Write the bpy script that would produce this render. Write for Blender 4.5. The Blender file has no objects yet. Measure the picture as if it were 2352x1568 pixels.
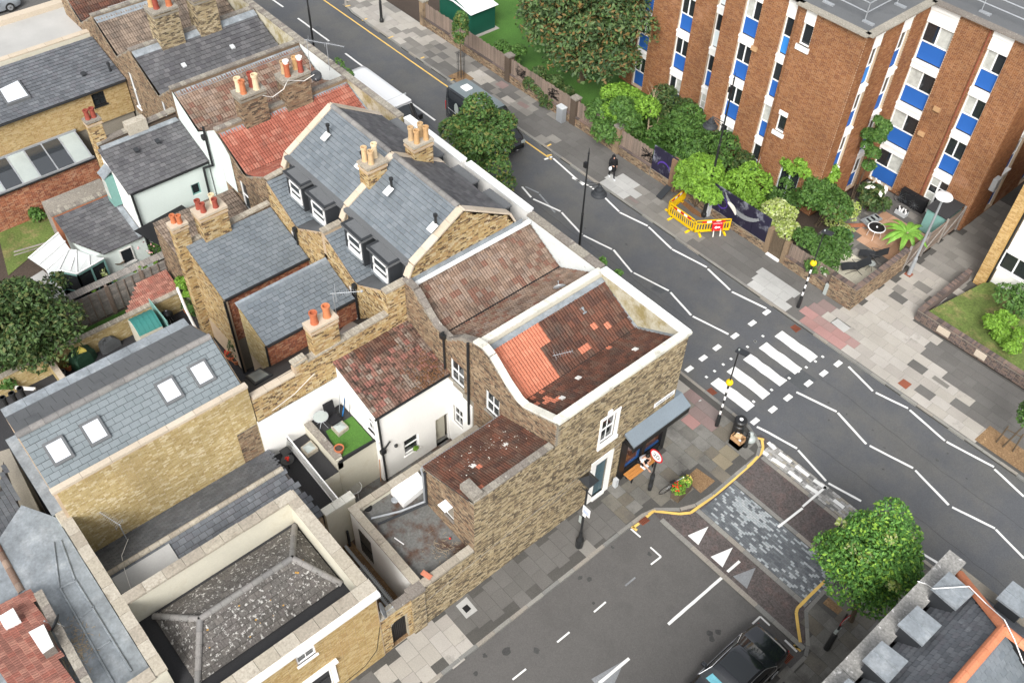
import bpy, math, random
import numpy as np
from mathutils import Vector, Matrix
random.seed(7); RNG = np.random.default_rng(7)
sin, cos, pi, rad = math.sin, math.cos, math.pi, math.radians
S = bpy.context.scene
COL = S.collection
# ------------------------------------------------------------------ camera
# world axes: X runs along the main road, Y runs across it, Z up; metres
CAM_H = 36.0; FPX = 2173.75; PITCH = rad(47.2238); ROLL = rad(2.1214); YAW = rad(42.277)
_M = np.array([[sin(YAW), -cos(YAW), 0], [cos(YAW), sin(YAW), 0], [0, 0, 1.0]])
_r = np.array([1.0, 0, 0]); _f = np.array([0, cos(PITCH), -sin(PITCH)]); _u = np.cross(_r, _f)
RT = _M @ (cos(ROLL) * _r + sin(ROLL) * _u); UP = _M @ (-sin(ROLL) * _r + cos(ROLL) * _u); FW = _M @ _f
cam = bpy.data.cameras.new('camera'); camo = bpy.data.objects.new('camera', cam); COL.objects.link(camo)
camo.matrix_world = Matrix(((RT[0], UP[0], -FW[0], 0), (RT[1], UP[1], -FW[1], 0), (RT[2], UP[2], -FW[2], CAM_H), (0, 0, 0, 1)))
cam.sensor_fit = 'HORIZONTAL'; cam.sensor_width = 36; cam.lens = 36 * FPX / 2352; cam.clip_end = 2000; cam.clip_start = 0.5
S.camera = camo
CAMP = np.array([0, 0, CAM_H])
# ------------------------------------------------------------------ light: soft overcast day
W = bpy.data.worlds.new('World'); S.world = W; W.use_nodes = True
nt = W.node_tree; nt.nodes.clear()
sky = nt.nodes.new('ShaderNodeTexSky'); sky.sky_type = 'NISHITA'; sky.sun_disc = False
SUN_EL, SUN_AZ = 42, 143
sky.sun_elevation = rad(SUN_EL); sky.sun_rotation = rad(SUN_AZ); sky.air_density = 1.0; sky.dust_density = 5.0; sky.ozone_density = 1.0
hs = nt.nodes.new('ShaderNodeHueSaturation'); hs.inputs['Saturation'].default_value = 0.22
bg = nt.nodes.new('ShaderNodeBackground'); bg.inputs['Strength'].default_value = 0.15
wo = nt.nodes.new('ShaderNodeOutputWorld')
nt.links.new(sky.outputs[0], hs.inputs['Color']); nt.links.new(hs.outputs[0], bg.inputs[0]); nt.links.new(bg.outputs[0], wo.inputs[0])
sl = bpy.data.lights.new('sun', 'SUN'); sl.energy = 1.5; sl.angle = rad(25); sl.color = (1, .975, .94)
so = bpy.data.objects.new('sun', sl); COL.objects.link(so)
# direction towards the sun, matching the sky texture's rotation
_sd = Vector((sin(rad(SUN_AZ)) * cos(rad(SUN_EL)), cos(rad(SUN_AZ)) * cos(rad(SUN_EL)), sin(rad(SUN_EL))))
so.rotation_euler = _sd.to_track_quat('Z', 'Y').to_euler()
S.view_settings.view_transform = 'Standard'; S.view_settings.look = 'None'; S.view_settings.gamma = 1
S.view_settings.use_curve_mapping = False
S.view_settings.exposure = 0.75
S.cycles.max_bounces = 6; S.cycles.diffuse_bounces = 3; S.cycles.glossy_bounces = 3; S.cycles.transmission_bounces = 4
# ------------------------------------------------------------------ survey helpers (pixel of the 2352 px wide plan photo -> metres on a plane)
def _ray(px, py): return FW + RT * ((px - 1176) / FPX) - UP * ((py - 784) / FPX)
def P(px, py, z=0.0):
    d = _ray(px, py); t = (z - CAM_H) / d[2]; return (d[0] * t, d[1] * t, z)
def PX(px, py, X):
    d = _ray(px, py); t = X / d[0]; return (X, d[1] * t, CAM_H + d[2] * t)
def PY(px, py, Y):
    d = _ray(px, py); t = Y / d[1]; return (d[0] * t, Y, CAM_H + d[2] * t)
def T(c, r, x, y): return ((0, 588, 1176, 1764)[c] + x * .25632, (0, 390.5, 780.9, 1166.2)[r] + y * .25632)
def TP(c, r, pts, z=0.0): return [P(*T(c, r, x, y), z) for x, y in pts]
# ------------------------------------------------------------------ materials
MATS = {}
def mat(name, cols, rough=.85, rand=1.0, big=.18, bigs=.5, fine=.25, fines=18, bump=0, bumps=60, stain=None, stains=.8, stainlo=.55, stainhi=.72, spec=.3, metal=0, coat=0, alpha=1, emit=None, streak=0):
    """cols: one colour or several (picked per piece at random); big/fine: strength of large and small brightness noise; stain: second colour in patches"""
    if name in MATS: return MATS[name]
    m = bpy.data.materials.new(name); m.use_nodes = True; MATS[name] = m
    t = m.node_tree; N = t.nodes; L = t.links; b = N['Principled BSDF']
    if isinstance(cols[0], (int, float)): cols = [cols]
    geo = N.new('ShaderNodeNewGeometry')
    if len(cols) > 1:
        oi = N.new('ShaderNodeObjectInfo')
        ad = N.new('ShaderNodeMath'); ad.operation = 'ADD'; L.new(oi.outputs['Random'], ad.inputs[0]); L.new(geo.outputs['Random Per Island'], ad.inputs[1])
        fr = N.new('ShaderNodeMath'); fr.operation = 'FRACT'; L.new(ad.outputs[0], fr.inputs[0])
        cr = N.new('ShaderNodeValToRGB'); cr.color_ramp.interpolation = 'CONSTANT' if rand >= 1 else 'LINEAR'
        el = cr.color_ramp.elements
        while len(el) < len(cols): el.new(.5)
        for i, c in enumerate(cols):
            el[i].position = i / len(cols); el[i].color = (*c, 1)
        L.new(fr.outputs[0], cr.inputs[0]); col = cr.outputs[0]
    else:
        rg = N.new('ShaderNodeRGB'); rg.outputs[0].default_value = (*cols[0], 1); col = rg.outputs[0]
    def noise(scale, det=4, r=.6):
        n = N.new('ShaderNodeTexNoise'); n.inputs['Scale'].default_value = scale; n.inputs['Detail'].default_value = det; n.inputs['Roughness'].default_value = r
        L.new(geo.outputs['Position'], n.inputs['Vector']); return n.outputs['Fac']
    def mul(col, fac, amt):
        mr = N.new('ShaderNodeMapRange'); mr.inputs['From Min'].default_value = .25; mr.inputs['From Max'].default_value = .75
        mr.inputs['To Min'].default_value = 1 - amt; mr.inputs['To Max'].default_value = 1 + amt; L.new(fac, mr.inputs[0])
        v = N.new('ShaderNodeVectorMath'); v.operation = 'SCALE'; L.new(col, v.inputs[0]); L.new(mr.outputs[0], v.inputs['Scale']); return v.outputs[0]
    if stain is not None:
        sr = N.new('ShaderNodeMapRange'); sr.inputs['From Min'].default_value = stainlo; sr.inputs['From Max'].default_value = stainhi
        L.new(noise(stains, 8, .65), sr.inputs[0])
        mx = N.new('ShaderNodeMix'); mx.data_type = 'RGBA'; L.new(sr.outputs[0], mx.inputs['Factor']); L.new(col, mx.inputs['A']); mx.inputs['B'].default_value = (*stain, 1); col = mx.outputs['Result']
    if big: col = mul(col, noise(bigs, 5), big)
    if fine: col = mul(col, noise(fines, 3, .7), fine)
    L.new(col, b.inputs['Base Color'])
    b.inputs['Roughness'].default_value = rough; b.inputs['Specular IOR Level'].default_value = spec; b.inputs['Metallic'].default_value = metal
    if coat: b.inputs['Coat Weight'].default_value = coat; b.inputs['Coat Roughness'].default_value = .05
    if alpha < 1: b.inputs['Alpha'].default_value = alpha
    if bump:
        bp = N.new('ShaderNodeBump'); bp.inputs['Strength'].default_value = bump; bp.inputs['Distance'].default_value = .02
        L.new(noise(bumps, 4, .7), bp.inputs['Height']); L.new(bp.outputs[0], b.inputs['Normal'])
    return m
mat('stock_brick', [(0.370, 0.273, 0.132), (0.440, 0.343, 0.185), (0.317, 0.220, 0.101), (0.405, 0.290, 0.132), (0.264, 0.176, 0.088), (0.114, 0.075, 0.044), (0.458, 0.370, 0.229), (0.352, 0.229, 0.106)], fine=.2, stain=(.10, .08, .055), stainlo=.66, stainhi=.85)
mat('side_brick', [(0.298, 0.242, 0.144), (0.353, 0.288, 0.177), (0.233, 0.181, 0.112), (0.326, 0.256, 0.149), (0.195, 0.149, 0.093), (0.093, 0.074, 0.051), (0.391, 0.326, 0.214), (0.140, 0.107, 0.070)], fine=.22, stain=(.13, .10, .065), stains=.5, stainlo=.56, stainhi=.75)
mat('gold_brick', [(0.386, 0.302, 0.143), (0.420, 0.336, 0.176), (0.353, 0.273, 0.126), (0.412, 0.323, 0.160), (0.504, 0.428, 0.277), (0.328, 0.244, 0.109)], fine=.2, stain=(.34, .255, .12), stains=.4)
mat('house_brick', [(0.385, 0.287, 0.131), (0.426, 0.328, 0.172), (0.344, 0.246, 0.107), (0.410, 0.303, 0.148), (0.312, 0.213, 0.090)], fine=.18, stain=(.30, .20, .09), stains=.5)
mat('brown_brick', [(0.205, 0.148, 0.094), (0.246, 0.180, 0.115), (0.156, 0.111, 0.074), (0.287, 0.217, 0.139), (0.082, 0.061, 0.045), (0.205, 0.127, 0.078)], fine=.25, stain=(.08, .06, .045), stains=.6)
mat('red_brick', [(0.288, 0.104, 0.054), (0.342, 0.135, 0.072), (0.243, 0.086, 0.050), (0.378, 0.198, 0.117), (0.198, 0.072, 0.045)], fine=.25, stain=(.45, .32, .24), stains=1.2, stainlo=.6, stainhi=.8)
mat('flats_brick', [(0.218, 0.092, 0.038), (0.246, 0.109, 0.045), (0.192, 0.079, 0.033), (0.233, 0.099, 0.038), (0.171, 0.068, 0.030), (0.267, 0.130, 0.058)], fine=.15, stain=(.36, .20, .13), stains=.25, stainlo=.6, stainhi=.8)
mat('dark_brick', [(.10, .08, .075), (.13, .10, .09), (.08, .065, .06), (.15, .11, .09), (.17, .12, .10)], fine=.2, stain=(.22, .17, .12), stains=.5, stainlo=.62)
mat('buff_brick', [(.42, .27, .10), (.48, .32, .13), (.37, .23, .085), (.52, .36, .16)], fine=.15)
mat('mortar', (0.357, 0.315, 0.238), fine=.2, stain=(.12, .10, .08), stains=.6)
mat('dark_mortar', (0.230, 0.208, 0.170), fine=.2)
mat('light_mortar', (0.426, 0.328, 0.230), fine=.15)
mat('grey_slate', [(.135, .155, .172), (.145, .165, .182), (.125, .145, .162), (.14, .16, .175), (.155, .175, .192)], rough=.6, fine=.12, big=.15, bigs=.9, stain=(.085, .10, .11), stains=1.3, stainlo=.6, stainhi=.8)
mat('new_slate', [(.165, .192, .205), (.175, .202, .215), (.158, .185, .197), (.17, .197, .21)], rough=.6, fine=.1, big=.1)
mat('dark_slate', [(.085, .085, .09), (.10, .10, .105), (.075, .074, .08), (.09, .09, .094), (.115, .113, .118)], rough=.7, fine=.18, big=.25, bigs=.7, stain=(.16, .15, .145), stains=2.5, stainlo=.68, stainhi=.8)
mat('old_slate', [(.105, .113, .125), (.12, .128, .14), (.095, .102, .113), (.13, .138, .15), (.112, .115, .127)], rough=.65, fine=.15, big=.25, stain=(.19, .205, .22), stains=3.2, stainlo=.6, stainhi=.75)
mat('brown_tile', [(.19, .13, .095), (.22, .155, .115), (.155, .105, .08), (.24, .175, .135), (.17, .09, .065), (.20, .15, .12)], fine=.25, big=.3, bigs=.6, stain=(.085, .065, .05), stains=1.2, stainlo=.5, stainhi=.72)
mat('grey_tile', [(.15, .115, .09), (.18, .14, .11), (.125, .10, .08), (.20, .155, .12)], fine=.25, big=.25, stain=(.075, .06, .05), stains=1.4, stainlo=.5, stainhi=.7)
mat('dark_red_tile', [(0.101, 0.046, 0.031), (0.086, 0.040, 0.027), (0.122, 0.052, 0.034), (0.071, 0.035, 0.026), (0.110, 0.061, 0.043)], fine=.25, big=.25, bigs=.8, stain=(.07, .05, .04), stains=1.5, stainlo=.5, stainhi=.7)
mat('red_tile', [(0.272, 0.089, 0.061), (0.306, 0.106, 0.072), (0.246, 0.081, 0.055), (0.289, 0.098, 0.066), (0.323, 0.132, 0.093)], fine=.18, big=.2, bigs=.7, stain=(.19, .08, .058), stains=1.6, stainlo=.55, stainhi=.75)
mat('orange_tile', [(0.450, 0.158, 0.095), (0.477, 0.176, 0.108), (0.423, 0.149, 0.090)], fine=.1, big=.08)
mat('mossy_tile', [(.15, .085, .065), (.19, .10, .075), (.12, .075, .055), (.17, .12, .095), (.22, .10, .08), (.20, .16, .13)], fine=.4, fines=9, big=.25, stain=(.045, .032, .025), stains=3.0, stainlo=.5, stainhi=.62)
mat('lichen_tile', [(.105, .098, .09), (.12, .11, .10), (.09, .083, .076), (.11, .10, .093)], fine=.45, fines=14, stain=(.36, .35, .33), stains=7, stainlo=.565, stainhi=.62)
mat('pink_tile', [(.33, .155, .12), (.28, .13, .10), (.37, .185, .14), (.24, .11, .085), (.30, .12, .09)], fine=.25)
mat('roof_glass', (.62, .66, .72), rough=.05, fine=0, big=.05, spec=1.0)
mat('lichen_orange', (.38, .22, .06), fine=.2)
mat('lead', (.20, .222, .24), rough=.6, fine=.2, fines=8, big=.3, bigs=1.5, stain=(.29, .31, .325), stains=1.4, stainlo=.5)
mat('felt', (.115, .12, .125), rough=.8, fine=.12, big=.12, stain=(.08, .085, .09), stains=1)
mat('dark_felt', (.035, .035, .037), rough=.85, fine=.2)
mat('flat_roof', (0.135, 0.135, 0.128), rough=.7, fine=.3, fines=10, big=.2, stain=(.085, .05, .035), stains=1.1, stainlo=.47, stainhi=.62)
mat('white_roof', (0.375, 0.371, 0.356), rough=.6, fine=.06, big=.12)
mat('valley', (.05, .045, .042), fine=.3)
mat('render_white', (.80, .79, .76), rough=.9, fine=.04, big=.05, bump=.1, bumps=30)
mat('render_mint', (0.595, 0.663, 0.629), rough=.9, fine=.05, big=.06)
mat('render_cream', (0.561, 0.535, 0.442), rough=.9, fine=.06, big=.1, stain=(.48, .44, .34), stains=1)
mat('render_mossy', (.44, .41, .32), rough=.9, fine=.15, big=.15, stain=(.27, .22, .10), stains=1.3, stainlo=.45, stainhi=.62)
mat('render_stained', (.62, .65, .64), rough=.9, fine=.1, big=.12, stain=(.25, .25, .23), stains=1.8, stainlo=.62, stainhi=.75)
mat('stone_coping', [(0.476, 0.408, 0.323), (0.510, 0.442, 0.357), (0.451, 0.383, 0.297)], rough=.9, fine=.12, big=.1)
mat('old_coping', [(0.340, 0.306, 0.246), (0.374, 0.340, 0.281), (0.306, 0.272, 0.221)], rough=.9, fine=.25, fines=12, big=.15, stain=(.20, .17, .13), stains=2.2, stainlo=.58)
mat('dirty_coping', [(.22, .20, .17), (.27, .25, .21), (.18, .16, .14)], rough=.95, fine=.4, fines=14, stain=(.36, .34, .30), stains=3.5, stainlo=.6)
mat('cream_coping', [(.58, .57, .51), (.61, .60, .53)], rough=.85, fine=.12, big=.15, stain=(.36, .345, .29), stains=2.2, stainlo=.54, stainhi=.72)
mat('white_coping', (.72, .73, .72), rough=.8, fine=.08, big=.12, stain=(.48, .48, .46), stains=2.5, stainlo=.6, stainhi=.75)
mat('lichen_coping', (.27, .265, .25), fine=.4, fines=12, stain=(.62, .61, .59), stains=4.5, stainlo=.60, stainhi=.68)
mat('ridge_tile', [(.19, .185, .175), (.21, .20, .19), (.17, .165, .16)], fine=.2)
mat('orange_ridge', [(.53, .20, .105), (.56, .22, .12), (.50, .185, .095)], fine=.12)
mat('asphalt', (0.087, 0.091, 0.098), rough=.9, fine=.22, fines=25, big=.12, bigs=.22, bump=.4, bumps=70, stain=(.108, .108, .105), stains=.35, stainlo=.42, stainhi=.62)
mat('side_asphalt', (0.106, 0.102, 0.098), rough=.9, fine=.22, fines=25, big=.15, bigs=.3, bump=.4, bumps=70, stain=(.07, .068, .066), stains=.3, stainlo=.5, stainhi=.72)
mat('red_asphalt', (.088, .076, .073), rough=.95, fine=.55, fines=14, big=.12, stain=(.13, .09, .082), stains=1.6, stainlo=.5, stainhi=.75)
mat('road_patch', (0.075, 0.080, 0.084), rough=.9, fine=.2)
mat('road_white', (.72, .72, .70), rough=.8, fine=.08, fines=30, big=.06, stain=(.42, .42, .41), stains=7, stainlo=.66, stainhi=.74)
mat('worn_white', (.22, .23, .24), rough=.9, fine=.2)
mat('road_yellow', (.66, .44, .12), rough=.8, fine=.1, stain=(.36, .28, .15), stains=6, stainlo=.66)
mat('paving', [(.15, .145, .13), (.165, .16, .145), (.14, .135, .12), (.175, .17, .155), (.15, .14, .118), (.14, .125, .10)], rough=.85, fine=.2, big=.25, bigs=.6, stain=(.09, .085, .078), stains=1.0, stainlo=.48)
mat('light_paving', [(.33, .31, .275), (.35, .33, .295), (.31, .29, .262), (.36, .34, .31)], rough=.85, fine=.12, big=.12, stain=(.22, .21, .19), stains=1.1, stainlo=.58)
mat('mid_paving', [(.185, .175, .158), (.20, .19, .172), (.17, .162, .146), (.215, .205, .185)], rough=.85, fine=.15, big=.15, stain=(.18, .17, .155), stains=.9)
mat('grey_paving', [(.118, .113, .106), (.125, .12, .113), (.111, .107, .10)], rough=.88, fine=.18, big=.15)
mat('white_paving', [(.37, .37, .355), (.40, .40, .385)], rough=.85, fine=.12)
mat('pink_paving', [(.33, .19, .175), (.30, .175, .16), (.28, .185, .17)], rough=.85, fine=.12, big=.15)
mat('dull_pink_paving', [(.215, .155, .145), (.20, .148, .137), (.185, .15, .14)], rough=.85, fine=.15)
mat('buff_paving', [(.21, .18, .125), (.20, .175, .125)], rough=.85, fine=.2)
mat('joint', (.075, .072, .066), fine=.2)
mat('kerb', [(.20, .195, .18), (.23, .225, .205), (.18, .18, .17), (.25, .23, .20)], fine=.25, fines=20, big=.1)
mat('paver', [(.105, .115, .125), (.125, .135, .145), (.09, .10, .11), (.14, .15, .16), (.115, .125, .135), (.10, .11, .12), (.31, .335, .345), (.12, .13, .14)], fine=.15)
mat('sett', [(.27, .265, .25), (.33, .325, .31), (.22, .215, .205), (.37, .365, .35), (.16, .16, .155), (.30, .28, .235)], fine=.2, bigs=2)
mat('soil', (.20, .125, .065), fine=.5, fines=14, big=.2, stain=(.32, .22, .12), stains=4)
mat('dark_soil', (.06, .045, .035), fine=.5, fines=20)
mat('grass', (.055, .135, .022), fine=.45, fines=14, big=.2, bump=.8, bumps=30, stain=(.035, .095, .015), stains=1.2)
mat('rough_grass', (.10, .14, .035), fine=.5, fines=10, big=.3, bump=.8, bumps=25, stain=(.24, .18, .09), stains=1.1, stainlo=.5)
mat('turf', (0.064, 0.158, 0.026), fine=.35, fines=25, big=.12, bump=.8, bumps=40)
mat('black', (.012, .012, .013), rough=.55, fine=0, big=0)
mat('black_paint', (.016, .017, .018), rough=.4, fine=0, big=0, spec=.5)
mat('anthracite', (.03, .033, .037), rough=.6, fine=.08, big=.08)
mat('white_paint', (.80, .80, .79), rough=.45, fine=0, big=.03, spec=.4)
mat('old_white', (.66, .65, .62), rough=.6, fine=.08, big=.1)
mat('glass', (.02, .024, .027), rough=.06, fine=0, big=0, spec=.8)
mat('sky_glass', (.035, .04, .045), rough=.03, fine=0, big=0, spec=1.0, metal=0, coat=1)
mat('curtain', (.42, .43, .40), rough=.8, fine=.1, big=.3, bigs=3)
mat('blue_panel', (.018, .10, .36), rough=.7, fine=.06, big=.05)
mat('light_blue_panel', (.03, .20, .55), rough=.5, fine=.03, big=.05)
mat('pale_panel', (.62, .70, .72), rough=.6, fine=.03)
mat('grey_panel', (.45, .47, .48), rough=.5, fine=.05)
mat('galv', (.36, .38, .40), rough=.45, metal=.4, fine=.1)
mat('terracotta', [(0.416, 0.136, 0.060), (0.376, 0.112, 0.052), (0.440, 0.160, 0.072)], rough=.8, fine=.1)
mat('dark_terracotta', (.26, .06, .04), rough=.75, fine=.1)
mat('buff_pot', [(0.468, 0.289, 0.136), (0.510, 0.357, 0.204), (0.442, 0.306, 0.170)], rough=.8, fine=.1)
mat('cream_pot', (.62, .50, .33), rough=.8, fine=.1)
mat('wood_bench', (.46, .20, .055), rough=.5, fine=.15, big=.1)
mat('fence_wood', [(.21, .195, .18), (.24, .22, .20), (.19, .175, .16), (.26, .235, .21)], rough=.9, fine=.3, fines=12, big=.15)
mat('brown_fence', [(.20, .155, .125), (.17, .135, .11), (.23, .175, .14)], rough=.9, fine=.3, big=.2)
mat('new_wood', (.45, .20, .07), fine=.2)
mat('bark', (.10, .075, .05), fine=.3)
mat('pale_bark', (.34, .27, .18), fine=.2)
mat('leaf_dark', [(.030, .062, .016), (.045, .085, .022), (.025, .05, .014), (.06, .10, .028), (.085, .10, .03)], rough=.6, fine=0, big=.15, bigs=.8)
mat('leaf_plane', [(0.040, 0.075, 0.025), (0.057, 0.098, 0.034), (0.032, 0.060, 0.023), (0.086, 0.132, 0.046), (0.149, 0.098, 0.032), (0.069, 0.127, 0.034)], rough=.6, fine=0, big=.2, bigs=.6)
mat('leaf_mid', [(.045, .105, .02), (.06, .13, .024), (.035, .08, .016), (.08, .155, .03), (.05, .115, .02)], rough=.6, fine=0, big=.18)
mat('leaf_bright', [(.11, .22, .022), (.14, .27, .03), (.09, .18, .018), (.17, .31, .035)], rough=.6, fine=0, big=.15)
mat('leaf_ash', [(0.060, 0.158, 0.030), (0.083, 0.203, 0.036), (0.045, 0.120, 0.024), (0.112, 0.255, 0.045), (0.210, 0.360, 0.045), (0.068, 0.165, 0.030)], rough=.6, fine=0, big=.22, bigs=.9)
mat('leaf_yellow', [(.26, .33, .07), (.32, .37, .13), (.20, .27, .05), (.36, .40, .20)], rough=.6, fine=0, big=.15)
mat('leaf_street', [(0.040, 0.092, 0.021), (0.057, 0.121, 0.028), (0.032, 0.071, 0.017), (0.075, 0.144, 0.034), (0.127, 0.138, 0.034), (0.052, 0.109, 0.023)], rough=.6, fine=0, big=.2)
mat('banana', [(.12, .26, .035), (.15, .30, .045)], rough=.5, fine=.1)
mat('petal_white', (.75, .73, .66), fine=0); mat('petal_red', (.55, .03, .015), fine=0); mat('petal_pink', (.70, .35, .36), fine=0); mat('petal_yellow', (.65, .55, .12), fine=0)
mat('van_white', (.78, .79, .80), rough=.25, fine=0, big=0, coat=.6, spec=.5)
mat('van_black', (.015, .018, .022), rough=.25, fine=0, big=0, coat=.8, spec=.5)
mat('van_roof', (.14, .17, .18), rough=.3, fine=.05, big=.08, coat=.5)
mat('car_paint', (.010, .012, .016), rough=.18, fine=0, big=0, coat=1, spec=.6)
mat('silver_paint', (.42, .46, .50), rough=.3, fine=0, metal=.4, coat=.5)
mat('chrome', (.75, .76, .78), rough=.2, metal=.9, fine=0, big=0)
mat('rubber', (.02, .02, .02), rough=.8, fine=0)
mat('cyan_screen', (.18, .52, .62), rough=.4, fine=.1, big=.25, bigs=5)
mat('tail_red', (.45, .01, .01), rough=.3, fine=0)
mat('barrier_yellow', (0.720, 0.450, 0.005), rough=.5, fine=.05, big=.05)
mat('sign_red', (.50, .012, .02), rough=.5, fine=0); mat('sign_white', (.78, .78, .78), rough=.5, fine=0); mat('sign_blue', (.05, .16, .42), rough=.5, fine=0)
mat('beacon_yellow', (.85, .55, .01), rough=.35, fine=0, big=0)
mat('plastic_green', (.02, .16, .06), rough=.6, fine=.1); mat('teal', (0.036, 0.180, 0.162), rough=.6, fine=.08, big=.08); mat('light_teal', (0.165, 0.315, 0.285), rough=.7, fine=.1)
mat('tarp_green', (.018, .05, .03), rough=.5, fine=.15); mat('tarp_grey', (.09, .095, .10), rough=.6, fine=.15)
mat('shed_green', (.008, .075, .048), rough=.6, fine=.06); mat('shed_roof', (.72, .73, .75), rough=.5, fine=.04)
mat('door_blue', (.06, .105, .125), rough=.5, fine=.05); mat('shop_black', (.012, .012, .013), rough=.4, fine=0)
mat('canopy_grey', (.17, .205, .235), rough=.5, fine=.1, big=.1); mat('shop_glass', (.10, .045, .03), rough=.08, fine=0, big=.5, bigs=2, spec=.8)
mat('blue_frame', (.02, .07, .20), rough=.4, fine=0)
mat('skin', (.55, .32, .23), rough=.6, fine=0); mat('hair', (.015, .010, .008), rough=.5, fine=0); mat('black_cloth', (.012, .012, .014), rough=.9, fine=.1); mat('white_cloth', (.72, .73, .75), rough=.9, fine=.03)
mat('cardboard', (.42, .255, .13), fine=.1); mat('pale_card', (.60, .42, .24), fine=.1)
mat('mural', (.018, .016, .035), rough=.6, fine=.1, big=.3, stain=(.22, .23, .27), stains=1.4, stainlo=.52, stainhi=.66)
mat('polycarb', (0.515, 0.538, 0.530), rough=.3, fine=.04, big=.06, spec=.5)
mat('patio', (.035, .035, .038), fine=.3)
mat('peach_slab', [(.44, .26, .16), (.40, .24, .15), (.48, .30, .20)], fine=.15); mat('pale_gravel', (.58, .54, .43), fine=.25, fines=12)
mat('leaf_litter', (.18, .09, .04), fine=.6, fines=18)
mat('rose_red', (.5, .05, .04), fine=0); mat('rust', (.22, .07, .04), fine=.2); mat('blue_plastic', (.02, .16, .42), rough=.5, fine=0)
mat('frosted', (0.338, 0.375, 0.360), rough=.25, fine=.05, spec=.6)
mat('purple_paint', (.07, .035, .24), rough=.6); mat('checker_cloth', (.6, .6, .6), stain=(.02, .02, .02), stains=9, stainlo=.5, stainhi=.52); mat('pale_slab', (.55, .52, .42), fine=.2, fines=14)
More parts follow.
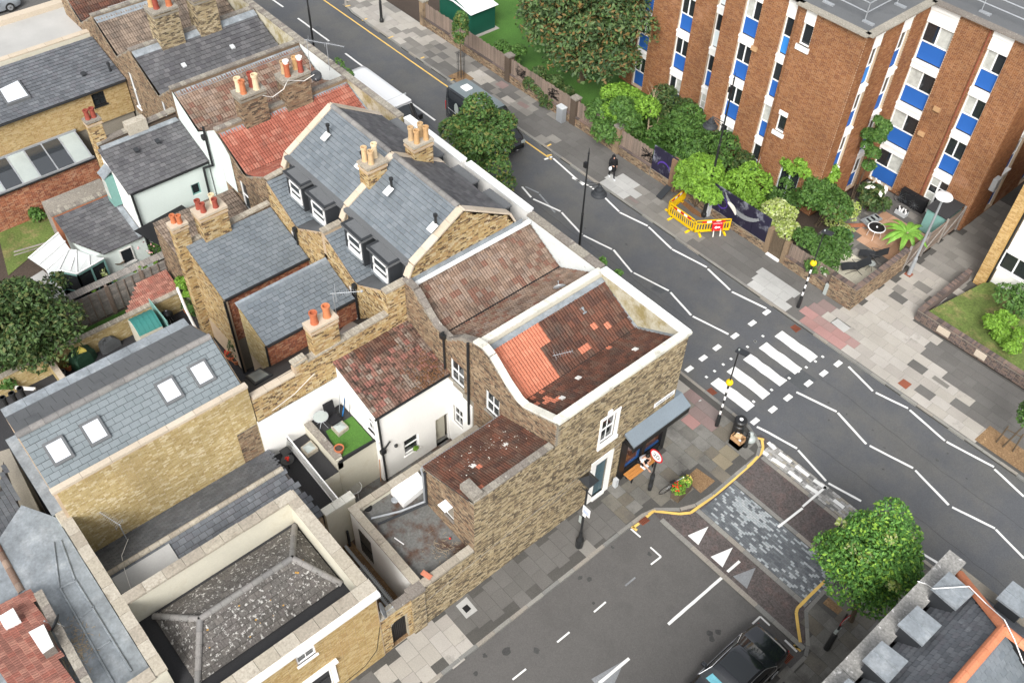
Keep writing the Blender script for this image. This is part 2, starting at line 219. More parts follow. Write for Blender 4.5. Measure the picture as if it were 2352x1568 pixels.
# ------------------------------------------------------------------ object helpers
OFF = {}
def vec(a): return Vector(a)
def tag(o, label=None, cat=None, group=None, kind=None):
    if label: o['label'] = label
    if cat: o['category'] = cat
    if group: o['group'] = group
    if kind: o['kind'] = kind
    return o
def thing(name, label, cat, loc=(0, 0, 0), rz=0, group=None):
    o = bpy.data.objects.new(name, None); COL.objects.link(o); o.location = loc; o.rotation_euler = (0, 0, rz)
    o.empty_display_size = .2
    tag(o, label, cat, group)
    if rz == 0: OFF[o.name] = Vector(loc)
    else: OFF[o.name] = None            # children given in the thing's own coordinates
    return o
def origin(parent):
    if parent is None: return Vector((0, 0, 0))
    v = OFF.get(parent.name); return Vector((0, 0, 0)) if v is None else v
class MB:
    """collects faces; build() links them as one mesh object"""
    def __init__(s): s.v = []; s.f = []
    def add(s, vs, fs):
        n = len(s.v); s.v += [tuple(p) for p in vs]; s.f += [tuple(i + n for i in f) for f in fs]; return s
    def quad(s, *p): return s.add(p, [tuple(range(len(p)))])
    def box(s, x0, y0, z0, x1, y1, z1):
        return s.add([(x0, y0, z0), (x1, y0, z0), (x1, y1, z0), (x0, y1, z0), (x0, y0, z1), (x1, y0, z1), (x1, y1, z1), (x0, y1, z1)],
                     [(0, 3, 2, 1), (4, 5, 6, 7), (0, 1, 5, 4), (1, 2, 6, 5), (2, 3, 7, 6), (3, 0, 4, 7)])
    def obox(s, o, X, Y, Z):
        o, X, Y, Z = map(Vector, (o, X, Y, Z)); c = [o, o + X, o + X + Y, o + Y]; c += [p + Z for p in c]
        return s.add(c, [(0, 3, 2, 1), (4, 5, 6, 7), (0, 1, 5, 4), (1, 2, 6, 5), (2, 3, 7, 6), (3, 0, 4, 7)])
    def bar(s, a, b, w, h=None, up=(0, 0, 1)):
        a, b = Vector(a), Vector(b); h = h or w; d = (b - a).normalized(); u = Vector(up)
        if abs(d.dot(u)) > .98: u = Vector((1, 0, 0))
        x = d.cross(u).normalized(); y = x.cross(d).normalized()
        return s.obox(a - x * w / 2 - y * h / 2, b - a, x * w, y * h)
    def prism(s, pts, z0, z1):
        n = len(pts); return s.add([(x, y, z0) for x, y in pts] + [(x, y, z1) for x, y in pts],
            [tuple(range(n))[::-1], tuple(range(n, 2 * n))] + [(i, (i + 1) % n, n + (i + 1) % n, n + i) for i in range(n)])
    def tube(s, a, b, r0, r1=None, n=8, caps=True):
        a, b = Vector(a), Vector(b); r1 = r0 if r1 is None else r1; d = (b - a).normalized()
        u = Vector((0, 0, 1)) if abs(d.z) < .9 else Vector((1, 0, 0)); x = d.cross(u).normalized(); y = x.cross(d)
        vs = []
        for c, r in ((a, r0), (b, r1)):
            for i in range(n): t = 2 * pi * i / n; vs.append(c + x * (r * cos(t)) - y * (r * sin(t)))
        fs = [(i, (i + 1) % n, n + (i + 1) % n, n + i) for i in range(n)]
        if caps: fs += [tuple(range(n))[::-1], tuple(range(n, 2 * n))]
        return s.add(vs, fs)
    def path(s, pts, r, n=6):
        for a, b in zip(pts, pts[1:]): s.tube(a, b, r, n=n)
        return s
    def lathe(s, c, prof, n=14):
        c = Vector(c); vs = []; fs = []
        for r, z in prof:
            for i in range(n): t = 2 * pi * i / n; vs.append((c.x + r * cos(t), c.y + r * sin(t), c.z + z))
        for j in range(len(prof) - 1):
            for i in range(n): fs.append((j * n + i, j * n + (i + 1) % n, (j + 1) * n + (i + 1) % n, (j + 1) * n + i))
        fs += [tuple(range(n))[::-1], tuple(range((len(prof) - 1) * n, len(prof) * n))]
        return s.add(vs, fs)
    def ball(s, c, r, n=10, m=6, sz=1.0):
        return s.lathe(Vector(c), [(max(1e-3, r * sin(pi * j / m)), -r * sz * cos(pi * j / m)) for j in range(m + 1)], n)
    def build(s, name, m, parent=None, smooth=False, local=False, bevel=0):
        o3 = Vector((0, 0, 0)) if local else origin(parent)
        me = bpy.data.meshes.new(name); me.from_pydata([tuple(Vector(p) - o3) for p in s.v], [], s.f); me.update()
        me.materials.append(MATS[m] if isinstance(m, str) else m)
        if smooth: me.polygons.foreach_set('use_smooth', [True] * len(me.polygons))
        o = bpy.data.objects.new(name, me); COL.objects.link(o)
        if parent is not None: o.parent = parent; OFF[o.name] = OFF.get(parent.name)
        if bevel:
            b = o.modifiers.new('bevel', 'BEVEL'); b.width = bevel; b.segments = 2; b.limit_method = 'ANGLE'
        return o
def struct(name, mb, m):
    o = mb.build(name, m); o['kind'] = 'structure'; return o
def sheet(name, pts, m, z=0.0, kind='structure', parent=None):
    o = MB().quad(*[(p[0], p[1], z) for p in pts]).build(name, m, parent)
    if parent is None and kind: o['kind'] = kind
    return o
def clone(root, loc, rz=None, label=None):
    def cp(o, par):
        c = o.copy(); COL.objects.link(c)
        if par is not None: c.parent = par
        for ch in o.children: cp(ch, c)
        return c
    c = cp(root, None); c.location = loc
    if rz is not None: c.rotation_euler = (0, 0, rz)
    if label: c['label'] = label
    OFF[c.name] = Vector(loc)
    return c
# unit pieces --------------------------------------------------------
BOXP = (np.array([(0, 0, 0), (1, 0, 0), (1, 1, 0), (0, 1, 0), (.0, .0, 1), (1, .0, 1), (1, 1, 1), (.0, 1, 1)], float),
        [(0, 3, 2, 1), (4, 5, 6, 7), (0, 1, 5, 4), (1, 2, 6, 5), (2, 3, 7, 6), (3, 0, 4, 7)])
def _pantile():
    vs = []; n = 8; prof = [.0, .75, 1, .75, .0, .75, 1, .75, .0]
    for y in (0, 1):
        for i in range(n + 1): vs.append((i / n, y, prof[i] * (1 if y == 0 else .75) + (.35 if y == 0 else 0)))
    fs = [(i, i + 1, n + 2 + i, n + 1 + i) for i in range(n)]
    base = len(vs)
    for i in range(n + 1): vs.append((i / n, 0, -.4))
    fs += [(base + i, base + i + 1, i + 1, i) for i in range(n)]
    return np.array(vs, float), fs
PANP = _pantile()
PROTO = {}
def proto_mesh(key, proto, m):
    k = (key, m)
    if k not in PROTO:
        me = bpy.data.meshes.new(key); me.from_pydata([tuple(p) for p in proto[0]], [], proto[1]); me.update(); me.materials.append(MATS[m]); PROTO[k] = me
    return PROTO[k]
def pieces(parent, name, key, proto, m, L, singles=300, kind=True):
    """L: list of (origin, X, Y, Z) frames in world coordinates; the nearest `singles` become objects, the rest one mesh"""
    if not L: return
    off = np.array(origin(parent))
    A = np.array([[list(f[0]), list(f[1]), list(f[2]), list(f[3])] for f in L], float)
    d = np.linalg.norm(A[:, 0] - CAMP, axis=1); order = np.argsort(d, kind='stable')
    me = proto_mesh(key, proto, m)
    for i in order[:singles]:
        o, X, Y, Z = A[i]; o = o - off
        ob = bpy.data.objects.new(name, me); COL.objects.link(ob); ob.parent = parent
        ob.matrix_local = Matrix(((X[0], Y[0], Z[0], o[0]), (X[1], Y[1], Z[1], o[1]), (X[2], Y[2], Z[2], o[2]), (0, 0, 0, 1)))
    rest = order[singles:]
    if len(rest):
        pv, pf = proto; B = A[rest]
        V = (B[:, 0][:, None] + pv[None, :, 0:1] * B[:, 1][:, None] + pv[None, :, 1:2] * B[:, 2][:, None] + pv[None, :, 2:3] * B[:, 3][:, None]) - off
        fast_mesh(name, V.reshape(-1, 3), pf, len(pv), len(rest), m, parent)
def fast_mesh(name, V, pf, nv, count, m, parent=None, smooth=False, kind='stuff'):
    me = bpy.data.meshes.new(name); me.vertices.add(len(V)); me.vertices.foreach_set('co', V.astype(np.float32).ravel())
    sizes = np.array([len(f) for f in pf]); flat = np.concatenate([np.array(f) for f in pf])
    loops = (flat[None, :] + (np.arange(count) * nv)[:, None]).ravel()
    ls = np.concatenate([[0], np.cumsum(np.tile(sizes, count))[:-1]])
    me.loops.add(len(loops)); me.loops.foreach_set('vertex_index', loops.astype(np.int32))
    me.polygons.add(len(ls)); me.polygons.foreach_set('loop_start', ls.astype(np.int32))
    me.update(calc_edges=True); me.validate(); me.shade_flat()
    me.materials.append(MATS[m]); o = bpy.data.objects.new(name, me); COL.objects.link(o)
    if parent is not None: o.parent = parent; OFF[o.name] = OFF.get(parent.name)
    if kind: o['kind'] = kind
    return o
# walls --------------------------------------------------------------
class Fr:
    """wall frame: s along the wall, z up, d outwards (to the right of p0->p1)"""
    def __init__(s, p0, p1):
        s.p = Vector((p0[0], p0[1], 0)); e = Vector((p1[0], p1[1], 0)) - s.p; s.len = e.length; s.e = e.normalized(); s.n = Vector((s.e.y, -s.e.x, 0))
    def __call__(s, a, z, d=0.0): return s.p + s.e * a + s.n * d + Vector((0, 0, z))
    def box(s, mb, s0, s1, z0, z1, d0, d1):
        return mb.obox(s(s0, z0, d0), s.e * (s1 - s0), s.n * (d1 - d0), Vector((0, 0, z1 - z0)))
def ztop(top, a):
    if isinstance(top, (int, float)): return top
    for (s0, z0), (s1, z1) in zip(top, top[1:]):
        if s0 <= a <= s1: return z0 + (z1 - z0) * ((a - s0) / max(1e-6, s1 - s0))
    return top[0][1] if a < top[0][0] else top[-1][1]
def wall(parent, p0, p1, z0, top, face, brick=None, holes=(), singles=0, name='wall', rev=.12, label=None, brange=None):
    """wall plane with openings and reveals; bricks laid proud of the mortar"""
    F = Fr(p0, p1); mb = MB(); knots = [0, F.len] + [k for h in holes for k in h[:2]]
    if not isinstance(top, (int, float)): knots += [k[0] for k in top]
    knots = sorted(set(round(min(max(k, 0), F.len), 4) for k in knots))
    for a, b in zip(knots, knots[1:]):
        if b - a < 1e-3: continue
        hs = sorted([h for h in holes if h[0] <= a + 1e-3 and h[1] >= b - 1e-3], key=lambda h: h[2]); z = z0
        for h in hs:
            if h[2] > z: mb.quad(F(a, z), F(b, z), F(b, h[2]), F(a, h[2]))
            z = h[3]
        ta, tb = ztop(top, a + 1e-4), ztop(top, b - 1e-4)
        if ta > z + .001 or tb > z + .001: mb.quad(F(a, z), F(b, z), F(b, tb), F(a, ta))
    for h in holes:
        a, b, c, d = h[:4]
        mb.quad(F(a, c), F(a, c, -rev), F(a, d, -rev), F(a, d)); mb.quad(F(b, c), F(b, d), F(b, d, -rev), F(b, c, -rev))
        mb.quad(F(a, c), F(b, c), F(b, c, -rev), F(a, c, -rev)); mb.quad(F(a, d), F(a, d, -rev), F(b, d, -rev), F(b, d))
    o = mb.build(name, face, parent)
    if label: o['label'] = label
    if brick:
        L = []; h = .075; bw = .225; lo = max(0, math.floor(z0 / h)); zmax = top if isinstance(top, (int, float)) else max(k[1] for k in top)
        if brange: lo = int(brange / h)
        j = lo
        while (j + 1) * h <= zmax + .03:
            za = j * h; st = (j % 2) * bw / 2 - bw; a = st
            hd = j % 2
            while a < F.len:
                q_ = .1125 if hd else bw; hd = not hd; s0, s1 = max(a, 0), min(a + q_ - .011, F.len); a += q_
                if s1 - s0 < .05: continue
                if za + h - .012 > min(ztop(top, s0), ztop(top, s1)) or za < z0 - .02: continue
                if any(s1 > q[0] + .01 and s0 < q[1] - .01 and za + h > q[2] + .01 and za < q[3] - .01 for q in holes):
                    cut = [q for q in holes if s1 > q[0] + .01 and s0 < q[1] - .01 and za + h > q[2] + .01 and za < q[3] - .01][0]
                    if s0 < cut[0] - .05: s1 = cut[0]
                    elif s1 > cut[1] + .05: s0 = cut[1]
                    else: continue
                L.append((F(s0, za, -.02), F.e * (s1 - s0), F.n * (.026 + random.random() * .006), Vector((0, 0, h - .012))))
            j += 1
        pieces(parent if parent.parent is None or True else parent, 'brick', 'brick', BOXP, brick, L, singles)
    return F
def window(parent, F, s0, s1, z0, z1, style='sash', dep=-.1, sill='render_white', fm='white_paint', glass='glass', curt=None, name='window', label=None):
    """frame with glazing bars, panes behind it and a projecting sill; a part of its house with pane sub-parts"""
    fw_ = .06; mb = MB()
    F.box(mb, s0, s0 + fw_, z0, z1, dep, dep + .06); F.box(mb, s1 - fw_, s1, z0, z1, dep, dep + .06)
    F.box(mb, s0 + fw_, s1 - fw_, z0, z0 + fw_, dep, dep + .06); F.box(mb, s0 + fw_, s1 - fw_, z1 - fw_, z1, dep, dep + .06)
    cells = []; a0, a1, b0, b1 = s0 + fw_, s1 - fw_, z0 + fw_, z1 - fw_
    if style == 'sash':
        zm = (b0 + b1) / 2; sm = (a0 + a1) / 2
        F.box(mb, a0, a1, zm - .03, zm + .03, dep, dep + .05); F.box(mb, sm - .015, sm + .015, b0, zm - .03, dep, dep + .04); F.box(mb, sm - .015, sm + .015, zm + .03, b1, dep, dep + .04)
        cells = [(a0, sm - .015, b0, zm - .03), (sm + .015, a1, b0, zm - .03), (a0, sm - .015, zm + .03, b1), (sm + .015, a1, zm + .03, b1)]
    elif style == 'sash2':
        zm = (b0 + b1) / 2; F.box(mb, a0, a1, zm - .03, zm + .03, dep, dep + .05); cells = [(a0, a1, b0, zm - .03), (a0, a1, zm + .03, b1)]
    elif style == 'two':
        sm = (a0 + a1) / 2; F.box(mb, sm - .04, sm + .04, b0, b1, dep, dep + .05); cells = [(a0, sm - .04, b0, b1), (sm + .04, a1, b0, b1)]
    elif style == 'one': cells = [(a0, a1, b0, b1)]
    elif style == 'door':
        sm = (a0 + a1) / 2; F.box(mb, sm - .05, sm + .05, b0, b1, dep, dep + .05)
        for q in range(4):
            zz = b0 + .1 + (b1 - b0 - .1) * q / 4
            if q: F.box(mb, a0, sm - .05, zz - .03, zz, dep, dep + .045); F.box(mb, sm + .05, a1, zz - .03, zz, dep, dep + .045)
            zt_ = b0 + .1 + (b1 - b0 - .1) * (q + 1) / 4 - .03
            cells += [(a0, sm - .05, zz, zt_), (sm + .05, a1, zz, zt_)]
    w = mb.build(name, fm, parent)
    if label: w['label'] = label
    for i, (a, b, c, d) in enumerate(cells):
        g = MB(); g.quad(F(a, c, dep + .015), F(b, c, dep + .015), F(b, d, dep + .015), F(a, d, dep + .015)); gm = glass
        if curt and random.random() < curt: gm = 'curtain'
        g.build('pane', gm, w)
    if sill:
        mb = MB(); F.box(mb, s0 - .06, s1 + .06, z0 - .09, z0, dep, .07); mb.build('sill', sill, w)
    return w
def coping(parent, path, w, t, m, seg=.75, side=0, singles=80, gap=.012, name='coping_stone'):
    """row of separate stones along a 3D path; side shifts it sideways (to the right)"""
    L = []
    for a, b in zip(path, path[1:]):
        a, b = Vector(a), Vector(b); d = b - a; n = max(1, round(d.length / seg)); e = d.normalized(); x = e.cross(Vector((0, 0, 1))).normalized(); up = x.cross(e).normalized()
        for i in range(n):
            j = random.uniform(-.006, .006)
            L.append((a + d * (i / n) + x * (-w / 2 + side + j), e * (d.length / n - gap), -x * -w, up * (t + j)) if False else
                     (a + d * (i / n) + x * (w / 2 + side + j), e * (d.length / n - gap), -x * w, up * (t + j)))
    pieces(parent, name, name, BOXP, m, L, singles)
def roof(parent, o, U, V, lu, lv, kind, m, w=.3, e=.28, singles=300, deck='valley', clip=None, name=None, mats2=None, t=None):
    """tiled slope: o = lower left corner, U along the eave, V up the slope"""
    o, U, V = Vector(o), Vector(U).normalized(), Vector(V).normalized(); N = U.cross(V).normalized()
    poly = clip or [(0, 0), (lu, 0), (lu, lv), (0, lv)]
    d = MB(); d.quad(*[o + U * a + V * b - N * .03 for a, b in poly]); dk = d.build('roof_slope', deck, parent)
    def inside(a, b):
        c = False; n = len(poly)
        for i in range(n):
            (x1, y1), (x2, y2) = poly[i], poly[i - 1]
            if (y1 > b) != (y2 > b) and a < (x2 - x1) * (b - y1) / (y2 - y1) + x1: c = not c
        return c
    L = {}; j = 0; nrow = max(1, round(lv / e)); e = lv / nrow
    proto, key = (PANP, 'roof_tile') if kind == 'pan' else (BOXP, 'roof_slate'); nm = name or key
    th = t or (.035 if kind == 'pan' else .014); gp = .016 if w < .5 else .008
    while j < nrow:
        a = -(w / 2 if (j % 2 and kind != 'pan') else 0)
        while a < lu - .02:
            s0, s1 = max(a, 0), min(a + w - (.01 if kind != 'pan' else 0), lu); a += w
            if s1 - s0 < .03: continue
            if clip:
                vs = [v for v in (j * e + .02, (j + 1) * e - .02) if inside((s0 + s1) / 2, v)]
                if not inside((s0 + s1) / 2, (j + .5) * e): continue
            tilt = th * (1.0 if kind == 'pan' else 1.3); q = random.uniform(-.003, .003)
            Y = V * (e * 1.1 if kind == 'pan' and j < nrow - 1 else e - gp) - N * (tilt - .002)
            mm = mats2(s0, j * e, j) if mats2 else m
            L.setdefault(mm or m, []).append((o + U * s0 + V * (j * e + q) + N * (tilt + .004), U * (s1 - s0), Y, N * th))
        j += 1
    tot = sum(len(x) for x in L.values())
    for mm, lst in L.items(): pieces(dk, nm, key, proto, mm, lst, int(singles * len(lst) / tot))
    return dk
def ridge(parent, a, b, m='ridge_tile', r=.13, seg=.45, name='ridge_tile'):
    a, b = Vector(a), Vector(b); d = b - a; n = max(1, round(d.length / seg)); e = d.normalized(); x = e.cross(Vector((0, 0, 1))).normalized(); up = x.cross(e)
    pr = [(cos(pi * i / 6), sin(pi * i / 6)) for i in range(7)]
    vs = [(y, -p[0] * 1.0, p[1]) for y in (0, 1) for p in pr] + [(0, -p[0] * .8, p[1] * .8 - .05) for p in pr]
    fs = [(i, 7 + i, 8 + i, i + 1) for i in range(6)] + [(i, i + 1, 15 + i, 14 + i) for i in range(6)]
    L = [(a + d * (i / n), e * (d.length / n - .012), x * r, up * (r * (1 + .04 * (i % 2)))) for i in range(n)]
    pieces(parent, name, 'ridge_tile', (np.array(vs), fs), m, L, 100)
def chimney(parent, x0, y0, z0, x1, y1, z1, brick, pots, flash=True, cap='old_coping', mort='light_mortar', singles=0, capt=.12, zf=None):
    """stack with bricks on four sides, a corbelled cap and pots: (x, y, height, radius, material)"""
    b = MB().box(x0, y0, z0, x1, y1, z1); c = b.build('chimney', mort, parent)
    L = []; h = .075; j = 0
    for (p0, p1) in (((x0, y0), (x1, y0)), ((x1, y0), (x1, y1)), ((x1, y1), (x0, y1)), ((x0, y1), (x0, y0))):
        F = Fr(p0, p1); 
        for j in range(int((z1 - z0) / h)):
            a = -(j % 2) * .11
            while a < F.len - .03:
                s0, s1 = max(a, 0), min(a + .213, F.len); a += .225
                if s1 - s0 > .04: L.append((F(s0, z0 + j * h, -.02), F.e * (s1 - s0), F.n * (.028 + random.random() * .006), Vector((0, 0, h - .012))))
    pieces(c, 'brick', 'brick', BOXP, brick, L, singles)
    MB().box(x0 - .05, y0 - .05, z1 - .2, x1 + .05, y1 + .05, z1 - .1).build('corbel', mort, c)
    MB().box(x0 - .06, y0 - .06, z1, x1 + .06, y1 + .06, z1 + capt).build('chimney_cap', cap, c)
    for (px, py, hh, r, pm) in pots:
        p = MB().lathe((px, py, z1 + capt - .02), [(r * 1.15, 0), (r * 1.05, .08), (r, .12), (r * .92, hh * .7), (r * .95, hh * .8), (r * 1.12, hh * .84), (r * 1.14, hh), (r * .8, hh), (r * .78, hh * .8)], 14)
        po = p.build('chimney_pot', pm, c, smooth=False)
    return c
def pipe(parent, pts, r=.045, m='black_paint', name='drainpipe'):
    return MB().path(pts, r, 8).build(name, m, parent)
def leaves(name, blobs, n, size, m, parent=None, seed=0, kind='stuff', flat=.0, keep_kind=False):
    """leaf-sized faces clumped through a crown: blobs = (x, y, z, rx, ry, rz)"""
    r = np.random.default_rng(seed); B = np.array(blobs, float); vol = np.prod(B[:, 3:], axis=1) ** .67; pick = r.choice(len(B), n, p=vol / vol.sum())
    d = r.normal(size=(n, 3)); d /= np.linalg.norm(d, axis=1)[:, None]; d[:, 2] = np.where(d[:, 2] < -.35, -d[:, 2], d[:, 2])
    rr = 1 - np.abs(r.normal(0, .16, n)); c = B[pick, :3] + d * B[pick, 3:] * rr[:, None]
    # clump: pull towards random twig tips
    k = max(8, n // 14); tips = c[r.choice(n, k)]; which = r.integers(0, k, n)
    near = np.argsort(((c[:, None, :] - tips[None, :min(k, 400)]) ** 2).sum(2), axis=1)[:, 0] if n * min(k, 400) < 6e6 else which % min(k, 400)
    c = c + (tips[near] - c) * .35 * r.random(n)[:, None] if n * min(k, 400) < 6e6 else c
    nrm = d * .8 + r.normal(size=(n, 3)) * .7 + np.array([0, 0, .6]); nrm /= np.linalg.norm(nrm, axis=1)[:, None]
    u = np.cross(nrm, r.normal(size=(n, 3))); u /= np.linalg.norm(u, axis=1)[:, None]; w = np.cross(nrm, u)
    s = size * (.6 + .8 * r.random(n))[:, None]
    V = np.stack([c - u * s, c + w * s * .5 - nrm * s * .12, c + u * s, c - w * s * .5 - nrm * s * .12], axis=1) - np.array(origin(parent))
    o = fast_mesh(name, V.reshape(-1, 3), [(0, 1, 2, 3)], 4, n, m, parent, kind=None)
    return o
def tree(name, label, cat, base, h, blobs, n, size, lm, bark='bark', tr=.14, seed=0, group=None, nl=9):
    t = thing(name, label, cat, base, group=group); b = Vector(base); B = [Vector(q[:3]) for q in blobs]
    mid = sum(B, Vector((0, 0, 0))) / len(B); fork = b + (mid - b) * .5
    tk = MB().tube(b, fork, tr, tr * .75, 8); tk.tube(fork, b + (mid - b) * .95, tr * .7, tr * .25, 7)
    tk.build('trunk', bark, t)
    random.seed(seed)
    for q in random.sample(B, min(nl, len(B))):
        k = fork + (mid - fork) * random.uniform(0, .6); mdl = (k + q) / 2 + Vector((0, 0, .15 * h / 4))
        MB().tube(k, mdl, tr * .4, tr * .25, 5).tube(mdl, q, tr * .25, tr * .1, 5).build('limb', bark, t)
    leaves('crown', blobs, n, size, lm, t, seed)
    return t
def blobcloud(c, R, n, r0, r1, seed=0, squash=.8, shell=.75):
    r = random.Random(seed); L = []
    for i in range(n):
        while True:
            p = [r.uniform(-1, 1) for _ in range(3)]
            if sum(q * q for q in p) < 1: break
        k = shell; q = r.uniform(r0, r1)
        L.append((c[0] + p[0] * R[0] * k, c[1] + p[1] * R[1] * k, c[2] + p[2] * R[2] * k, q, q, q * squash))
    return L
def text(parent, body, o, e, up, h, m, name='lettering', width=None):
    """flat lettering, thin real mesh; o = lower left corner, e = reading direction"""
    c = bpy.data.curves.new(name, 'FONT'); c.body = body; c.size = 1; c.extrude = .002; t_ = bpy.data.objects.new(name, c); COL.objects.link(t_)
    me = bpy.data.meshes.new_from_object(t_.evaluated_get(bpy.context.evaluated_depsgraph_get())); bpy.data.objects.remove(t_)
    xs = [v.co.x for v in me.vertices]; ys = [v.co.y for v in me.vertices]; x0, x1, y0, y1 = min(xs), max(xs), min(ys), max(ys)
    e, up = Vector(e).normalized(), Vector(up).normalized(); n = e.cross(up); sy = h / (y1 - y0); sx = sy if width is None else width / (x1 - x0); off = origin(parent)
    for v in me.vertices: v.co = Vector(o) - off + e * ((v.co.x - x0) * sx) + up * ((v.co.y - y0) * sy) + n * (v.co.z if abs(v.co.z) < .01 else 0)
    me.materials.clear(); me.materials.append(MATS[m]); ob = bpy.data.objects.new(name, me); COL.objects.link(ob)
    if parent is not None: ob.parent = parent
    return ob
# ================================================================== GROUND
def inpoly(x, y, poly):
    c = False; n = len(poly)
    for i in range(n):
        x1, y1 = poly[i][:2]; x2, y2 = poly[i - 1][:2]
        if (y1 > y) != (y2 > y) and x < (x2 - x1) * (y - y1) / (y2 - y1) + x1: c = not c
    return c
sheet('ground', [(-300, -200), (120, -200), (120, 260), (-300, 260)], 'dark_soil', -.4)
RZ = -.1
road = sheet('road', [(-260, 24), (80, 24), (80, 37), (-260, 37)], 'asphalt', RZ)
side_road = sheet('side_road', [(-16, -70), (-1, -70), (-1, 23.99), (-16, 23.99)], 'side_asphalt', RZ)
def pavement(name, poly, m='joint'):
    o = struct(name, MB().prism([(p[0], p[1]) for p in poly], -.35, -.012), m); return o
def slabs(parent, poly, sx, sy, pick, holes=(), x0=None, y0=None, singles=300, gap=.01, name='paving_slab'):
    xs = [p[0] for p in poly]; ys = [p[1] for p in poly]; D = {}
    y = min(ys) if y0 is None else y0; r = 0
    while y < max(ys):
        x = (min(xs) if x0 is None else x0) - (sx / 2 if r % 2 else 0)
        while x < max(xs):
            w = sx * (1 if random.random() < .8 else .66)
            cx, cy = x + w / 2, y + sy / 2
            if inpoly(cx, cy, poly) and not any(inpoly(cx, cy, h) for h in holes):
                z = random.uniform(-.0015, .0015); D.setdefault(pick(cx, cy), []).append(((x + gap / 2, y + gap / 2, -.03 + z), (w - gap, 0, 0), (0, sy - gap, 0), (0, 0, .03)))
            x += w
        y += sy; r += 1
    tot = sum(map(len, D.values())) or 1
    for m, L in D.items(): pieces(parent, name, 'paving_slab', BOXP, m, L, int(singles * len(L) / tot) + 1)
def kerb(parent, pts, w=.16, seg=.9, m='kerb', inner=1, top=.0):
    coping(parent, [(p[0], p[1], RZ - .1) for p in pts], w, .1 - RZ + top + .006, m, seg, side=inner * w / 2, singles=90, gap=.014, name='kerb_stone')
# far side pavement ---------------------------------------------------
FK = [(-200, 38), (-64, 37.2), (-60.6, 36.2), (-59.4, 35.4), (-58, 35.12), (-6, 35.05), (60, 35.1)]
far_poly = FK + [(60, 62), (-300, 62), (-200, 60)]
far_pav = pavement('far_pavement', [(p[0], p[1]) for p in FK] + [(60, 40.2), (-11.0, 40.2), (-11.0, 58), (-14.8, 58), (-14.8, 38.2), (-200, 38.6)])
PATCH = [('white_paving', TP(2, 1, [(790, 100), (900, 55), (1010, 40), (1135, 130), (1135, 210), (1000, 270)])),
         ('light_paving', TP(1, 0, [(880, 100), (1080, 10), (1290, 110), (1240, 300), (1450, 290), (1270, 390), (1000, 240)])),
         ('light_paving', TP(1, 0, [(1290, 180), (1420, 110), (1490, 170), (1490, 230), (1380, 240)])),
         ('light_paving', TP(1, 0, [(1430, 350), (1570, 285), (1665, 340), (1510, 415)])), ('light_paving', TP(1, 0, [(1890, 670), (2000, 620), (2160, 700), (2010, 760)])),
         ('mid_paving', TP(1, 0, [(1740, 600), (1880, 560), (1950, 610), (1830, 650)])), ('light_paving', TP(1, 0, [(2150, 870), (2260, 830), (2294, 920)])),
         ('mid_paving', TP(2, 0, [(0, 930), (60, 900), (90, 960), (0, 985)])), ('mid_paving', TP(2, 0, [(260, 1240), (340, 1200), (400, 1230), (320, 1290)])),
         ('white_paving', TP(2, 1, [(2120, 1020), (2294, 890), (2294, 1120)])), ('white_paving', TP(3, 1, [(-160, 1010), (0, 900), (230, 1060), (100, 1250), (-20, 1170)])),
         ('mid_paving', TP(2, 1, [(1080, 120), (1500, 330), (1750, 620), (1600, 660), (1250, 480), (930, 260)])),
         ('pink_paving', TP(3, 1, [(230, 1310), (330, 1210), (820, 1568), (640, 1568)])), ('pink_paving', TP(3, 2, [(440, -20), (800, 20), (690, 120)])),
         ('dull_pink_paving', TP(3, 1, [(330, 1210), (470, 1110), (650, 1210), (500, 1360)])),
         ('grey_paving', TP(3, 1, [(495, 1360), (600, 1280), (780, 1390), (690, 1480)])),
         ('grey_paving', TP(3, 2, [(1590, 0), (2294, 300), (2294, 700), (2100, 620), (1900, 640), (1500, 200), (1400, 300), (1310, 240), (1430, 130)]))]
def pick_far(x, y):
    for m, q in PATCH:
        if inpoly(x, y, q): return m
    if x > -15.6: return 'light_paving' if (x < -7 or y < 36.5) and random.random() < .93 and y < 44 else ('mid_paving' if y > 41 else 'grey_paving')
    if x < -50: return 'light_paving' if random.random() < .35 else 'mid_paving'
    if x < -38: return 'mid_paving' if random.random() < .3 else 'grey_paving'
    return 'grey_paving'
inner_far = [(p[0], p[1] + .18) for p in FK[1:-1]]
slabs(far_pav, inner_far + [(6, 40), (-11.9, 40.3), (-11.6, 46), (-11.4, 53.5), (-14.6, 53.5), (-14.8, 38.2), (-64, 38.5)], .9, .6, pick_far, x0=-64, y0=35.25)
kerb(far_pav, FK[::-1], inner=1)
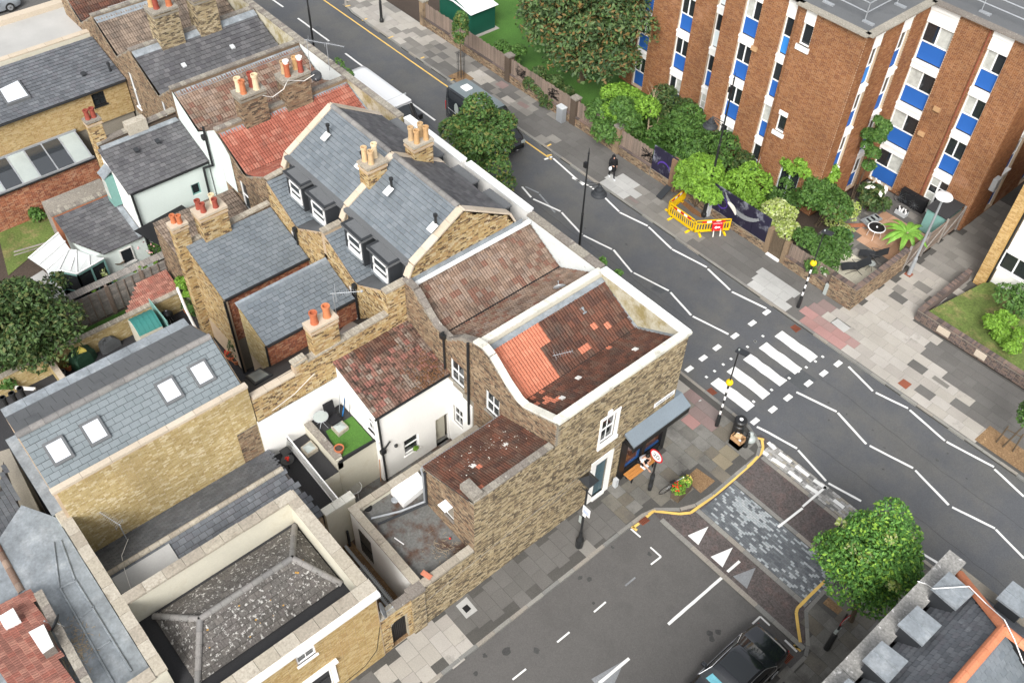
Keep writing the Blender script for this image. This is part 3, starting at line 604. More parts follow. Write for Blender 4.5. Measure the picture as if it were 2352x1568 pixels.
# near side pavement in front of the terrace and round the corner ------
NK = [(-200, 27.55), (-13.3, 27.55), (-12.6, 27.3), (-12.1, 27.0), (-11.84, 26.5), (-11.8, 23.3), (-11.9, 22.3), (-12.2, 21.6), (-12.9, 20.75), (-13.06, 20.1), (-13.08, 19.4), (-13.1, 7.0), (-13.1, -60)]
near_pav = pavement('corner_pavement', NK + [(-15.2, -60), (-15.2, 23.2), (-200, 23.2)])
NPATCH = [('pink_paving', TP(2, 2, [(1530, 700), (1570, 650), (1740, 790), (1640, 860), (1480, 720)])), ('dull_pink_paving', TP(2, 2, [(1570, 650), (1750, 560), (1900, 640), (1750, 790)])),
          ('dull_pink_paving', TP(2, 2, [(1560, 490), (1650, 440), (1880, 600), (1800, 640)])), ('buff_paving', TP(2, 2, [(1770, 1100), (1970, 960), (2130, 1030), (1900, 1225)])),
          ('light_paving', TP(2, 3, [(740, 110), (825, 45), (950, 170), (870, 230)])), ('mid_paving', TP(2, 3, [(540, 300), (580, 270), (690, 380), (640, 415)])),
          ('light_paving', TP(1, 3, [(900, 1568), (1400, 1150), (1640, 960), (1900, 1230), (1500, 1568)])), ('light_paving', TP(2, 2, [(1430, 400), (1500, 280), (1640, 430), (1570, 480)]))]
def pick_near(x, y):
    for m, q in NPATCH:
        if inpoly(x, y, q): return m
    return 'grey_paving' if (y < 19 and x < -13) or x < -18 else 'paving'
pit = TP(2, 2, [(1545, 1240), (1655, 1145), (1820, 1260), (1690, 1370)])
np_in = [(-64, 23.6), (-64, 27.38), (-13.4, 27.38), (-12.8, 27.1), (-12.3, 26.8), (-12.02, 26.4), (-11.98, 23.3), (-12.1, 22.3), (-13.05, 20.7), (-13.2, 19.6), (-13.28, 5.5), (-14.95, 5.5), (-14.95, 23.6)]
slabs(near_pav, np_in, .8, .62, pick_near, holes=[pit], x0=-64, y0=5.5)
sheet('tree_pit', pit, 'soil', -.004)
kerb(near_pav, NK, inner=-1)
# right hand pavement of the side street -------------------------------
RK = [(-4.3, -60), (-4.3, 20.3), (-4.5, 20.7), (-5.5, 21.9), (-5.6, 23.9), (-5.6, 27.0), (-5.0, 27.85), (60, 27.85)]
right_pav = pavement('right_pavement', RK + [(60, 23.5), (-1, 23.5), (-1, -60)])
pit2 = TP(3, 3, [(490, 850), (570, 770), (780, 940), (690, 1000)])
slabs(right_pav, [(-4.1, 12), (-4.1, 20.3), (-4.35, 20.8), (-5.3, 22.0), (-5.4, 27.0), (-4.8, 27.65), (2, 27.65), (2, 23.6), (-2.4, 23.6), (-2.4, 12)], .8, .62, lambda x, y: 'light_paving' if random.random() < .12 and y < 18.5 else 'paving', holes=[pit2], singles=160)
sheet('tree_pit', pit2, 'soil', -.004); kerb(right_pav, RK, inner=-1 * -1)
# raised table at the junction ----------------------------------------
TZ = -.035
sheet('raised_crossing', [(-13.1, 20.5), (-4.3, 20.5), (-5.4, 27.7), (-12.5, 27.7)], 'red_asphalt', TZ)
def strip(name, x0, y0, x1, y1, sx, sy, m, singles, gap=.01, stagger=True, parent=None, zz=TZ, pick=None, poly=None):
    b = sheet(name, [(x0, y0), (x1, y0), (x1, y1), (x0, y1)], 'joint', zz + .006); D = {}; r = 0; y = y0
    while y + sy <= y1 + .01:
        x = x0 - (sx / 2 if stagger and r % 2 else 0)
        while x < x1:
            a, c = max(x, x0), min(x + sx, x1); x += sx
            if c - a < .05: continue
            if poly and not inpoly((a + c) / 2, y + sy / 2, poly): continue
            mm = pick((a + c) / 2, y) if pick else m
            D.setdefault(mm, []).append(((a, y, zz - .01 + random.uniform(-.002, .002)), (c - a - gap, 0, 0), (0, sy - gap, 0), (0, 0, .028)))
        y += sy; r += 1
    tot = sum(map(len, D.values())) or 1
    for mm, L in D.items(): pieces(b, name.replace('_strip', '') if False else {'paver_strip': 'paver', 'sett_strip': 'sett', 'granite_strip': 'granite_block'}[name], 'paving_block', BOXP, mm, L, int(singles * len(L) / tot))
    return b
strip('granite_strip', -12.3, 20.42, -4.45, 20.66, .9, .24, 'kerb', 60)
strip('granite_strip', -11.6, 22.02, -5.55, 22.26, .9, .24, 'kerb', 60)
mat('pale_paver', [(.30, .33, .34), (.26, .29, .30), (.34, .36, .37)], fine=.12)
pc = P(*T(2, 2, 2150, 1540))
def pick_pav(x, y):
    dd = math.hypot((x - pc[0]) / 1.2, (y - pc[1]) / .75); return 'pale_paver' if random.random() < (.8 if dd < .8 else .12) else 'paver'
strip('paver_strip', -11.5, 22.27, -5.55, 24.5, .2, .1, 'paver', 300, pick=pick_pav)
strip('granite_strip', -11.55, 24.51, -5.55, 24.72, .9, .21, 'kerb', 50)
strip('granite_strip', -11.6, 26.58, -5.5, 26.8, .9, .21, 'kerb', 50)
strip('sett_strip', -11.8, 26.81, -5.2, 27.75, .22, .13, 'sett', 200)
MZ = RZ + .005
def line(parent, a, b, w, m='road_white', z=MZ, name='road_marking'):
    a, b = Vector((a[0], a[1], 0)), Vector((b[0], b[1], 0)); d = (b - a).normalized(); n = Vector((-d.y, d.x, 0)) * (w / 2)
    if (b - a).length > .8:      # hand-laid edges
        mbx = MB(); L = []; R = []; k = max(2, int((b - a).length / .35))
        for i in range(k + 1):
            q = a + (b - a) * (i / k); L.append(q + n * random.uniform(.88, 1.1)); R.append(q - n * random.uniform(.88, 1.1))
        mbx.quad(*[(p.x, p.y, z) for p in R + L[::-1]])
    else: mbx = MB().quad(*[(p.x, p.y, z) for p in (a - n, b - n, b + n, a + n)])
    return mbx.build(name, m, parent)
def marks(parent, segs, c, r, w, m='road_white', z=MZ):
    for (x0, y0, x1, y1) in segs: line(parent, P(*T(c, r, x0, y0), z), P(*T(c, r, x1, y1), z), w, m, z)
marks(road, [(90, 150, 172, 245), (190, 260, 435, 370), (445, 380, 625, 575), (640, 585, 895, 710), (910, 715, 1075, 915), (1090, 920, 1405, 1080), (1420, 1095, 1605, 1300), (1620, 1310, 1940, 1470)], 2, 1, .12)
marks(road, [(120, 150, 240, 205), (245, 215, 385, 380)], 2, 1, .11, 'worn_white', MZ - .002)
marks(road, [(540, 70, 715, 155), (720, 165, 800, 212), (805, 220, 960, 373), (965, 380, 1215, 500), (1225, 510, 1430, 705), (1435, 710, 1745, 870), (1755, 885, 1955, 1075), (1970, 1090, 2280, 1240)], 2, 1, .12)
marks(road, [(370, 1420, 640, 1660)], 2, 0, .12)
marks(road, [(722, 237, 940, 455), (965, 470, 1255, 610), (1270, 625, 1585, 900), (1600, 910, 2025, 1135), (2030, 1155, 2294, 1400), (255, 465, 615, 640), (625, 650, 880, 930), (910, 945, 1300, 1145), (1320, 1165, 1620, 1475), (1650, 1495, 2035, 1685), (0, 825, 260, 970), (270, 985, 520, 1260), (540, 1280, 835, 1440), (-100, 775, 0, 825)], 3, 2, .12)
marks(road, [(2040, 190, 2294, 450), (2300, 460, 2700, 660), (1290, 350, 1520, 490), (1000, 190, 1280, 345)], 3, 3, .12)
marks(road, [(150, 0, 245, 65), (375, 165, 655, 370), (800, 480, 1070, 680), (1400, 930, 1605, 1080), (-100, -190, 40, -80)], 1, 0, .14)
for px, py in [(1761, 717), (1728, 742), (1688, 771), (1647, 798), (1615, 822), (1583, 847), (1925, 835), (1892, 857), (1857, 880), (1810, 913), (1775, 940), (1734, 967)]:
    x, y, _ = P(px, py, MZ); line(road, (x, y - .24), (x, y + .24), .26)
for c, r, L in ((3, 2, [(490, 148), (425, 190), (343, 243), (272, 280), (190, 340), (113, 388), (32, 445)]), (2, 2, [(2250, 495), (2165, 550), (2090, 600), (2180, 10), (2110, 60), (2040, 110), (1963, 168), (1893, 218), (1815, 277), (1742, 330)]), (2, 1, [(2248, 1487), (2180, 1535)])):
    for q in L:
        x, y, _ = P(*T(c, r, *q), MZ); line(road, (x - .07, y), (x + .07, y), .13, z=MZ + .002)
zc = [((1783, 752), (1883, 816)), ((1748, 777), (1842, 845)), ((1709, 806), (1806, 872)), ((1669, 838), (1761, 898)), ((1634, 866), (1706, 925))]
for i, yy in enumerate((33.72, 32.42, 31.15, 29.85, 28.62)):
    line(road, (-16.2, yy), (-13.85, yy), .62)
sheet('road_patch', TP(3, 2, [(140, 330), (270, 240), (440, 355), (310, 460)], MZ - .002), 'road_patch', MZ - .002, parent=road)
sheet('road_patch', TP(2, 1, [(1240, 1060), (1330, 1010), (1400, 1080), (1330, 1110)], MZ - .002), 'road_patch', MZ - .002, parent=road)
sheet('road_patch', TP(1, 0, [(510, 250), (555, 232), (590, 262), (550, 280)], MZ - .002), 'road_patch', MZ - .002, parent=road)
# yellow lines
line(road, (-75, 34.62), (-35.0, 34.62), .11, 'road_yellow', MZ, 'yellow_line')
for q in ((800, 60, 845, 50), (950, 185, 995, 168), (1185, 345, 1230, 325), (1465, 530, 1508, 512), (1745, 722, 1785, 705)):
    line(far_pav, P(*T(1, 0, q[0], q[1]), .006), P(*T(1, 0, q[2], q[3]), .006), .12, 'road_yellow', .006, 'yellow_line')
line(far_pav, P(*T(2, 0, 300, 1320), .006), P(*T(2, 0, 350, 1292), .006), .12, 'road_yellow', .006, 'yellow_line')
line(road, P(*T(2, 0, 315, 1395), MZ), P(*T(2, 0, 355, 1388), MZ), .14, 'road_yellow', MZ, 'yellow_line'); line(road, P(*T(2, 0, 290, 1430), MZ), P(*T(2, 0, 360, 1405), MZ), .14, 'road_white')
YL = [T(2, 2, *q) for q in [(2240, 890), (2250, 960), (2235, 1010), (2150, 1100), (2010, 1225), (1840, 1370), (1650, 1510), (1600, 1545), (1500, 1555), (1270, 1530), (1225, 1560)]]
for a, b in zip(YL, YL[1:]): line(side_road, P(*a, TZ + .04), P(*b, TZ + .04), .13, 'road_yellow', TZ + .04, 'yellow_line')
YR = [T(3, 3, *q) for q in [(510, 650), (265, 895), (253, 935), (268, 1060), (290, 1200)]]
for a, b in zip(YR, YR[1:]): line(side_road, P(*a, TZ + .04), P(*b, TZ + .04), .13, 'road_yellow', TZ + .04, 'yellow_line')
marks(side_road, [(1205, 80, 1240, 50)], 2, 3, .13, 'road_yellow', TZ + .03); marks(side_road, [(1140, 135, 1085, 175), (1065, 158, 1120, 200)], 2, 3, .12, 'road_yellow'); marks(side_road, [(235, 1220, 295, 1280), (240, 1250, 285, 1232)], 3, 3, .13, 'road_yellow')
marks(side_road, [(2190, 875, 2260, 890)], 2, 2, .12, 'road_yellow', TZ + .032)
marks(side_road, [(1065, 185, 1152, 260), (1240, 350, 1335, 435), (1335, 435, 1245, 505), (735, 930, 840, 840), (405, 1200, 515, 1110), (5, 1535, 125, 1440), (2155, 1035, 2225, 970), (2225, 970, 2310, 1050)], 2, 3, .075)
marks(side_road, [(1015, 695, 1105, 620)], 2, 3, .075, 'worn_white'); marks(side_road, [(1400, 1040, 1905, 600), (780, 1568, 1050, 1345)], 2, 3, .13)
marks(side_road, [(1930, 570, 2040, 475)], 2, 3, .12, 'road_white', TZ + .02)
marks(side_road, [(150, 1180, 260, 1285)], 3, 3, .09); marks(side_road, [(90, 170, 310, 0)], 3, 3, .11, 'road_white', TZ + .03); marks(side_road, [(310, 1490, 520, 1310)], 3, 2, .11, 'road_white', TZ + .03)
for q in ([(1575, 245), (1760, 165), (1670, 330)], [(1780, 435), (1978, 352), (1887, 530)]):
    sheet('road_marking', TP(2, 3, q, TZ + .006), 'road_white', TZ + .006, parent=side_road)
sheet('road_marking', TP(2, 3, [(1980, 610), (2183, 533), (2105, 720)], TZ + .006), 'worn_white', TZ + .006, parent=side_road)
sheet('road_marking', TP(2, 3, [(710, 1530), (1010, 1360), (905, 1600), (800, 1640)], MZ - .002), 'worn_white', MZ - .002, parent=side_road)
marks(side_road, [(0, 915, 65, 975), (100, 1010, 210, 1090), (250, 1125, 365, 1215), (410, 1250, 520, 1325), (590, 1430, 680, 1500), (35, 1060, 150, 1135), (185, 1175, 300, 1265), (340, 1300, 440, 1365), (-60, 990, 0, 1030)], 3, 2, .2, 'road_white', TZ + .03)
# covers and gullies ---------------------------------------------------
def cover(parent, c, r, q, m='rust', z=.012, name='manhole_cover', frame='galv'):
    pts = TP(c, r, q, z); sheet(name, pts, m, z, parent=parent)
def gully(name, c, r, q, parent, z=MZ + .004):
    p = [Vector(v) for v in TP(c, r, q, z)]; g = sheet(name, p, 'black', z, parent=parent); m = MB()
    for i in range(7): a = p[0].lerp(p[1], (i + .3) / 7); b = p[3].lerp(p[2], (i + .3) / 7); m.bar(a + Vector((0, 0, .012)), b + Vector((0, 0, .012)), .03, .02)
    for i in range(3): a = p[0].lerp(p[3], i / 2); b = p[1].lerp(p[2], i / 2); m.bar(a + Vector((0, 0, .012)), b + Vector((0, 0, .012)), .03, .02)
    m.build('grating', 'rust', g)
gully('gully', 2, 2, [(1735, 460), (1790, 425), (1840, 470), (1785, 500)], road); gully('gully', 3, 1, [(200, 1410), (245, 1385), (300, 1420), (250, 1455)], road)
gully('gully', 2, 3, [(1110, 100), (1180, 55), (1235, 110), (1170, 155)], side_road); gully('gully', 3, 3, [(100, 1330), (160, 1270), (230, 1330), (160, 1395)], side_road)
cover(far_pav, 3, 2, [(1160, 385), (1215, 345), (1290, 395), (1235, 440)]); cover(far_pav, 3, 2, [(1465, 340), (1495, 315), (1630, 410), (1605, 435)], 'mid_paving')
cover(far_pav, 3, 1, [(565, 1365), (625, 1330), (740, 1415), (680, 1455)], 'white_paving'); cover(far_pav, 2, 0, [(42, 930), (75, 905), (160, 955), (125, 975)], 'dull_pink_paving')
cover(far_pav, 1, 0, [(2140, 755), (2200, 725), (2270, 765), (2210, 800)], 'dull_pink_paving'); cover(far_pav, 2, 1, [(1040, 250), (1065, 238), (1140, 290), (1115, 305)], 'dull_pink_paving')
cover(far_pav, 2, 1, [(1890, 620), (1930, 600), (2015, 670), (1980, 690)], 'grey_paving'); cover(near_pav, 1, 3, [(1790, 875), (1885, 795), (1985, 915), (1885, 990)], 'white_paving'); cover(near_pav, 1, 3, [(1845, 895), (1890, 860), (1930, 900), (1885, 940)], 'black', .016)
cover(near_pav, 2, 2, [(1670, 545), (1690, 530), (1700, 540), (1680, 550)], 'white_paving')
sheet('leaf_litter', TP(2, 1, [(1440, 230), (1480, 225), (1690, 385), (1700, 430), (1620, 390), (1540, 320)], .02), 'leaf_litter', .02, kind='stuff')
mat('oil_stain', (.055, .055, .054), rough=.7, fine=.3)
r_ = random.Random(21)
def blob(parent, cx, cy, rx, ry, m='oil_stain', z=MZ - .003, name='oil_stain'):
    MB().quad(*[(cx + rx * cos(2 * pi * k / 11) * r_.uniform(.6, 1.2), cy + ry * sin(2 * pi * k / 11) * r_.uniform(.6, 1.2), z) for k in range(11)]).build(name, m, parent)
for c, r, x, y, s in ((2, 3, 610, 620, .12), (2, 3, 690, 635, .12), (2, 3, 1770, 1120, .14), (2, 3, 1850, 1105, .12), (2, 3, 1790, 1170, .12), (2, 3, 220, 1275, .12), (2, 3, 900, 350, .08), (1, 3, 2240, 1280, .22), (1, 3, 2050, 1320, .1), (1, 3, 1970, 1480, .1), (2, 3, 1230, 410, .1), (2, 3, 730, 850, .08)):
    q = P(*T(c, r, x, y), MZ); blob(side_road, q[0], q[1], s * r_.uniform(.8, 1.4), s)
for k in range(26): blob(road, r_.choice((r_.uniform(-45, -18), r_.uniform(-12, -4))), r_.uniform(28.2, 34.3), r_.uniform(.03, .1), r_.uniform(.03, .08))
def crack(parent, pts, m='oil_stain'):
    b = MB()
    for (a, c) in zip(pts, pts[1:]): b.bar((a[0], a[1], MZ - .002), (c[0], c[1], MZ - .002), .018, .003)
    b.build('crack', m, parent)
for y0, x0, x1 in ((31.05, -48, -20), (32.9, -13, 0), (29.3, -12, 2)):
    pts = []; x = x0; y = y0
    while x < x1: pts.append((x, y)); x += r_.uniform(.2, .5); y += r_.uniform(-.05, .05)
    crack(road, pts)
# ================================================================== TERRACE
def hx(X, y0, c, r, *pts):
    q = [PX(*T(c, r, *p), X) for p in pts]; return (min(a[1] for a in q) - y0, max(a[1] for a in q) - y0, min(a[2] for a in q), max(a[2] for a in q))
def hy(Y, x0, c, r, *pts):
    q = [PY(*T(c, r, *p), Y) for p in pts]; return (min(a[0] for a in q) - x0, max(a[0] for a in q) - x0, min(a[2] for a in q), max(a[2] for a in q))
def roofq(parent, A, B, C, D, kind, m, **k):
    A, B, C, D = map(Vector, (A, B, C, D)); U = (B - A).normalized(); V = ((D - A) - U * (D - A).dot(U)).normalized()
    pl = [(0, 0), ((B - A).length, 0), ((C - A).dot(U), (C - A).dot(V)), ((D - A).dot(U), (D - A).dot(V))]
    mn = min(p[0] for p in pl); o = A + U * mn; pl = [(a - mn, b) for a, b in pl]
    return roof(parent, o, U, V, max(p[0] for p in pl), max(p[1] for p in pl), kind, m, clip=pl, **k)
def butterfly(t, xl, xr, xv, zv, zl, zr, y0, y1, ml, mr=None, kind='pan', w=.3, e=.3, n=150, mats2=None):
    roof(t, (xv - .05, y0, zv), (0, 1, 0), (xl - xv, 0, zl - zv), y1 - y0, math.hypot(xl - xv, zl - zv), kind, ml, w, e, n, mats2=mats2)
    roof(t, (xv + .05, y1, zv), (0, -1, 0), (xr - xv, 0, zr - zv), y1 - y0, math.hypot(xr - xv, zr - zv), kind, mr or ml, w, e, n)
    MB().box(xv - .09, y0, zv - .08, xv + .09, y1, zv + .015).build('valley_gutter', 'valley', t)
def party(t, x, y0, y1, z0, z1, m, cop, w=.26, seg=.75, n=20, ct=.1):
    MB().box(x - w / 2, y0, z0, x + w / 2, y1, z1).build('party_wall', m, t)
    coping(t, [(x, y0, z1), (x, y1, z1)], w + .06, ct, cop, seg, singles=n)
def flash(t, a, b, w, m='lead', rise=.03):
    MB().obox(a, Vector(b) - Vector(a), w, (0, 0, rise)).build('lead_flashing', m, t)
YR0, YF = 16.15, 23.5
# ---- H1 corner house ------------------------------------------------
h1 = thing('corner_house', 'corner house with orange patch on its tiled valley roof and a black shopfront below', 'house', (-17.5, 19.8, 0))
def h1m(u, v, j): return 'orange_tile' if u < 2.75 - (0 if v > 1.3 else .55) and True else ('orange_tile' if (abs(u - 3.9) < .2 and j == 1) or (abs(u - 4.9) < .2 and j == 3) or (abs(u - 5.6) < .2 and j == 2) else 'dark_red_tile')
roof(h1, (-17.55, 16.4, 6.3), (0, 1, 0), (-2.3, 0, 1.25), 6.8, 2.62, 'pan', 'dark_red_tile', .29, .29, 190, mats2=h1m)
roof(h1, (-17.45, 23.2, 6.3), (0, -1, 0), (2.2, 0, 1.2), 6.8, 2.5, 'pan', 'dark_red_tile', .24, .27, 100, mats2=lambda u, v, j: 'orange_tile' if (u > 5.3 and v < 1.2 and random.random() < .35) or random.random() < .006 else 'dark_red_tile')
MB().box(-17.6, 16.4, 6.2, -17.4, 23.2, 6.31).build('valley_gutter', 'valley', h1)
T1 = [(0, 8.05), (.55, 8.2), (1.0, 8.05), (2.0, 7.3), (2.75, 6.9), (3.1, 6.9), (4.95, 7.72)]
wh1 = (-19.25 + 20.05, -18.4 + 20.05, 4.65, 5.9)
F = wall(h1, (-20.05, YR0), (-15.05, YR0), 2.6, T1, 'dark_mortar', 'brown_brick', [wh1], 0); window(h1, F, *wh1, sill='dirty_coping')
wall(h1, (-15.3, 16.45), (-20.0, 16.45), 5.5, [(0, 7.7), (1.85, 6.9), (2.5, 6.9), (4.2, 8.0), (4.7, 8.0)], 'render_stained')
coping(h1, [(-20.05 + s, 16.3, z) for s, z in T1], .32, .09, 'cream_coping', .6)
sh = [hx(-15.05, 12.1, 2, 2, (812, 715), (925, 640), (895, 860), (800, 900)), None]
SW = (18.78 - 12.1, 19.62 - 12.1, 4.15, 5.75); DR = (18.78 - 12.1, 19.52 - 12.1, .15, 2.75); SF = (20.45 - 12.1, 23.3 - 12.1, .25, 3.0)
topS = [(0, 6.3), (4.05, 6.3), (4.06, 7.75), (11.45, 7.75)]
F = wall(h1, (-15.05, 12.1), (-15.05, 23.55), 0, topS, 'dark_mortar', 'side_brick', [SW, DR, SF], 300)
coping(h1, [(-15.12, 16.15, 7.75), (-15.12, 23.6, 7.75)], .36, .14, 'cream_coping', .9); coping(h1, [(-15.2, 12.1, 6.3), (-15.2, 16.1, 6.3)], .3, .07, 'dirty_coping', .3)
window(h1, F, *SW, sill='render_white')
b = MB(); F.box(b, SW[0] - .12, SW[1] + .22, SW[3], SW[3] + .16, -.02, .05); F.box(b, SW[1], SW[1] + .2, SW[2] - .1, SW[3], -.02, .05); F.box(b, SW[0] - .1, SW[0], SW[2], SW[3], -.02, .05); F.box(b, SW[0] + .28, SW[0] + .5, SW[3] + .16, SW[3] + .42, -.02, .08); F.box(b, SW[0] - .1, SW[1] + .25, SW[2] - .3, SW[2] - .1, -.02, .09); b.build('window_surround', 'render_white', h1)
b = MB(); F.box(b, DR[0] - .28, DR[0], 0, DR[3] + .3, -.02, .06); F.box(b, DR[1], DR[1] + .3, 0, DR[3] + .3, -.02, .06); F.box(b, DR[0], DR[1], DR[3], DR[3] + .3, -.02, .06); F.box(b, DR[0], DR[1], 0, DR[2], -.1, .12); b.build('door_surround', 'render_white', h1)
b = MB(); F.box(b, DR[0], DR[1], DR[2], DR[3], -.12, -.07); d = b.build('door', 'door_blue', h1)
for i in range(2):
    for j in range(3):
        b = MB(); F.box(b, DR[0] + .1 + i * .34, DR[0] + .36 + i * .34, .3 + j * .82, .95 + j * .82, -.07, -.05); b.build('door_panel', 'door_blue', d)
MB().ball(F(DR[0] + .1, 1.2, -.04), .04).build('door_handle', 'chrome', d)
b = MB(); F.box(b, SF[0] - .1, SF[0] + .28, .02, 3.0, -.05, .1); F.box(b, 9.72, 9.92, .02, 3.0, -.1, .1); F.box(b, SF[1] - .15, SF[1] + .15, .02, 3.0, -.1, .1); F.box(b, SF[0], SF[1], .02, .62, -.1, .06); F.box(b, SF[0], SF[1], 2.75, 3.0, -.1, .08); sf = b.build('shopfront', 'shop_black', h1)
b = MB(); F.box(b, SF[0] + .28, 9.72, .62, .72, -.08, -.02); F.box(b, 9.6, 9.7, .7, 2.75, -.08, -.02); F.box(b, 9.92, SF[1] - .1, .62, .72, -.08, -.02); b.build('shop_window_frame', 'blue_frame', sf)
for a, c in ((SF[0] + .28, 9.6), (9.92, SF[1] - .15)): MB().quad(F(a, .7, -.08), F(c, .7, -.08), F(c, 2.75, -.08), F(a, 2.75, -.08)).build('shop_window', 'shop_glass', sf)
b = MB(); c0, c1 = 20.42, 24.05
b.add([(-15.03, c0, 3.55), (-14.42, c0, 3.22), (-14.42, c1, 3.22), (-15.03, c1, 3.55), (-15.03, c0, 3.42), (-14.42, c0, 3.12), (-14.42, c1, 3.12), (-15.03, c1, 3.42)], [(0, 1, 2, 3), (4, 7, 6, 5), (0, 4, 5, 1), (2, 6, 7, 3), (1, 5, 6, 2), (0, 3, 7, 4)])
b.add([(-15.03, c1 - .5, 3.56), (-15.03, c1, 3.56), (-16.5, c1, 3.2), (-16.5, c1 - .5, 3.5)], [(0, 1, 2, 3)])
b.build('canopy', 'canopy_grey', h1); MB().box(-14.5, c0 + .02, 2.75, -14.43, c1 - .02, 3.14).box(-15.0, c0 + .02, 2.9, -14.5, c0 + .08, 3.2).box(-15.0, c1 - .08, 2.75, -14.5, c1 - .02, 3.2).build('fascia', 'shop_black', h1)
a = PX(*T(2, 2, 1275, 590), -15.0); 
b = MB(); b.box(-15.03, 22.12, 3.99, -15.0, 23.42, 4.24); sg = b.build('street_name_plate', 'sign_white', h1)
text(sg, 'VIVIAN ROAD', (-14.996, 22.22, 4.06), (0, 1, 0), (0, 0, 1), .11, 'black', width=1.1)
b = MB(); F.box(b, 6.8, 7.0, .2, .55, .0, .12); 
MB().box(-14.98, 20.1, 0, -14.78, 20.28, .55).build('service_cabinet', 'grey_panel', h1)
pipe(h1, [(-15.02, 16.1, 2.2), (-15.02, 20.2, 3.0)], .012, 'dirty_coping', 'cable'); pipe(h1, [(-15.02, 9.6, 1.9), (-15.02, 20.2, 3.1)], .01, 'dirty_coping', 'cable')
# front wall with mossy inner face
wall(h1, (-15.05, YF + .05), (-20.0, YF + .05), 0, 7.8, 'dark_mortar', None)
wall(h1, (-19.9, 23.25), (-15.3, 23.25), 6.1, 7.8, 'render_mossy'); MB().box(-20, 23.26, 6, -15.06, 23.54, 7.79).build('front_parapet', 'render_mossy', h1)
coping(h1, [(-20.0, 23.4, 7.8), (-15.0, 23.4, 7.8)], .4, .12, 'white_coping', .9)
party(h1, -20.02, 16.2, 23.3, 0, 7.82, 'render_cream', 'cream_coping', .26, 1.2)
flash(h1, (-19.85, 16.5, 7.58), (-19.85, 23.2, 7.58), (.22, 0, -.1)); flash(h1, (-15.5, 16.5, 7.46), (-15.5, 23.2, 7.46), (.22, 0, .1)); flash(h1, (-19.8, 23.12, 7.4), (-17.5, 23.12, 6.32), (0, .13, .02)); flash(h1, (-17.5, 23.12, 6.32), (-15.4, 23.12, 7.5), (0, .13, .02))
# small things on the H1 roof
for c, r, x, y in ((2, 1, 635, 1265), (2, 2, 85, 85)):
    p = PX(*T(c, r, x, y), -19.2 if r == 1 else -18.9); z = 6.3 + (-17.5 - p[0]) / 2.3 * 1.25
    p = P(*T(c, r, x, y), 7.15 if r == 1 else 7.0); MB().obox((p[0] - .12, p[1] - .1, p[2] + .1), (.26, 0, -.14), (0, .2, 0), (.02, 0, .04)).build('roof_light', 'lead', h1)
for c, r, x, y in ((2, 2, 1100, 90), (2, 2, 445, 525), (2, 2, 590, 345)):
    p = P(*T(c, r, x, y), 7.0); MB().obox((p[0] - .1, p[1] - .08, p[2] - .02), (.22, 0, .11), (0, .18, 0), (0, 0, .06)).build('vent_tile', 'old_white', h1)
def aerial(parent, base, L=.9, az=0, m='galv', n=9, mast=.0, el=0):
    b = MB(); p = Vector(base); top = p + Vector((0, 0, mast))
    if mast: b.tube(p, top, .02, n=6)
    e = Vector((cos(az) * cos(el), sin(az) * cos(el), sin(el))); x = Vector((-sin(az), cos(az), 0)); b.tube(top - e * .1, top + e * L, .012, n=5)
    for i in range(n): q = top + e * (L * (i + 1) / n); w = .16 - .006 * i; b.tube(q - x * w, q + x * w, .006, n=4)
    for k in (-1, 1): b.tube(top + x * .2 * k + Vector((0, 0, -.12)), top + x * .2 * k + Vector((0, 0, .12)), .008, n=4); b.tube(top, top + x * .2 * k, .008, n=4)
    return b.build('aerial', m, parent)
p = P(*T(2, 2, 385, 135), 6.9); aerial(h1, p, .75, 1.1, n=7, el=.1)
# flat roofed back building and the tiled outrigger along the side street
FLZ = 2.62
e1 = h1
wn = hy(12.1, -18.1, 1, 2, (1700, 1400), (1790, 1420), (1790, 1540)); wn = (1.25, 1.75, 3.5, 4.5)
F = wall(h1, (-18.1, 12.1), (-15.06, 12.1), FLZ, [(0, 5.1), (3.04, 6.25)], 'dark_mortar', 'brown_brick', [wn], 0); window(h1, F, *wn, style='one', sill='dirty_coping')
# window vent propped open
b = MB(); F.box(b, wn[0] + .02, wn[1] - .02, wn[3] - .02, wn[3] + .02, -.02, .4); b.build('open_casement', 'white_paint', h1)
MB().box(-18.05, 12.15, FLZ, -15.2, 16.1, 5.0).build('outrigger_core', 'dark_mortar', h1)
roof(h1, (-18.2, 16.15, 5.18), (0, -1, 0), (2.85, 0, 1.02), 4.1, 3.03, 'pan', 'dark_red_tile', .23, .25, 60, mats2=lambda u, v, j: 'orange_tile' if (abs(u - 2.6) < .15 and j == 7) or (abs(u - 3.3) < .12 and j == 11) else 'dark_red_tile')
for c, r, x, y in ((1, 2, 2235, 945), (1, 2, 1945, 1135)):
    p = P(*T(c, r, x, y), 5.7); MB().obox((p[0] - .12, p[1] - .1, p[2] + .0), (.24, 0, .09), (0, .2, 0), (-.01, 0, .05)).build('vent_tile', 'old_white', h1)
b = MB(); r_ = random.Random(3)
for i in range(60):
    u, v = r_.gauss(1.7, .9), r_.gauss(1.4, .6)
    if 0 < u < 4 and 0 < v < 2.8: q = r_.uniform(.01, .035); b.obox((-18.2 + v * .94, 16.15 - u, 5.25 + v * .34), (q, 0, q * .3), (0, q * 1.4, 0), (0, 0, q * .5))
b.build('fallen_mortar', 'petal_white', h1)
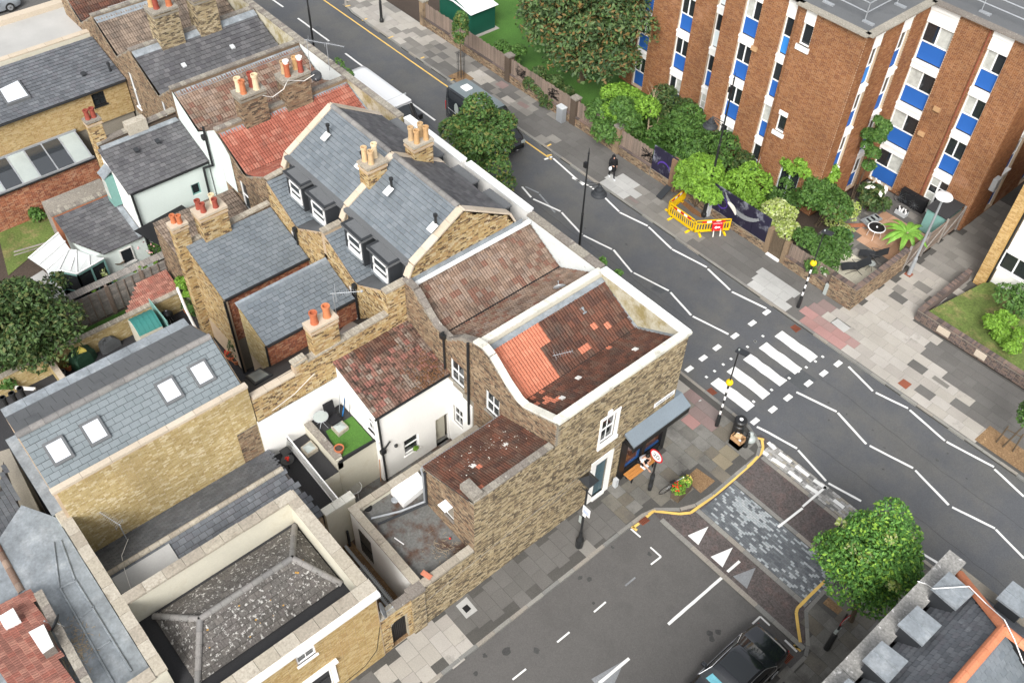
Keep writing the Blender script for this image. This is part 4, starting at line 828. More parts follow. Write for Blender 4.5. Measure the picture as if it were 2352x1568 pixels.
pipe(h1, [(-18.25, 12.05, 5.15), (-18.25, 16.1, 5.15)], .06, 'galv', 'gutter'); pipe(h1, [(-18.25, 12.0, 5.1), (-18.15, 12.0, 4.6), (-18.15, 12.0, 2.9), (-18.5, 11.0, 2.75), (-19.0, 9.9, 2.72)], .05, 'galv'); pipe(h1, [(-18.05, 12.02, 5.0), (-18.05, 12.02, 2.85), (-18.3, 11.2, 2.74), (-18.6, 9.95, 2.72)], .05, 'anthracite')
MB().box(-15.9, 12.1, 6.28, -15.1, 12.55, 6.6).build('chimney_stump', 'dirty_coping', h1)
fb = MB().box(-19.6, 9.5, 0, -15.1, 16.1, FLZ); fb.build('flat_roof', 'flat_roof', h1)
# white wall with a barred door on the passage side
dw = (.55, 1.35, .5, 2.2)
F = wall(h1, (-19.75, 9.38), (-15.35, 9.38), 0, 2.9, 'render_white', None, [dw]); MB().quad(F(dw[0], dw[2], -.1), F(dw[1], dw[2], -.1), F(dw[1], dw[3], -.1), F(dw[0], dw[3], -.1)).build('back_door', 'black', h1)
b = MB(); [b.bar(F(dw[0] + .1 * i, dw[2], .01), F(dw[0] + .1 * i, dw[3], .01), .025) for i in range(9)]; b.bar(F(dw[0], 1.3, .02), F(dw[1], 1.3, .02), .03); b.build('security_bars', 'black_paint', h1)
MB().box(-19.75, 9.39, 0, -15.1, 9.62, 2.9).box(-19.8, 9.39, 0, -19.55, 16.1, 2.9).build('parapet', 'render_cream', h1)
F = wall(h1, (-15.05, 9.1), (-15.05, 12.1), 0, 2.9, 'dark_mortar', 'side_brick', [], 0); MB().box(-15.35, 9.4, 0, -15.06, 12.1, 2.89).build('parapet', 'dark_mortar', h1)
coping(h1, [(-15.22, 9.3, 2.9), (-15.22, 12.08, 2.9)], .34, .1, 'old_coping', .75); coping(h1, [(-19.85, 9.52, 2.9), (-15.4, 9.52, 2.9)], .36, .1, 'old_coping', .75); coping(h1, [(-19.67, 9.7, 2.9), (-19.67, 16.1, 2.9)], .34, .1, 'old_coping', .85)
q = TP(1, 2, [(1205, 1340), (1320, 1465), (1535, 1290), (1440, 1165)], 2.95); b = MB(); pts = [(x, y) for x, y, z in q]
sk = MB().prism(pts, FLZ, 2.95).build('roof_lantern', 'white_paint', h1)
p = P(*T(1, 2, 1245, 1440), FLZ); MB().lathe(p, [(.14, 0), (.16, .1), (.12, .12)], 12).build('roof_vent', 'galv', h1); p = P(*T(1, 2, 1005, 1505), FLZ); MB().lathe(p, [(.17, 0), (.17, .07), (.1, .08)], 12).build('roof_vent', 'black', h1)
MB().bar(P(*T(1, 3, 1715, 100), 2.66), P(*T(1, 3, 1750, 185), 2.66), .05, .03).bar(P(*T(1, 3, 1240, 265), 2.66), P(*T(1, 3, 1325, 325), 2.66), .04, .03).build('plastic_offcut', 'white_paint', h1)
b = MB(); r_ = random.Random(5)
for i in range(90):
    x = r_.gauss(1700, 90); y = r_.gauss(370, 55); a = P(*T(1, 3, x, y), 2.67 + r_.random() * .08); c = P(*T(1, 3, x + r_.uniform(-50, 50), y + r_.uniform(-30, 30)), 2.67 + r_.random() * .1); b.tube(a, c, .006, n=3)
b.build('dead_twigs', 'pale_bark', h1)
MB().ball(P(*T(1, 3, 1738, 272), 2.7), .05).build('ball', 'rose_red', h1)
p = P(*T(1, 3, 1520, 610), 3.02); tag(MB().obox((p[0] - .2, p[1] - .1, 3.01), (.42, .12, 0), (-.06, .2, 0), (0, 0, .05)).obox((p[0] - .16, p[1] - .05, 3.06), (.4, .1, 0), (-.05, .14, 0), (0, 0, .04)).build('loose_tile', 'orange_tile'), 'loose red roof tile left on the stone coping of the low wall', 'roof tile')
# passage wall, gate and pillar along the street
pw = thing('passage_wall', 'low brick passage wall with arched doorway and stone capping between the two buildings', 'wall', (-15.1, 8.3, 0))
gt = (.42, 1.18, 0, 1.95)
F = wall(pw, (-15.08, 7.56), (-15.08, 9.1), 0, 2.75, 'mortar', 'stock_brick', [gt], 60, rev=.3); MB().box(-15.4, 7.56, 2.0, -15.09, 9.05, 2.74).build('wall_core', 'mortar', pw)
b = MB(); n = 10
for i in range(n):
    a0, a1 = pi * i / n, pi * (i + 1) / n; c = (gt[0] + gt[1]) / 2; R = .38; zc_ = 1.6
    for sgn in (1,): b.quad(F(c + R * cos(a0), zc_ + R * sin(a0), -.003), F(c + R * cos(a0), 1.98, -.003), F(c + R * cos(a1), 1.98, -.003), F(c + R * cos(a1), zc_ + R * sin(a1), -.003))
b.build('arch', 'mortar', pw)
b = MB(); [b.bar(F(gt[0] + .04 + .085 * i, 0, -.18), F(gt[0] + .04 + .085 * i, 1.95, -.18), .07, .03) for i in range(9)]; b.build('gate', 'black', pw)
coping(pw, [(-15.22, 7.56, 2.75), (-15.22, 9.0, 2.75)], .36, .1, 'dirty_coping', .6)
pl = thing('brick_pillar', 'weathered brick pillar with crumbling cap beside the arched gate', 'pillar', (-15.05, 9.3, 0))
wall(pl, (-14.98, 8.98), (-14.98, 9.58), 0, 2.85, 'dark_mortar', 'side_brick'); wall(pl, (-15.4, 8.98), (-14.98, 8.98), 0, 2.85, 'dark_mortar', 'side_brick'); MB().box(-15.45, 8.95, 2.85, -14.95, 9.62, 3.0).build('pillar_cap', 'dirty_coping', pl)
# ---- H2 --------------------------------------------------------------
h2 = thing('terraced_house', 'terraced house with weathered brown tiled valley roof and white back wing with mossy roof', 'house', (-22.4, 19.8, 0))
roof(h2, (-22.5, 16.4, 6.35), (0, 1, 0), (-2.2, 0, 1.2), 6.8, 2.5, 'pan', 'brown_tile', .27, .28, 170); roof(h2, (-22.35, 23.2, 6.35), (0, -1, 0), (2.15, 0, 1.2), 6.8, 2.46, 'pan', 'brown_tile', .27, .28, 120)
MB().box(-22.52, 16.4, 6.28, -22.33, 23.2, 6.4).build('valley_gutter', 'black', h2)
T2 = [(0, 8.0), (.8, 7.95), (1.9, 7.05), (2.3, 6.85), (3.1, 6.8), (3.9, 7.55), (4.8, 8.05)]
w1 = (-21.62 + 24.85, -20.72 + 24.85, 4.5, 5.85); w2 = (-21.5 + 24.85, -20.82 + 24.85, 1.6, 2.85)
F = wall(h2, (-24.85, YR0), (-20.05, YR0), 0, T2, 'dark_mortar', 'brown_brick', [w1, w2], 0, brange=4.3); window(h2, F, *w1, sill='dirty_coping'); window(h2, F, *w2)
b = MB(); F.box(b, 3.05, w2[0], 0, 4.3, 0, .04); F.box(b, w2[1], 4.7, 0, 3.9, 0, .04); F.box(b, w2[0], w2[1], 0, w2[2] - .1, 0, .04); F.box(b, w2[0], w2[1], w2[3], 4.1, 0, .04); b.build('painted_render', 'render_white', h2)
wall(h2, (-20.0, 16.45), (-24.75, 16.45), 5.5, [(0, 7.9), (1, 7.6), (1.8, 6.8), (2.6, 6.8), (3.8, 7.9), (4.7, 7.9)], 'dark_mortar')
coping(h2, [(-24.85 + s, 16.3, z) for s, z in T2], .3, .08, 'dirty_coping', .45)
pipe(h2, [(-20.3, 16.05, 7.9), (-20.3, 16.05, 2.6)], .06); pipe(h2, [(-21.95, 16.05, 7.2), (-21.95, 16.05, 6.8), (-21.85, 16.0, 5.0)], .05)
MB().box(-22.1, 15.95, 6.8, -21.85, 16.13, 7.05).build('hopper', 'black_paint', h2)
wall(h2, (-24.75, 23.25), (-20.15, 23.25), 6.1, 7.8, 'render_stained'); MB().box(-24.85, 23.26, 0, -20.05, 23.6, 7.79).build('front_wall', 'render_stained', h2)
coping(h2, [(-24.85, 23.43, 7.8), (-20.1, 23.43, 7.8)], .42, .1, 'dirty_coping', .9)
wall(h2, (-20.2, 16.5), (-20.2, 23.2), 6.9, 7.8, 'render_mossy')
p = P(*T(2, 1, 430, 1060), 7.3)
def dish(parent, p, r=.3, az=0, m='galv', name='satellite_dish', el=.35):
    d = Vector((cos(az) * cos(el), sin(az) * cos(el), sin(el))); x = d.cross(Vector((0, 0, 1))).normalized(); u = x.cross(d); p = Vector(p); b = MB(); n = 14; vs = [p]; fs = []
    for k, (rr, dd) in enumerate(((.5, .03), (1, .12))):
        for i in range(n): t = 2 * pi * i / n; vs.append(p + x * (r * rr * cos(t)) + u * (r * rr * sin(t)) + d * (dd * r * 1.5))
    fs = [(0, 1 + i, 1 + (i + 1) % n) for i in range(n)] + [(1 + i, 1 + n + i, 1 + n + (i + 1) % n, 1 + (i + 1) % n) for i in range(n)]
    b.add(vs, fs); q = b.build(name, m, parent, smooth=True); q.modifiers.new('s', 'SOLIDIFY').thickness = .012
    MB().tube(p - u * r * .8 + d * .05, p + d * r * 1.3 - u * r * .4, .012, n=5).ball(p + d * r * 1.3 - u * r * .35, .04, 6, 4).tube(p, p - d * .2 - Vector((0, 0, .15)), .02, n=5).build('dish_arm', 'galv', q); return q
dish(h2, p, .3, 2.6)
# white back wing of H2
dz = PX(*T(1, 2, 1620, 700), -21.8)
ar = hx(-21.8, 12.3, 1, 2, (1615, 715), (1720, 650), (1715, 880), (1618, 930)); wl = hx(-21.8, 12.3, 1, 2, (1330, 900), (1455, 830), (1460, 970), (1335, 1030))
ar = (ar[0], ar[1], .0, ar[3]); wl = (wl[0], wl[1], wl[3] - 1.1, wl[3] - .05)
F = wall(h2, (-21.8, 12.3), (-21.8, 16.15), 0, 4.68, 'render_white', None, [ar, wl]); window(h2, F, *wl, style='sash2', dep=-.12); MB().quad(F(ar[0], 0, -.3), F(ar[1], 0, -.3), F(ar[1], ar[3], -.3), F(ar[0], ar[3], -.3)).build('porch_recess', 'render_cream', h2)
leaves('window_plant', [(-21.72, 12.3 + wl[1] - .25, wl[2] + .15, .1, .12, .15)], 120, .06, 'leaf_bright', h2, 4)
ww = (2.05, 2.62, 3.05, 4.05)
F = wall(h2, (-24.72, 12.3), (-21.8, 12.3), 0, [(0, 5.52), (2.92, 4.68)], 'render_white', None, [ww]); window(h2, F, *ww, sill='render_white', dep=-.14)
b = MB(); F.box(b, 1.8, 2.92, 2.85, 2.93, 0, .05); F.box(b, 0, 2.92, 2.84, 3.0, 0, .03); b.build('render_band', 'render_white', h2)
roof(h2, (-21.68, 12.2, 4.74), (0, 1, 0), (-3.07, 0, .9), 3.95, 3.2, 'pan', 'mossy_tile', .26, .27, 100, mats2=lambda u, v, j: 'dark_red_tile' if v > 2.3 and .9 < u < 2.6 else 'mossy_tile')
pipe(h2, [(-21.66, 12.15, 4.68), (-21.66, 16.1, 4.68)], .05, 'black_paint', 'gutter'); pipe(h2, [(-21.72, 12.32, 4.65), (-21.72, 12.4, 0)], .05); pipe(h2, [(-21.7, 12.36, 2.3), (-21.65, 12.75, 2.75)], .04); MB().box(-21.8, 12.25, 2.15, -21.62, 12.5, 2.35).build('hopper', 'black_paint', h2)
p = PX(*T(1, 2, 1255, 945), -21.75); MB().ball(p, .09).build('wall_lamp', 'black_paint', h2)
r_ = random.Random(11); b = MB()
for i in range(500):
    u, v = r_.gauss(3.1, .5), abs(r_.gauss(.3, .6))
    if u < 3.95 and v < 2.5: q = r_.uniform(.015, .05); b.obox((-21.68 - v * .96, 12.2 + u, 4.80 + v * .28), (q, 0, q * .2), (0, q, 0), (0, 0, q * .6))
b.build('roof_moss', 'leaf_litter', h2)
# roof terrace with artificial turf
MB().box(-24.72, 10.35, 0, -22.1, 12.28, 2.8).build('extension', 'render_cream', h2); MB().box(-24.7, 10.6, 2.8, -22.1, 12.26, 2.83).build('terrace_floor', 'dark_felt', h2)
MB().quad(P(*T(1, 2, 625, 815), 2.86), P(*T(1, 2, 755, 1055), 2.86), P(*T(1, 2, 1045, 890), 2.86), P(*T(1, 2, 860, 680), 2.86)).build('artificial_turf', 'turf', h2)
MB().box(-24.6, 10.32, 2.3, -22.1, 10.6, 2.98).build('upstand_wall', 'render_cream', h2); coping(h2, [(-24.6, 10.46, 2.98), (-22.15, 10.46, 2.98)], .34, .07, 'dirty_coping', .6)
pipe(h2, [(-22.05, 10.4, 2.85), (-22.05, 12.25, 2.85)], .06, 'black', 'gutter')
MB().box(-24.7, 9.45, 0, -22.05, 10.32, 2.25).build('lower_extension', 'render_cream', h2); MB().box(-24.68, 9.46, 2.25, -22.06, 10.3, 2.28).build('lower_roof', 'dark_felt', h2)
def lantern(c, r, q, z, parent):
    pt = TP(c, r, q, z + .22); a = MB().prism([(x, y) for x, y, _ in pt], z, z + .22).build('roof_lantern', 'old_coping', parent); cx = sum(p[0] for p in pt) / 4; cy = sum(p[1] for p in pt) / 4
    MB().add([(cx + (x - cx) * .8, cy + (y - cy) * .8, z + .23) for x, y, _ in pt] + [(cx, cy, z + .36)], [(0, 1, 4), (1, 2, 4), (2, 3, 4), (3, 0, 4)]).build('pane', 'frosted', a)
lantern(1, 2, [(672, 775), (740, 845), (830, 775), (765, 712)], 2.83, h2); lantern(1, 2, [(398, 960), (460, 1030), (555, 965), (490, 893)], 2.28, h2)
wall(h2, (-24.72, 7.9), (-24.72, 12.3), 0, [(0, 4.65), (2.5, 4.85), (4.4, 5.0)], 'render_white')
MB().box(-24.7, 8.55, 0, -20.45, 9.4, 2.0).build('walkway', 'dark_felt', h2)
rl = MB(); A, B_ = Vector((-24.6, 9.42, 2.95)), Vector((-20.45, 9.32, 2.95)); rl.bar(A, B_, .05, .05); rl.bar(A - Vector((0, 0, .85)), B_ - Vector((0, 0, .85)), .04, .04)
for i in range(38): q = A.lerp(B_, i / 37); rl.bar(q, q - Vector((0, 0, .85)), .022)
tag(rl.build('railing', 'white_paint', None), 'white painted metal railing along the edge of the roof walkway', 'railing')
cw = thing('garden_wall', 'cream rendered yard wall with pale capping between the passage and the yard', 'wall', (-20.3, 9.2, 0))
MB().box(-20.45, 8.5, 0, -20.15, 9.9, 2.9).build('wall_body', 'render_cream', cw); coping(cw, [(-20.3, 8.48, 2.9), (-20.3, 9.92, 2.9)], .4, .1, 'cream_coping', .5)
p = P(*T(1, 3, 840, 320), 0.2); tag(MB().tube((p[0], p[1], .05), (p[0], p[1], 1.2), .06, n=10).build('vent_pipe', 'anthracite'), 'dark grey vent pipe standing in the passage by the cream wall', 'pipe')
b = MB(); A = Vector((-19.9, 8.95, .3)); 
for i, (z, dy) in enumerate(((.5, -.25), (.42, -.45))): b.box(-19.8, 9.1 + dy, z, -15.6, 9.22 + dy, z + .12)
for i in range(30): b.box(-18.6 + i * .1, 8.7, .44, -18.56 + i * .1, 9.05, .5)
tag(b.build('ladder', 'grey_panel'), 'long grey ladder stored flat in the passage beside the white wall', 'ladder')
# ---- H3, H4: mansard lofts with dormers --------------------------------
PROFILE = [(16.4, 8.0), (16.7, 8.62), (19.4, 10.2), (22.05, 8.6), (22.35, 8.0)]
def gable(t, x, w=.24, brick=None, side=1):
    y0 = 16.3
    if brick:
        wall(t, (x + .12, 16.2), (x + .12, 22.6), 6.0, [(0, 7.8), (.2, 8.0), (.5, 8.6), (3.2, 10.15), (5.85, 8.55), (6.15, 8.0), (6.4, 7.7)], 'light_mortar', brick, [], 90)
    MB().add([(xx, y, z) for xx in (x - w / 2, x + w / 2 - .01) for y, z in [(16.3, 6.0)] + PROFILE + [(22.5, 6.0)]], [tuple(range(7)), tuple(range(7, 14))[::-1]] + [(i, 7 + i, 7 + (i + 1) % 7, (i + 1) % 7) for i in range(7)]).build('party_wall', 'light_mortar', t)
    coping(t, [(x, y, z) for y, z in PROFILE], w + .12, .08, 'stone_coping', .7)
def dormer(t, x0, x1, y0=15.85, y1=17.6, zt=8.6, zb=7.0, label=None):
    d = MB().box(x0 + .04, y0 + .08, zb, x1 - .04, y1, zt - .16).build('dormer', 'anthracite', t)
    MB().box(x0 - .02, y0 - .02, zt - .16, x1 + .04, y1 + .05, zt).build('dormer_roof', 'felt', d)
    MB().box(x0 - .03, y0 - .03, zt - .02, x1 + .05, y0 + .1, zt + .015).box(x0 - .03, y0 - .03, zt - .02, x0 + .1, y1, zt + .014).box(x1 - .08, y0, zt - .02, x1 + .05, y1, zt + .014).build('roof_trim', 'anthracite', d)
    F = Fr((x0 + .04, y0 + .08), (x1 - .04, y0 + .08)); w = F.len; b = MB(); a0, a1, b0, b1 = .28, w - .12, zb + .32, zt - .28
    F.box(b, a0, a0 + .07, b0, b1, 0, .05); F.box(b, a1 - .07, a1, b0, b1, 0, .05); F.box(b, a0, a1, b0, b0 + .22, 0, .06); F.box(b, a0, a1, b1 - .08, b1, 0, .05); F.box(b, a0, a1, (b0 + b1) / 2 - .06, (b0 + b1) / 2 + .04, 0, .05)
    fr = b.build('window_frame', 'white_paint', d); MB().quad(F(a0, b0, .02), F(a1, b0, .02), F(a1, b1, .02), F(a0, b1, .02)).build('pane', 'glass', d)
    MB().box(x0 + .1, y0 + .02, zb + .16, x1 - .1, y0 + .09, zb + .3).build('lead_apron', 'lead', d); MB().box(x1 - .05, y0 + .1, zt - .24, x1 - .03, y1, zt - .18).build('flashing', 'lead', d)
    return d
def mansard(t, xl, xr, dorm, brick='stock_brick'):
    # slopes between the gables
    n_ = xr - xl
    roof(t, (xl, 16.72, 8.62), (1, 0, 0), (0, 2.68, 1.58), n_, 3.11, 'slate', 'grey_slate', .3, .22, 200)
    roof(t, (xr, 22.05, 8.6), (-1, 0, 0), (0, -2.65, 1.6), n_, 3.1, 'slate', 'dark_slate', .3, .22, 60)
    MB().quad((xl, 16.72, 8.6), (xr, 16.72, 8.6), (xr, 16.38, 6.2), (xl, 16.38, 6.2)).build('mansard_face', 'anthracite', t)
    MB().box(xl, 16.45, 8.5, xr, 16.95, 8.66).build('lead_roll', 'felt', t)
    MB().quad((xr, 22.05, 8.6), (xl, 22.05, 8.6), (xl, 22.9, 6.6), (xr, 22.9, 6.6)).build('mansard_face', 'anthracite', t)
    ridge(t, (xl, 19.4, 10.2), (xr, 19.4, 10.2), 'ridge_tile', .14, .42)
    for a, b in dorm: dormer(t, a, b)
    for k in (0, 1):
        x0 = xl + .35 + k * 2.35; d = MB().box(x0, 21.4, 6.8, x0 + 1.5, 22.75, 8.22).build('front_dormer', 'anthracite', t); MB().box(x0 - .03, 21.3, 8.22, x0 + 1.55, 22.8, 8.32).build('dormer_roof', 'felt', d)
    xv = (xl + xr) / 2
    F = wall(t, (xl, 15.3), (xr, 15.3), 0, [(0, 7.75), (n_ / 2 - .1, 6.45), (n_ / 2 + .1, 6.45), (n_, 7.75)], 'light_mortar', brick, [(n_ / 2 - .75, n_ / 2 - .1, 4.0, 5.8)], 60, brange=2.5)
    window(t, F, n_ / 2 - .75, n_ / 2 - .1, 4.0, 5.8, 'sash2', sill='old_white')
    roof(t, (xv - .03, 15.32, 6.42), (0, 1, 0), (xl - xv, 0, 1.25), 1.3, math.hypot(xl - xv, 1.25), 'slate', 'grey_slate', .28, .2, 40)
    roof(t, (xv + .03, 16.62, 6.42), (0, -1, 0), (xr - xv, 0, 1.25), 1.3, math.hypot(xl - xv, 1.25), 'slate', 'felt', .6, 1.2, 40)
    MB().box(xv - .12, 15.1, 6.2, xv + .08, 15.28, 6.45).build('hopper', 'black_paint', t); pipe(t, [(xv - .02, 15.2, 6.3), (xv - .02, 15.22, 3.6)], .05)
    MB().box(xl, 23.45, 0, xr, 23.7, 7.8).build('front_wall', 'render_white', t); MB().box(xl, 22.9, 6.0, xr, 23.5, 6.6).build('gutter', 'lead', t); coping(t, [(xl, 23.62, 7.8), (xr, 23.58, 7.8)], .42, .1, 'white_coping', 1.2)
h3 = thing('terraced_house', 'grey slated loft house whose brick gable rises above the brown tiled roof', 'house', (-27.3, 19.5, 0))
mansard(h3, -29.68, -25.0, [(-28.95, -27.45), (-27.0, -25.45)]); gable(h3, -24.87, .26, 'stock_brick')
h4 = thing('terraced_house', 'grey slated loft house between the red tiled roof and the other loft, two dormers behind', 'house', (-32.3, 19.5, 0))
mansard(h4, -34.7, -29.92, [(-33.8, -32.35), (-31.9, -30.35)]); gable(h4, -29.8); gable(h4, -34.8)
MB().box(-29.93, 15.3, 6.5, -29.67, 16.3, 7.85).build('party_wall', 'light_mortar', h4); coping(h4, [(-29.8, 15.25, 7.85), (-29.8, 16.3, 7.85)], .34, .1, 'old_coping', .12)
wall(h3, (-24.72, 15.2), (-24.72, 16.3), 5, 7.85, 'light_mortar', 'stock_brick'); MB().box(-25.0, 15.21, 5, -24.73, 16.3, 7.84).build('party_wall', 'light_mortar', h3); coping(h3, [(-24.86, 15.15, 7.85), (-24.86, 16.3, 7.85)], .36, .1, 'old_coping', .12)
wall(h3, (-25.0, 15.2), (-24.72, 15.2), 5, 7.85, 'light_mortar', 'stock_brick')
MB().box(-24.72, 16.4, 7.62, -24.5, 23.2, 7.72).build('white_flashing', 'white_coping', h3); flash(h3, (-24.72, 16.4, 7.72), (-24.72, 22.8, 7.72), (.05, 0, .0), rise=.25)
for t, (c, r, x, y) in ((h3, (1, 1, 1215, 150)), (h3, (1, 1, 1610, 475)), (h4, (1, 0, 650, 1190)), (h4, (1, 0, 955, 1440))):
    z = 9.0 if t is h3 else 9.2; p = P(*T(c, r, x, y), z)
    z = 8.62 + (p[1] - 16.7) * .59; p = P(*T(c, r, x, y), z); v = MB().tube((p[0], p[1], z), (p[0], p[1], z + .42), .06, n=10); v.tube((p[0], p[1], z + .38), (p[0], p[1], z + .48), .1, n=10).build('vent_pipe', 'black_paint', t)
    MB().obox((p[0] - .15, p[1] - .4, z - .22), (.36, 0, 0), (0, .38, .22), (0, -.01, .02)).build('vent_flashing', 'white_coping', t)
# chimneys on the party wall between the lofts
q1 = PX(*T(1, 0, 1170, 1490), -29.5)
chimney(h4, -30.1, 17.75, 8.6, -29.4, 18.75, 10.3, 'stock_brick', [(-29.95, 18.0, .75, .13, 'buff_pot'), (-29.6, 18.1, .7, .13, 'buff_pot'), (-29.9, 18.5, .75, .13, 'cream_pot')], singles=60)
chimney(h4, -30.1, 20.3, 8.6, -29.4, 21.35, 10.3, 'stock_brick', [(-29.95, 20.55, .7, .13, 'buff_pot'), (-29.58, 20.6, .7, .13, 'buff_pot'), (-29.9, 21.05, .72, .13, 'buff_pot'), (-29.55, 21.1, .7, .13, 'buff_pot')], singles=60)
# back wing of H3 -------------------------------------------------------
def wing(t, xh, xe, zh, ze, y0, y1, m, kind='slate', wl='stock_brick', wf='red_brick', zb=0, w=.32, e=.24, n=150, strip=True, brange=None, mort='light_mortar', win=None, mats2=None):
    s = xe - xh
    F = wall(t, (xh, y0), (xe, y0), zb, [(0, zh), (s, ze)], mort, wl, win or [], 0, brange=brange)
    wall(t, (xe, y0), (xe, y1), zb, ze, 'dark_mortar' if wf else mort, wf, [], 0, brange=max(brange or 0, 2.2))
    roof(t, (xe + .08, y0 - .05, ze + .03), (0, 1, 0), (xh - xe, 0, zh - ze), y1 - y0, math.hypot(s, zh - ze), kind, m, w, e, n, mats2=mats2)
    if strip: MB().obox((xh - .05, y0 - .08, zh + .03), (.36, 0, -.36 * (zh - ze) / s), (0, y1 - y0 + .08, 0), (0, 0, .04)).build('lead_flashing', 'lead', t)
    pipe(t, [(xe + .12, y0, ze - .02), (xe + .12, y1, ze - .02)], .055, 'black_paint', 'gutter'); return F
F = wing(h3, -29.8, -27.62, 6.22, 5.35, 10.65, 15.28, 'grey_slate', brange=3, n=160, wl='gold_brick')
pipe(h3, [(-27.6, 10.6, 5.3), (-27.6, 10.55, 0)], .05)
SR = lambda x: 3.35 + (x + 28.3) * .86      # lean-to roof over the side return
roofq(h3, (-27.9, 8.5, SR(-27.9)), (-27.55, 15.25, SR(-27.55)), (-25.05, 15.25, SR(-25.05)), (-25.05, 8.5, SR(-25.05)), 'slate', 'felt', w=.9, e=.8)
MB().quad((-27.9, 8.48, 0), (-25, 8.48, 0), (-25, 8.48, SR(-25.05)), (-27.9, 8.48, SR(-27.9))).build('end_wall', 'anthracite', h3)
MB().box(-27.95, 8.5, 0, -27.8, 10.6, SR(-27.9) - .02).build('glazed_front', 'black', h3)
q = [P(*T(1, 2, x, y), 0) for x, y in ((0, 0),)]
def on_sr(px, py):
    d = _ray(px, py); a = .86; k = (3.35 + 28.3 * a + a * 0 - CAM_H) / (d[2] - a * d[0]); return Vector((d[0] * k, d[1] * k, CAM_H + d[2] * k))
def A_(x, y): k = 800 / 2091; return ((850 + x * k) / 1.7415, (1000 + y * k) / 1.7415)
rw = [on_sr(*A_(x, y)) + Vector((0, 0, .12)) for x, y in ((345, 1332), (450, 1425), (632, 1320), (505, 1245))]
b = MB(); nn = (rw[1] - rw[0]).cross(rw[3] - rw[0]).normalized(); c = sum(rw, Vector()) / 4
b.add([p - Vector((0, 0, .14)) for p in rw] + rw, [(0, 1, 5, 4), (1, 2, 6, 5), (2, 3, 7, 6), (3, 0, 4, 7), (4, 5, 6, 7)]); sk = b.build('rooflight', 'anthracite', h3)
MB().quad(*[c + (p - c) * .78 + Vector((0, 0, .02)) for p in rw]).build('pane', 'frosted', sk)
rw = [on_sr(*A_(x, y)) + Vector((0, 0, .05)) for x, y in ((1320, 870), (1345, 895), (1530, 790), (1425, 735))]; MB().quad(*rw).build('glass_panel', 'frosted', h3)
# stepped party wall in stock brick with cream coping
F = wall(h3, (-24.72, 8.4), (-24.72, 15.25), 4.6, [(0, 6.05), (2.05, 6.1), (2.06, 6.75), (2.7, 6.8), (2.72, 6.5), (6.9, 6.6)], 'light_mortar', 'stock_brick', [], 120)
MB().box(-25.0, 8.4, 4, -24.73, 10.45, 6.05).box(-25.0, 10.45, 4, -24.73, 15.2, 6.45).build('party_wall', 'light_mortar', h3)
coping(h3, [(-24.86, 8.45, 6.07), (-24.86, 10.45, 6.1)], .36, .08, 'stone_coping', .65); coping(h3, [(-24.86, 10.45, 6.6), (-24.86, 11.1, 6.65)], .4, .12, 'old_coping', .14); coping(h3, [(-24.86, 11.1, 6.45), (-24.86, 15.2, 6.55)], .34, .1, 'old_coping', .12)
chimney(h3, -25.25, 11.5, 4.2, -24.75, 12.75, 7.95, 'stock_brick', [(-25.0, 11.85, .62, .16, 'terracotta'), (-25.0, 12.45, .62, .16, 'terracotta')], cap='stone_coping', singles=60)
p = PY(*A_(1335, 915), 13.0); pt = PY(*A_(1255, 450), 13.0); b = MB(); b.tube(p, pt, .022, n=6); q = Vector(pt) + Vector((0, 0, -.02)); e = Vector((.35, .9, 0)).normalized()
tipv = Vector(PY(*A_(1560, 430), 14.0)); e = (tipv - q).normalized(); b.tube(q - e * .1, tipv, .014, n=5); xx = Vector((-e.y, e.x, 0))
for i in range(9): w_ = q + (tipv - q) * (.25 + .7 * i / 9); b.tube(w_ + Vector((0, 0, .14)), w_ - Vector((0, 0, .14)), .006, n=4)
for i in range(-4, 5): b.tube(q + e * .12 + xx * .0 + Vector((0, 0, .09 * i)) - xx * .16, q + e * .12 + Vector((0, 0, .09 * i)) + xx * .16, .01, n=4)
for s in (-1, 1): b.tube(q + e * .12 + xx * .16 * s + Vector((0, 0, -.38)), q + e * .12 + xx * .16 * s + Vector((0, 0, .38)), .01, n=4)
b.ball(tipv, .06, 6, 4); b.build('aerial', 'galv', h3)
pipe(h3, [PY(*A_(1335, 930), 12.9), PY(*A_(1220, 1120), 12.3), (-24.68, 11.2, 5.6), (-24.68, 10.2, 5.1), (-24.66, 9.1, 4.9)], .014, 'old_white', 'cable')
# back wing of H4 --------------------------------------------------------
wing(h4, -34.72, -31.6, 6.2, 5.05, 10.75, 15.28, 'grey_slate', brange=1.5, n=220, strip=False)
chimney(h4, -35.1, 11.6, 4.6, -34.35, 12.95, 7.55, 'stock_brick', [(-34.95, 11.9, .5, .13, 'dark_terracotta'), (-34.6, 11.95, .5, .13, 'dark_terracotta'), (-34.9, 12.6, .52, .13, 'cream_pot'), (-34.55, 12.55, .5, .13, 'dark_terracotta')], cap='stone_coping', singles=80)
chimney(h4, -35.1, 10.35, 0, -34.6, 11.05, 7.4, 'stock_brick', [(-34.95, 10.6, .45, .12, 'terracotta'), (-34.75, 10.8, .45, .12, 'terracotta')], cap='stone_coping', singles=60)
coping(h4, [(-34.85, 11.1, 6.15), (-34.85, 11.6, 6.2)], .28, .1, 'old_coping', .12); coping(h4, [(-34.85, 12.95, 6.2), (-34.85, 15.3, 6.3)], .28, .12, 'old_coping', .12)
MB().box(-31.62, 10.72, 0, -31.5, 10.85, 5).build('wall_edge', 'light_mortar', h4); pipe(h4, [(-31.5, 10.7, 5.0), (-31.5, 10.7, 0)], .06)
pipe(h4, [(-35.2, 9.9, 3.6), (-34.9, 9.9, 2.3), (-34.6, 10.0, 1.0)], .07, 'white_paint')
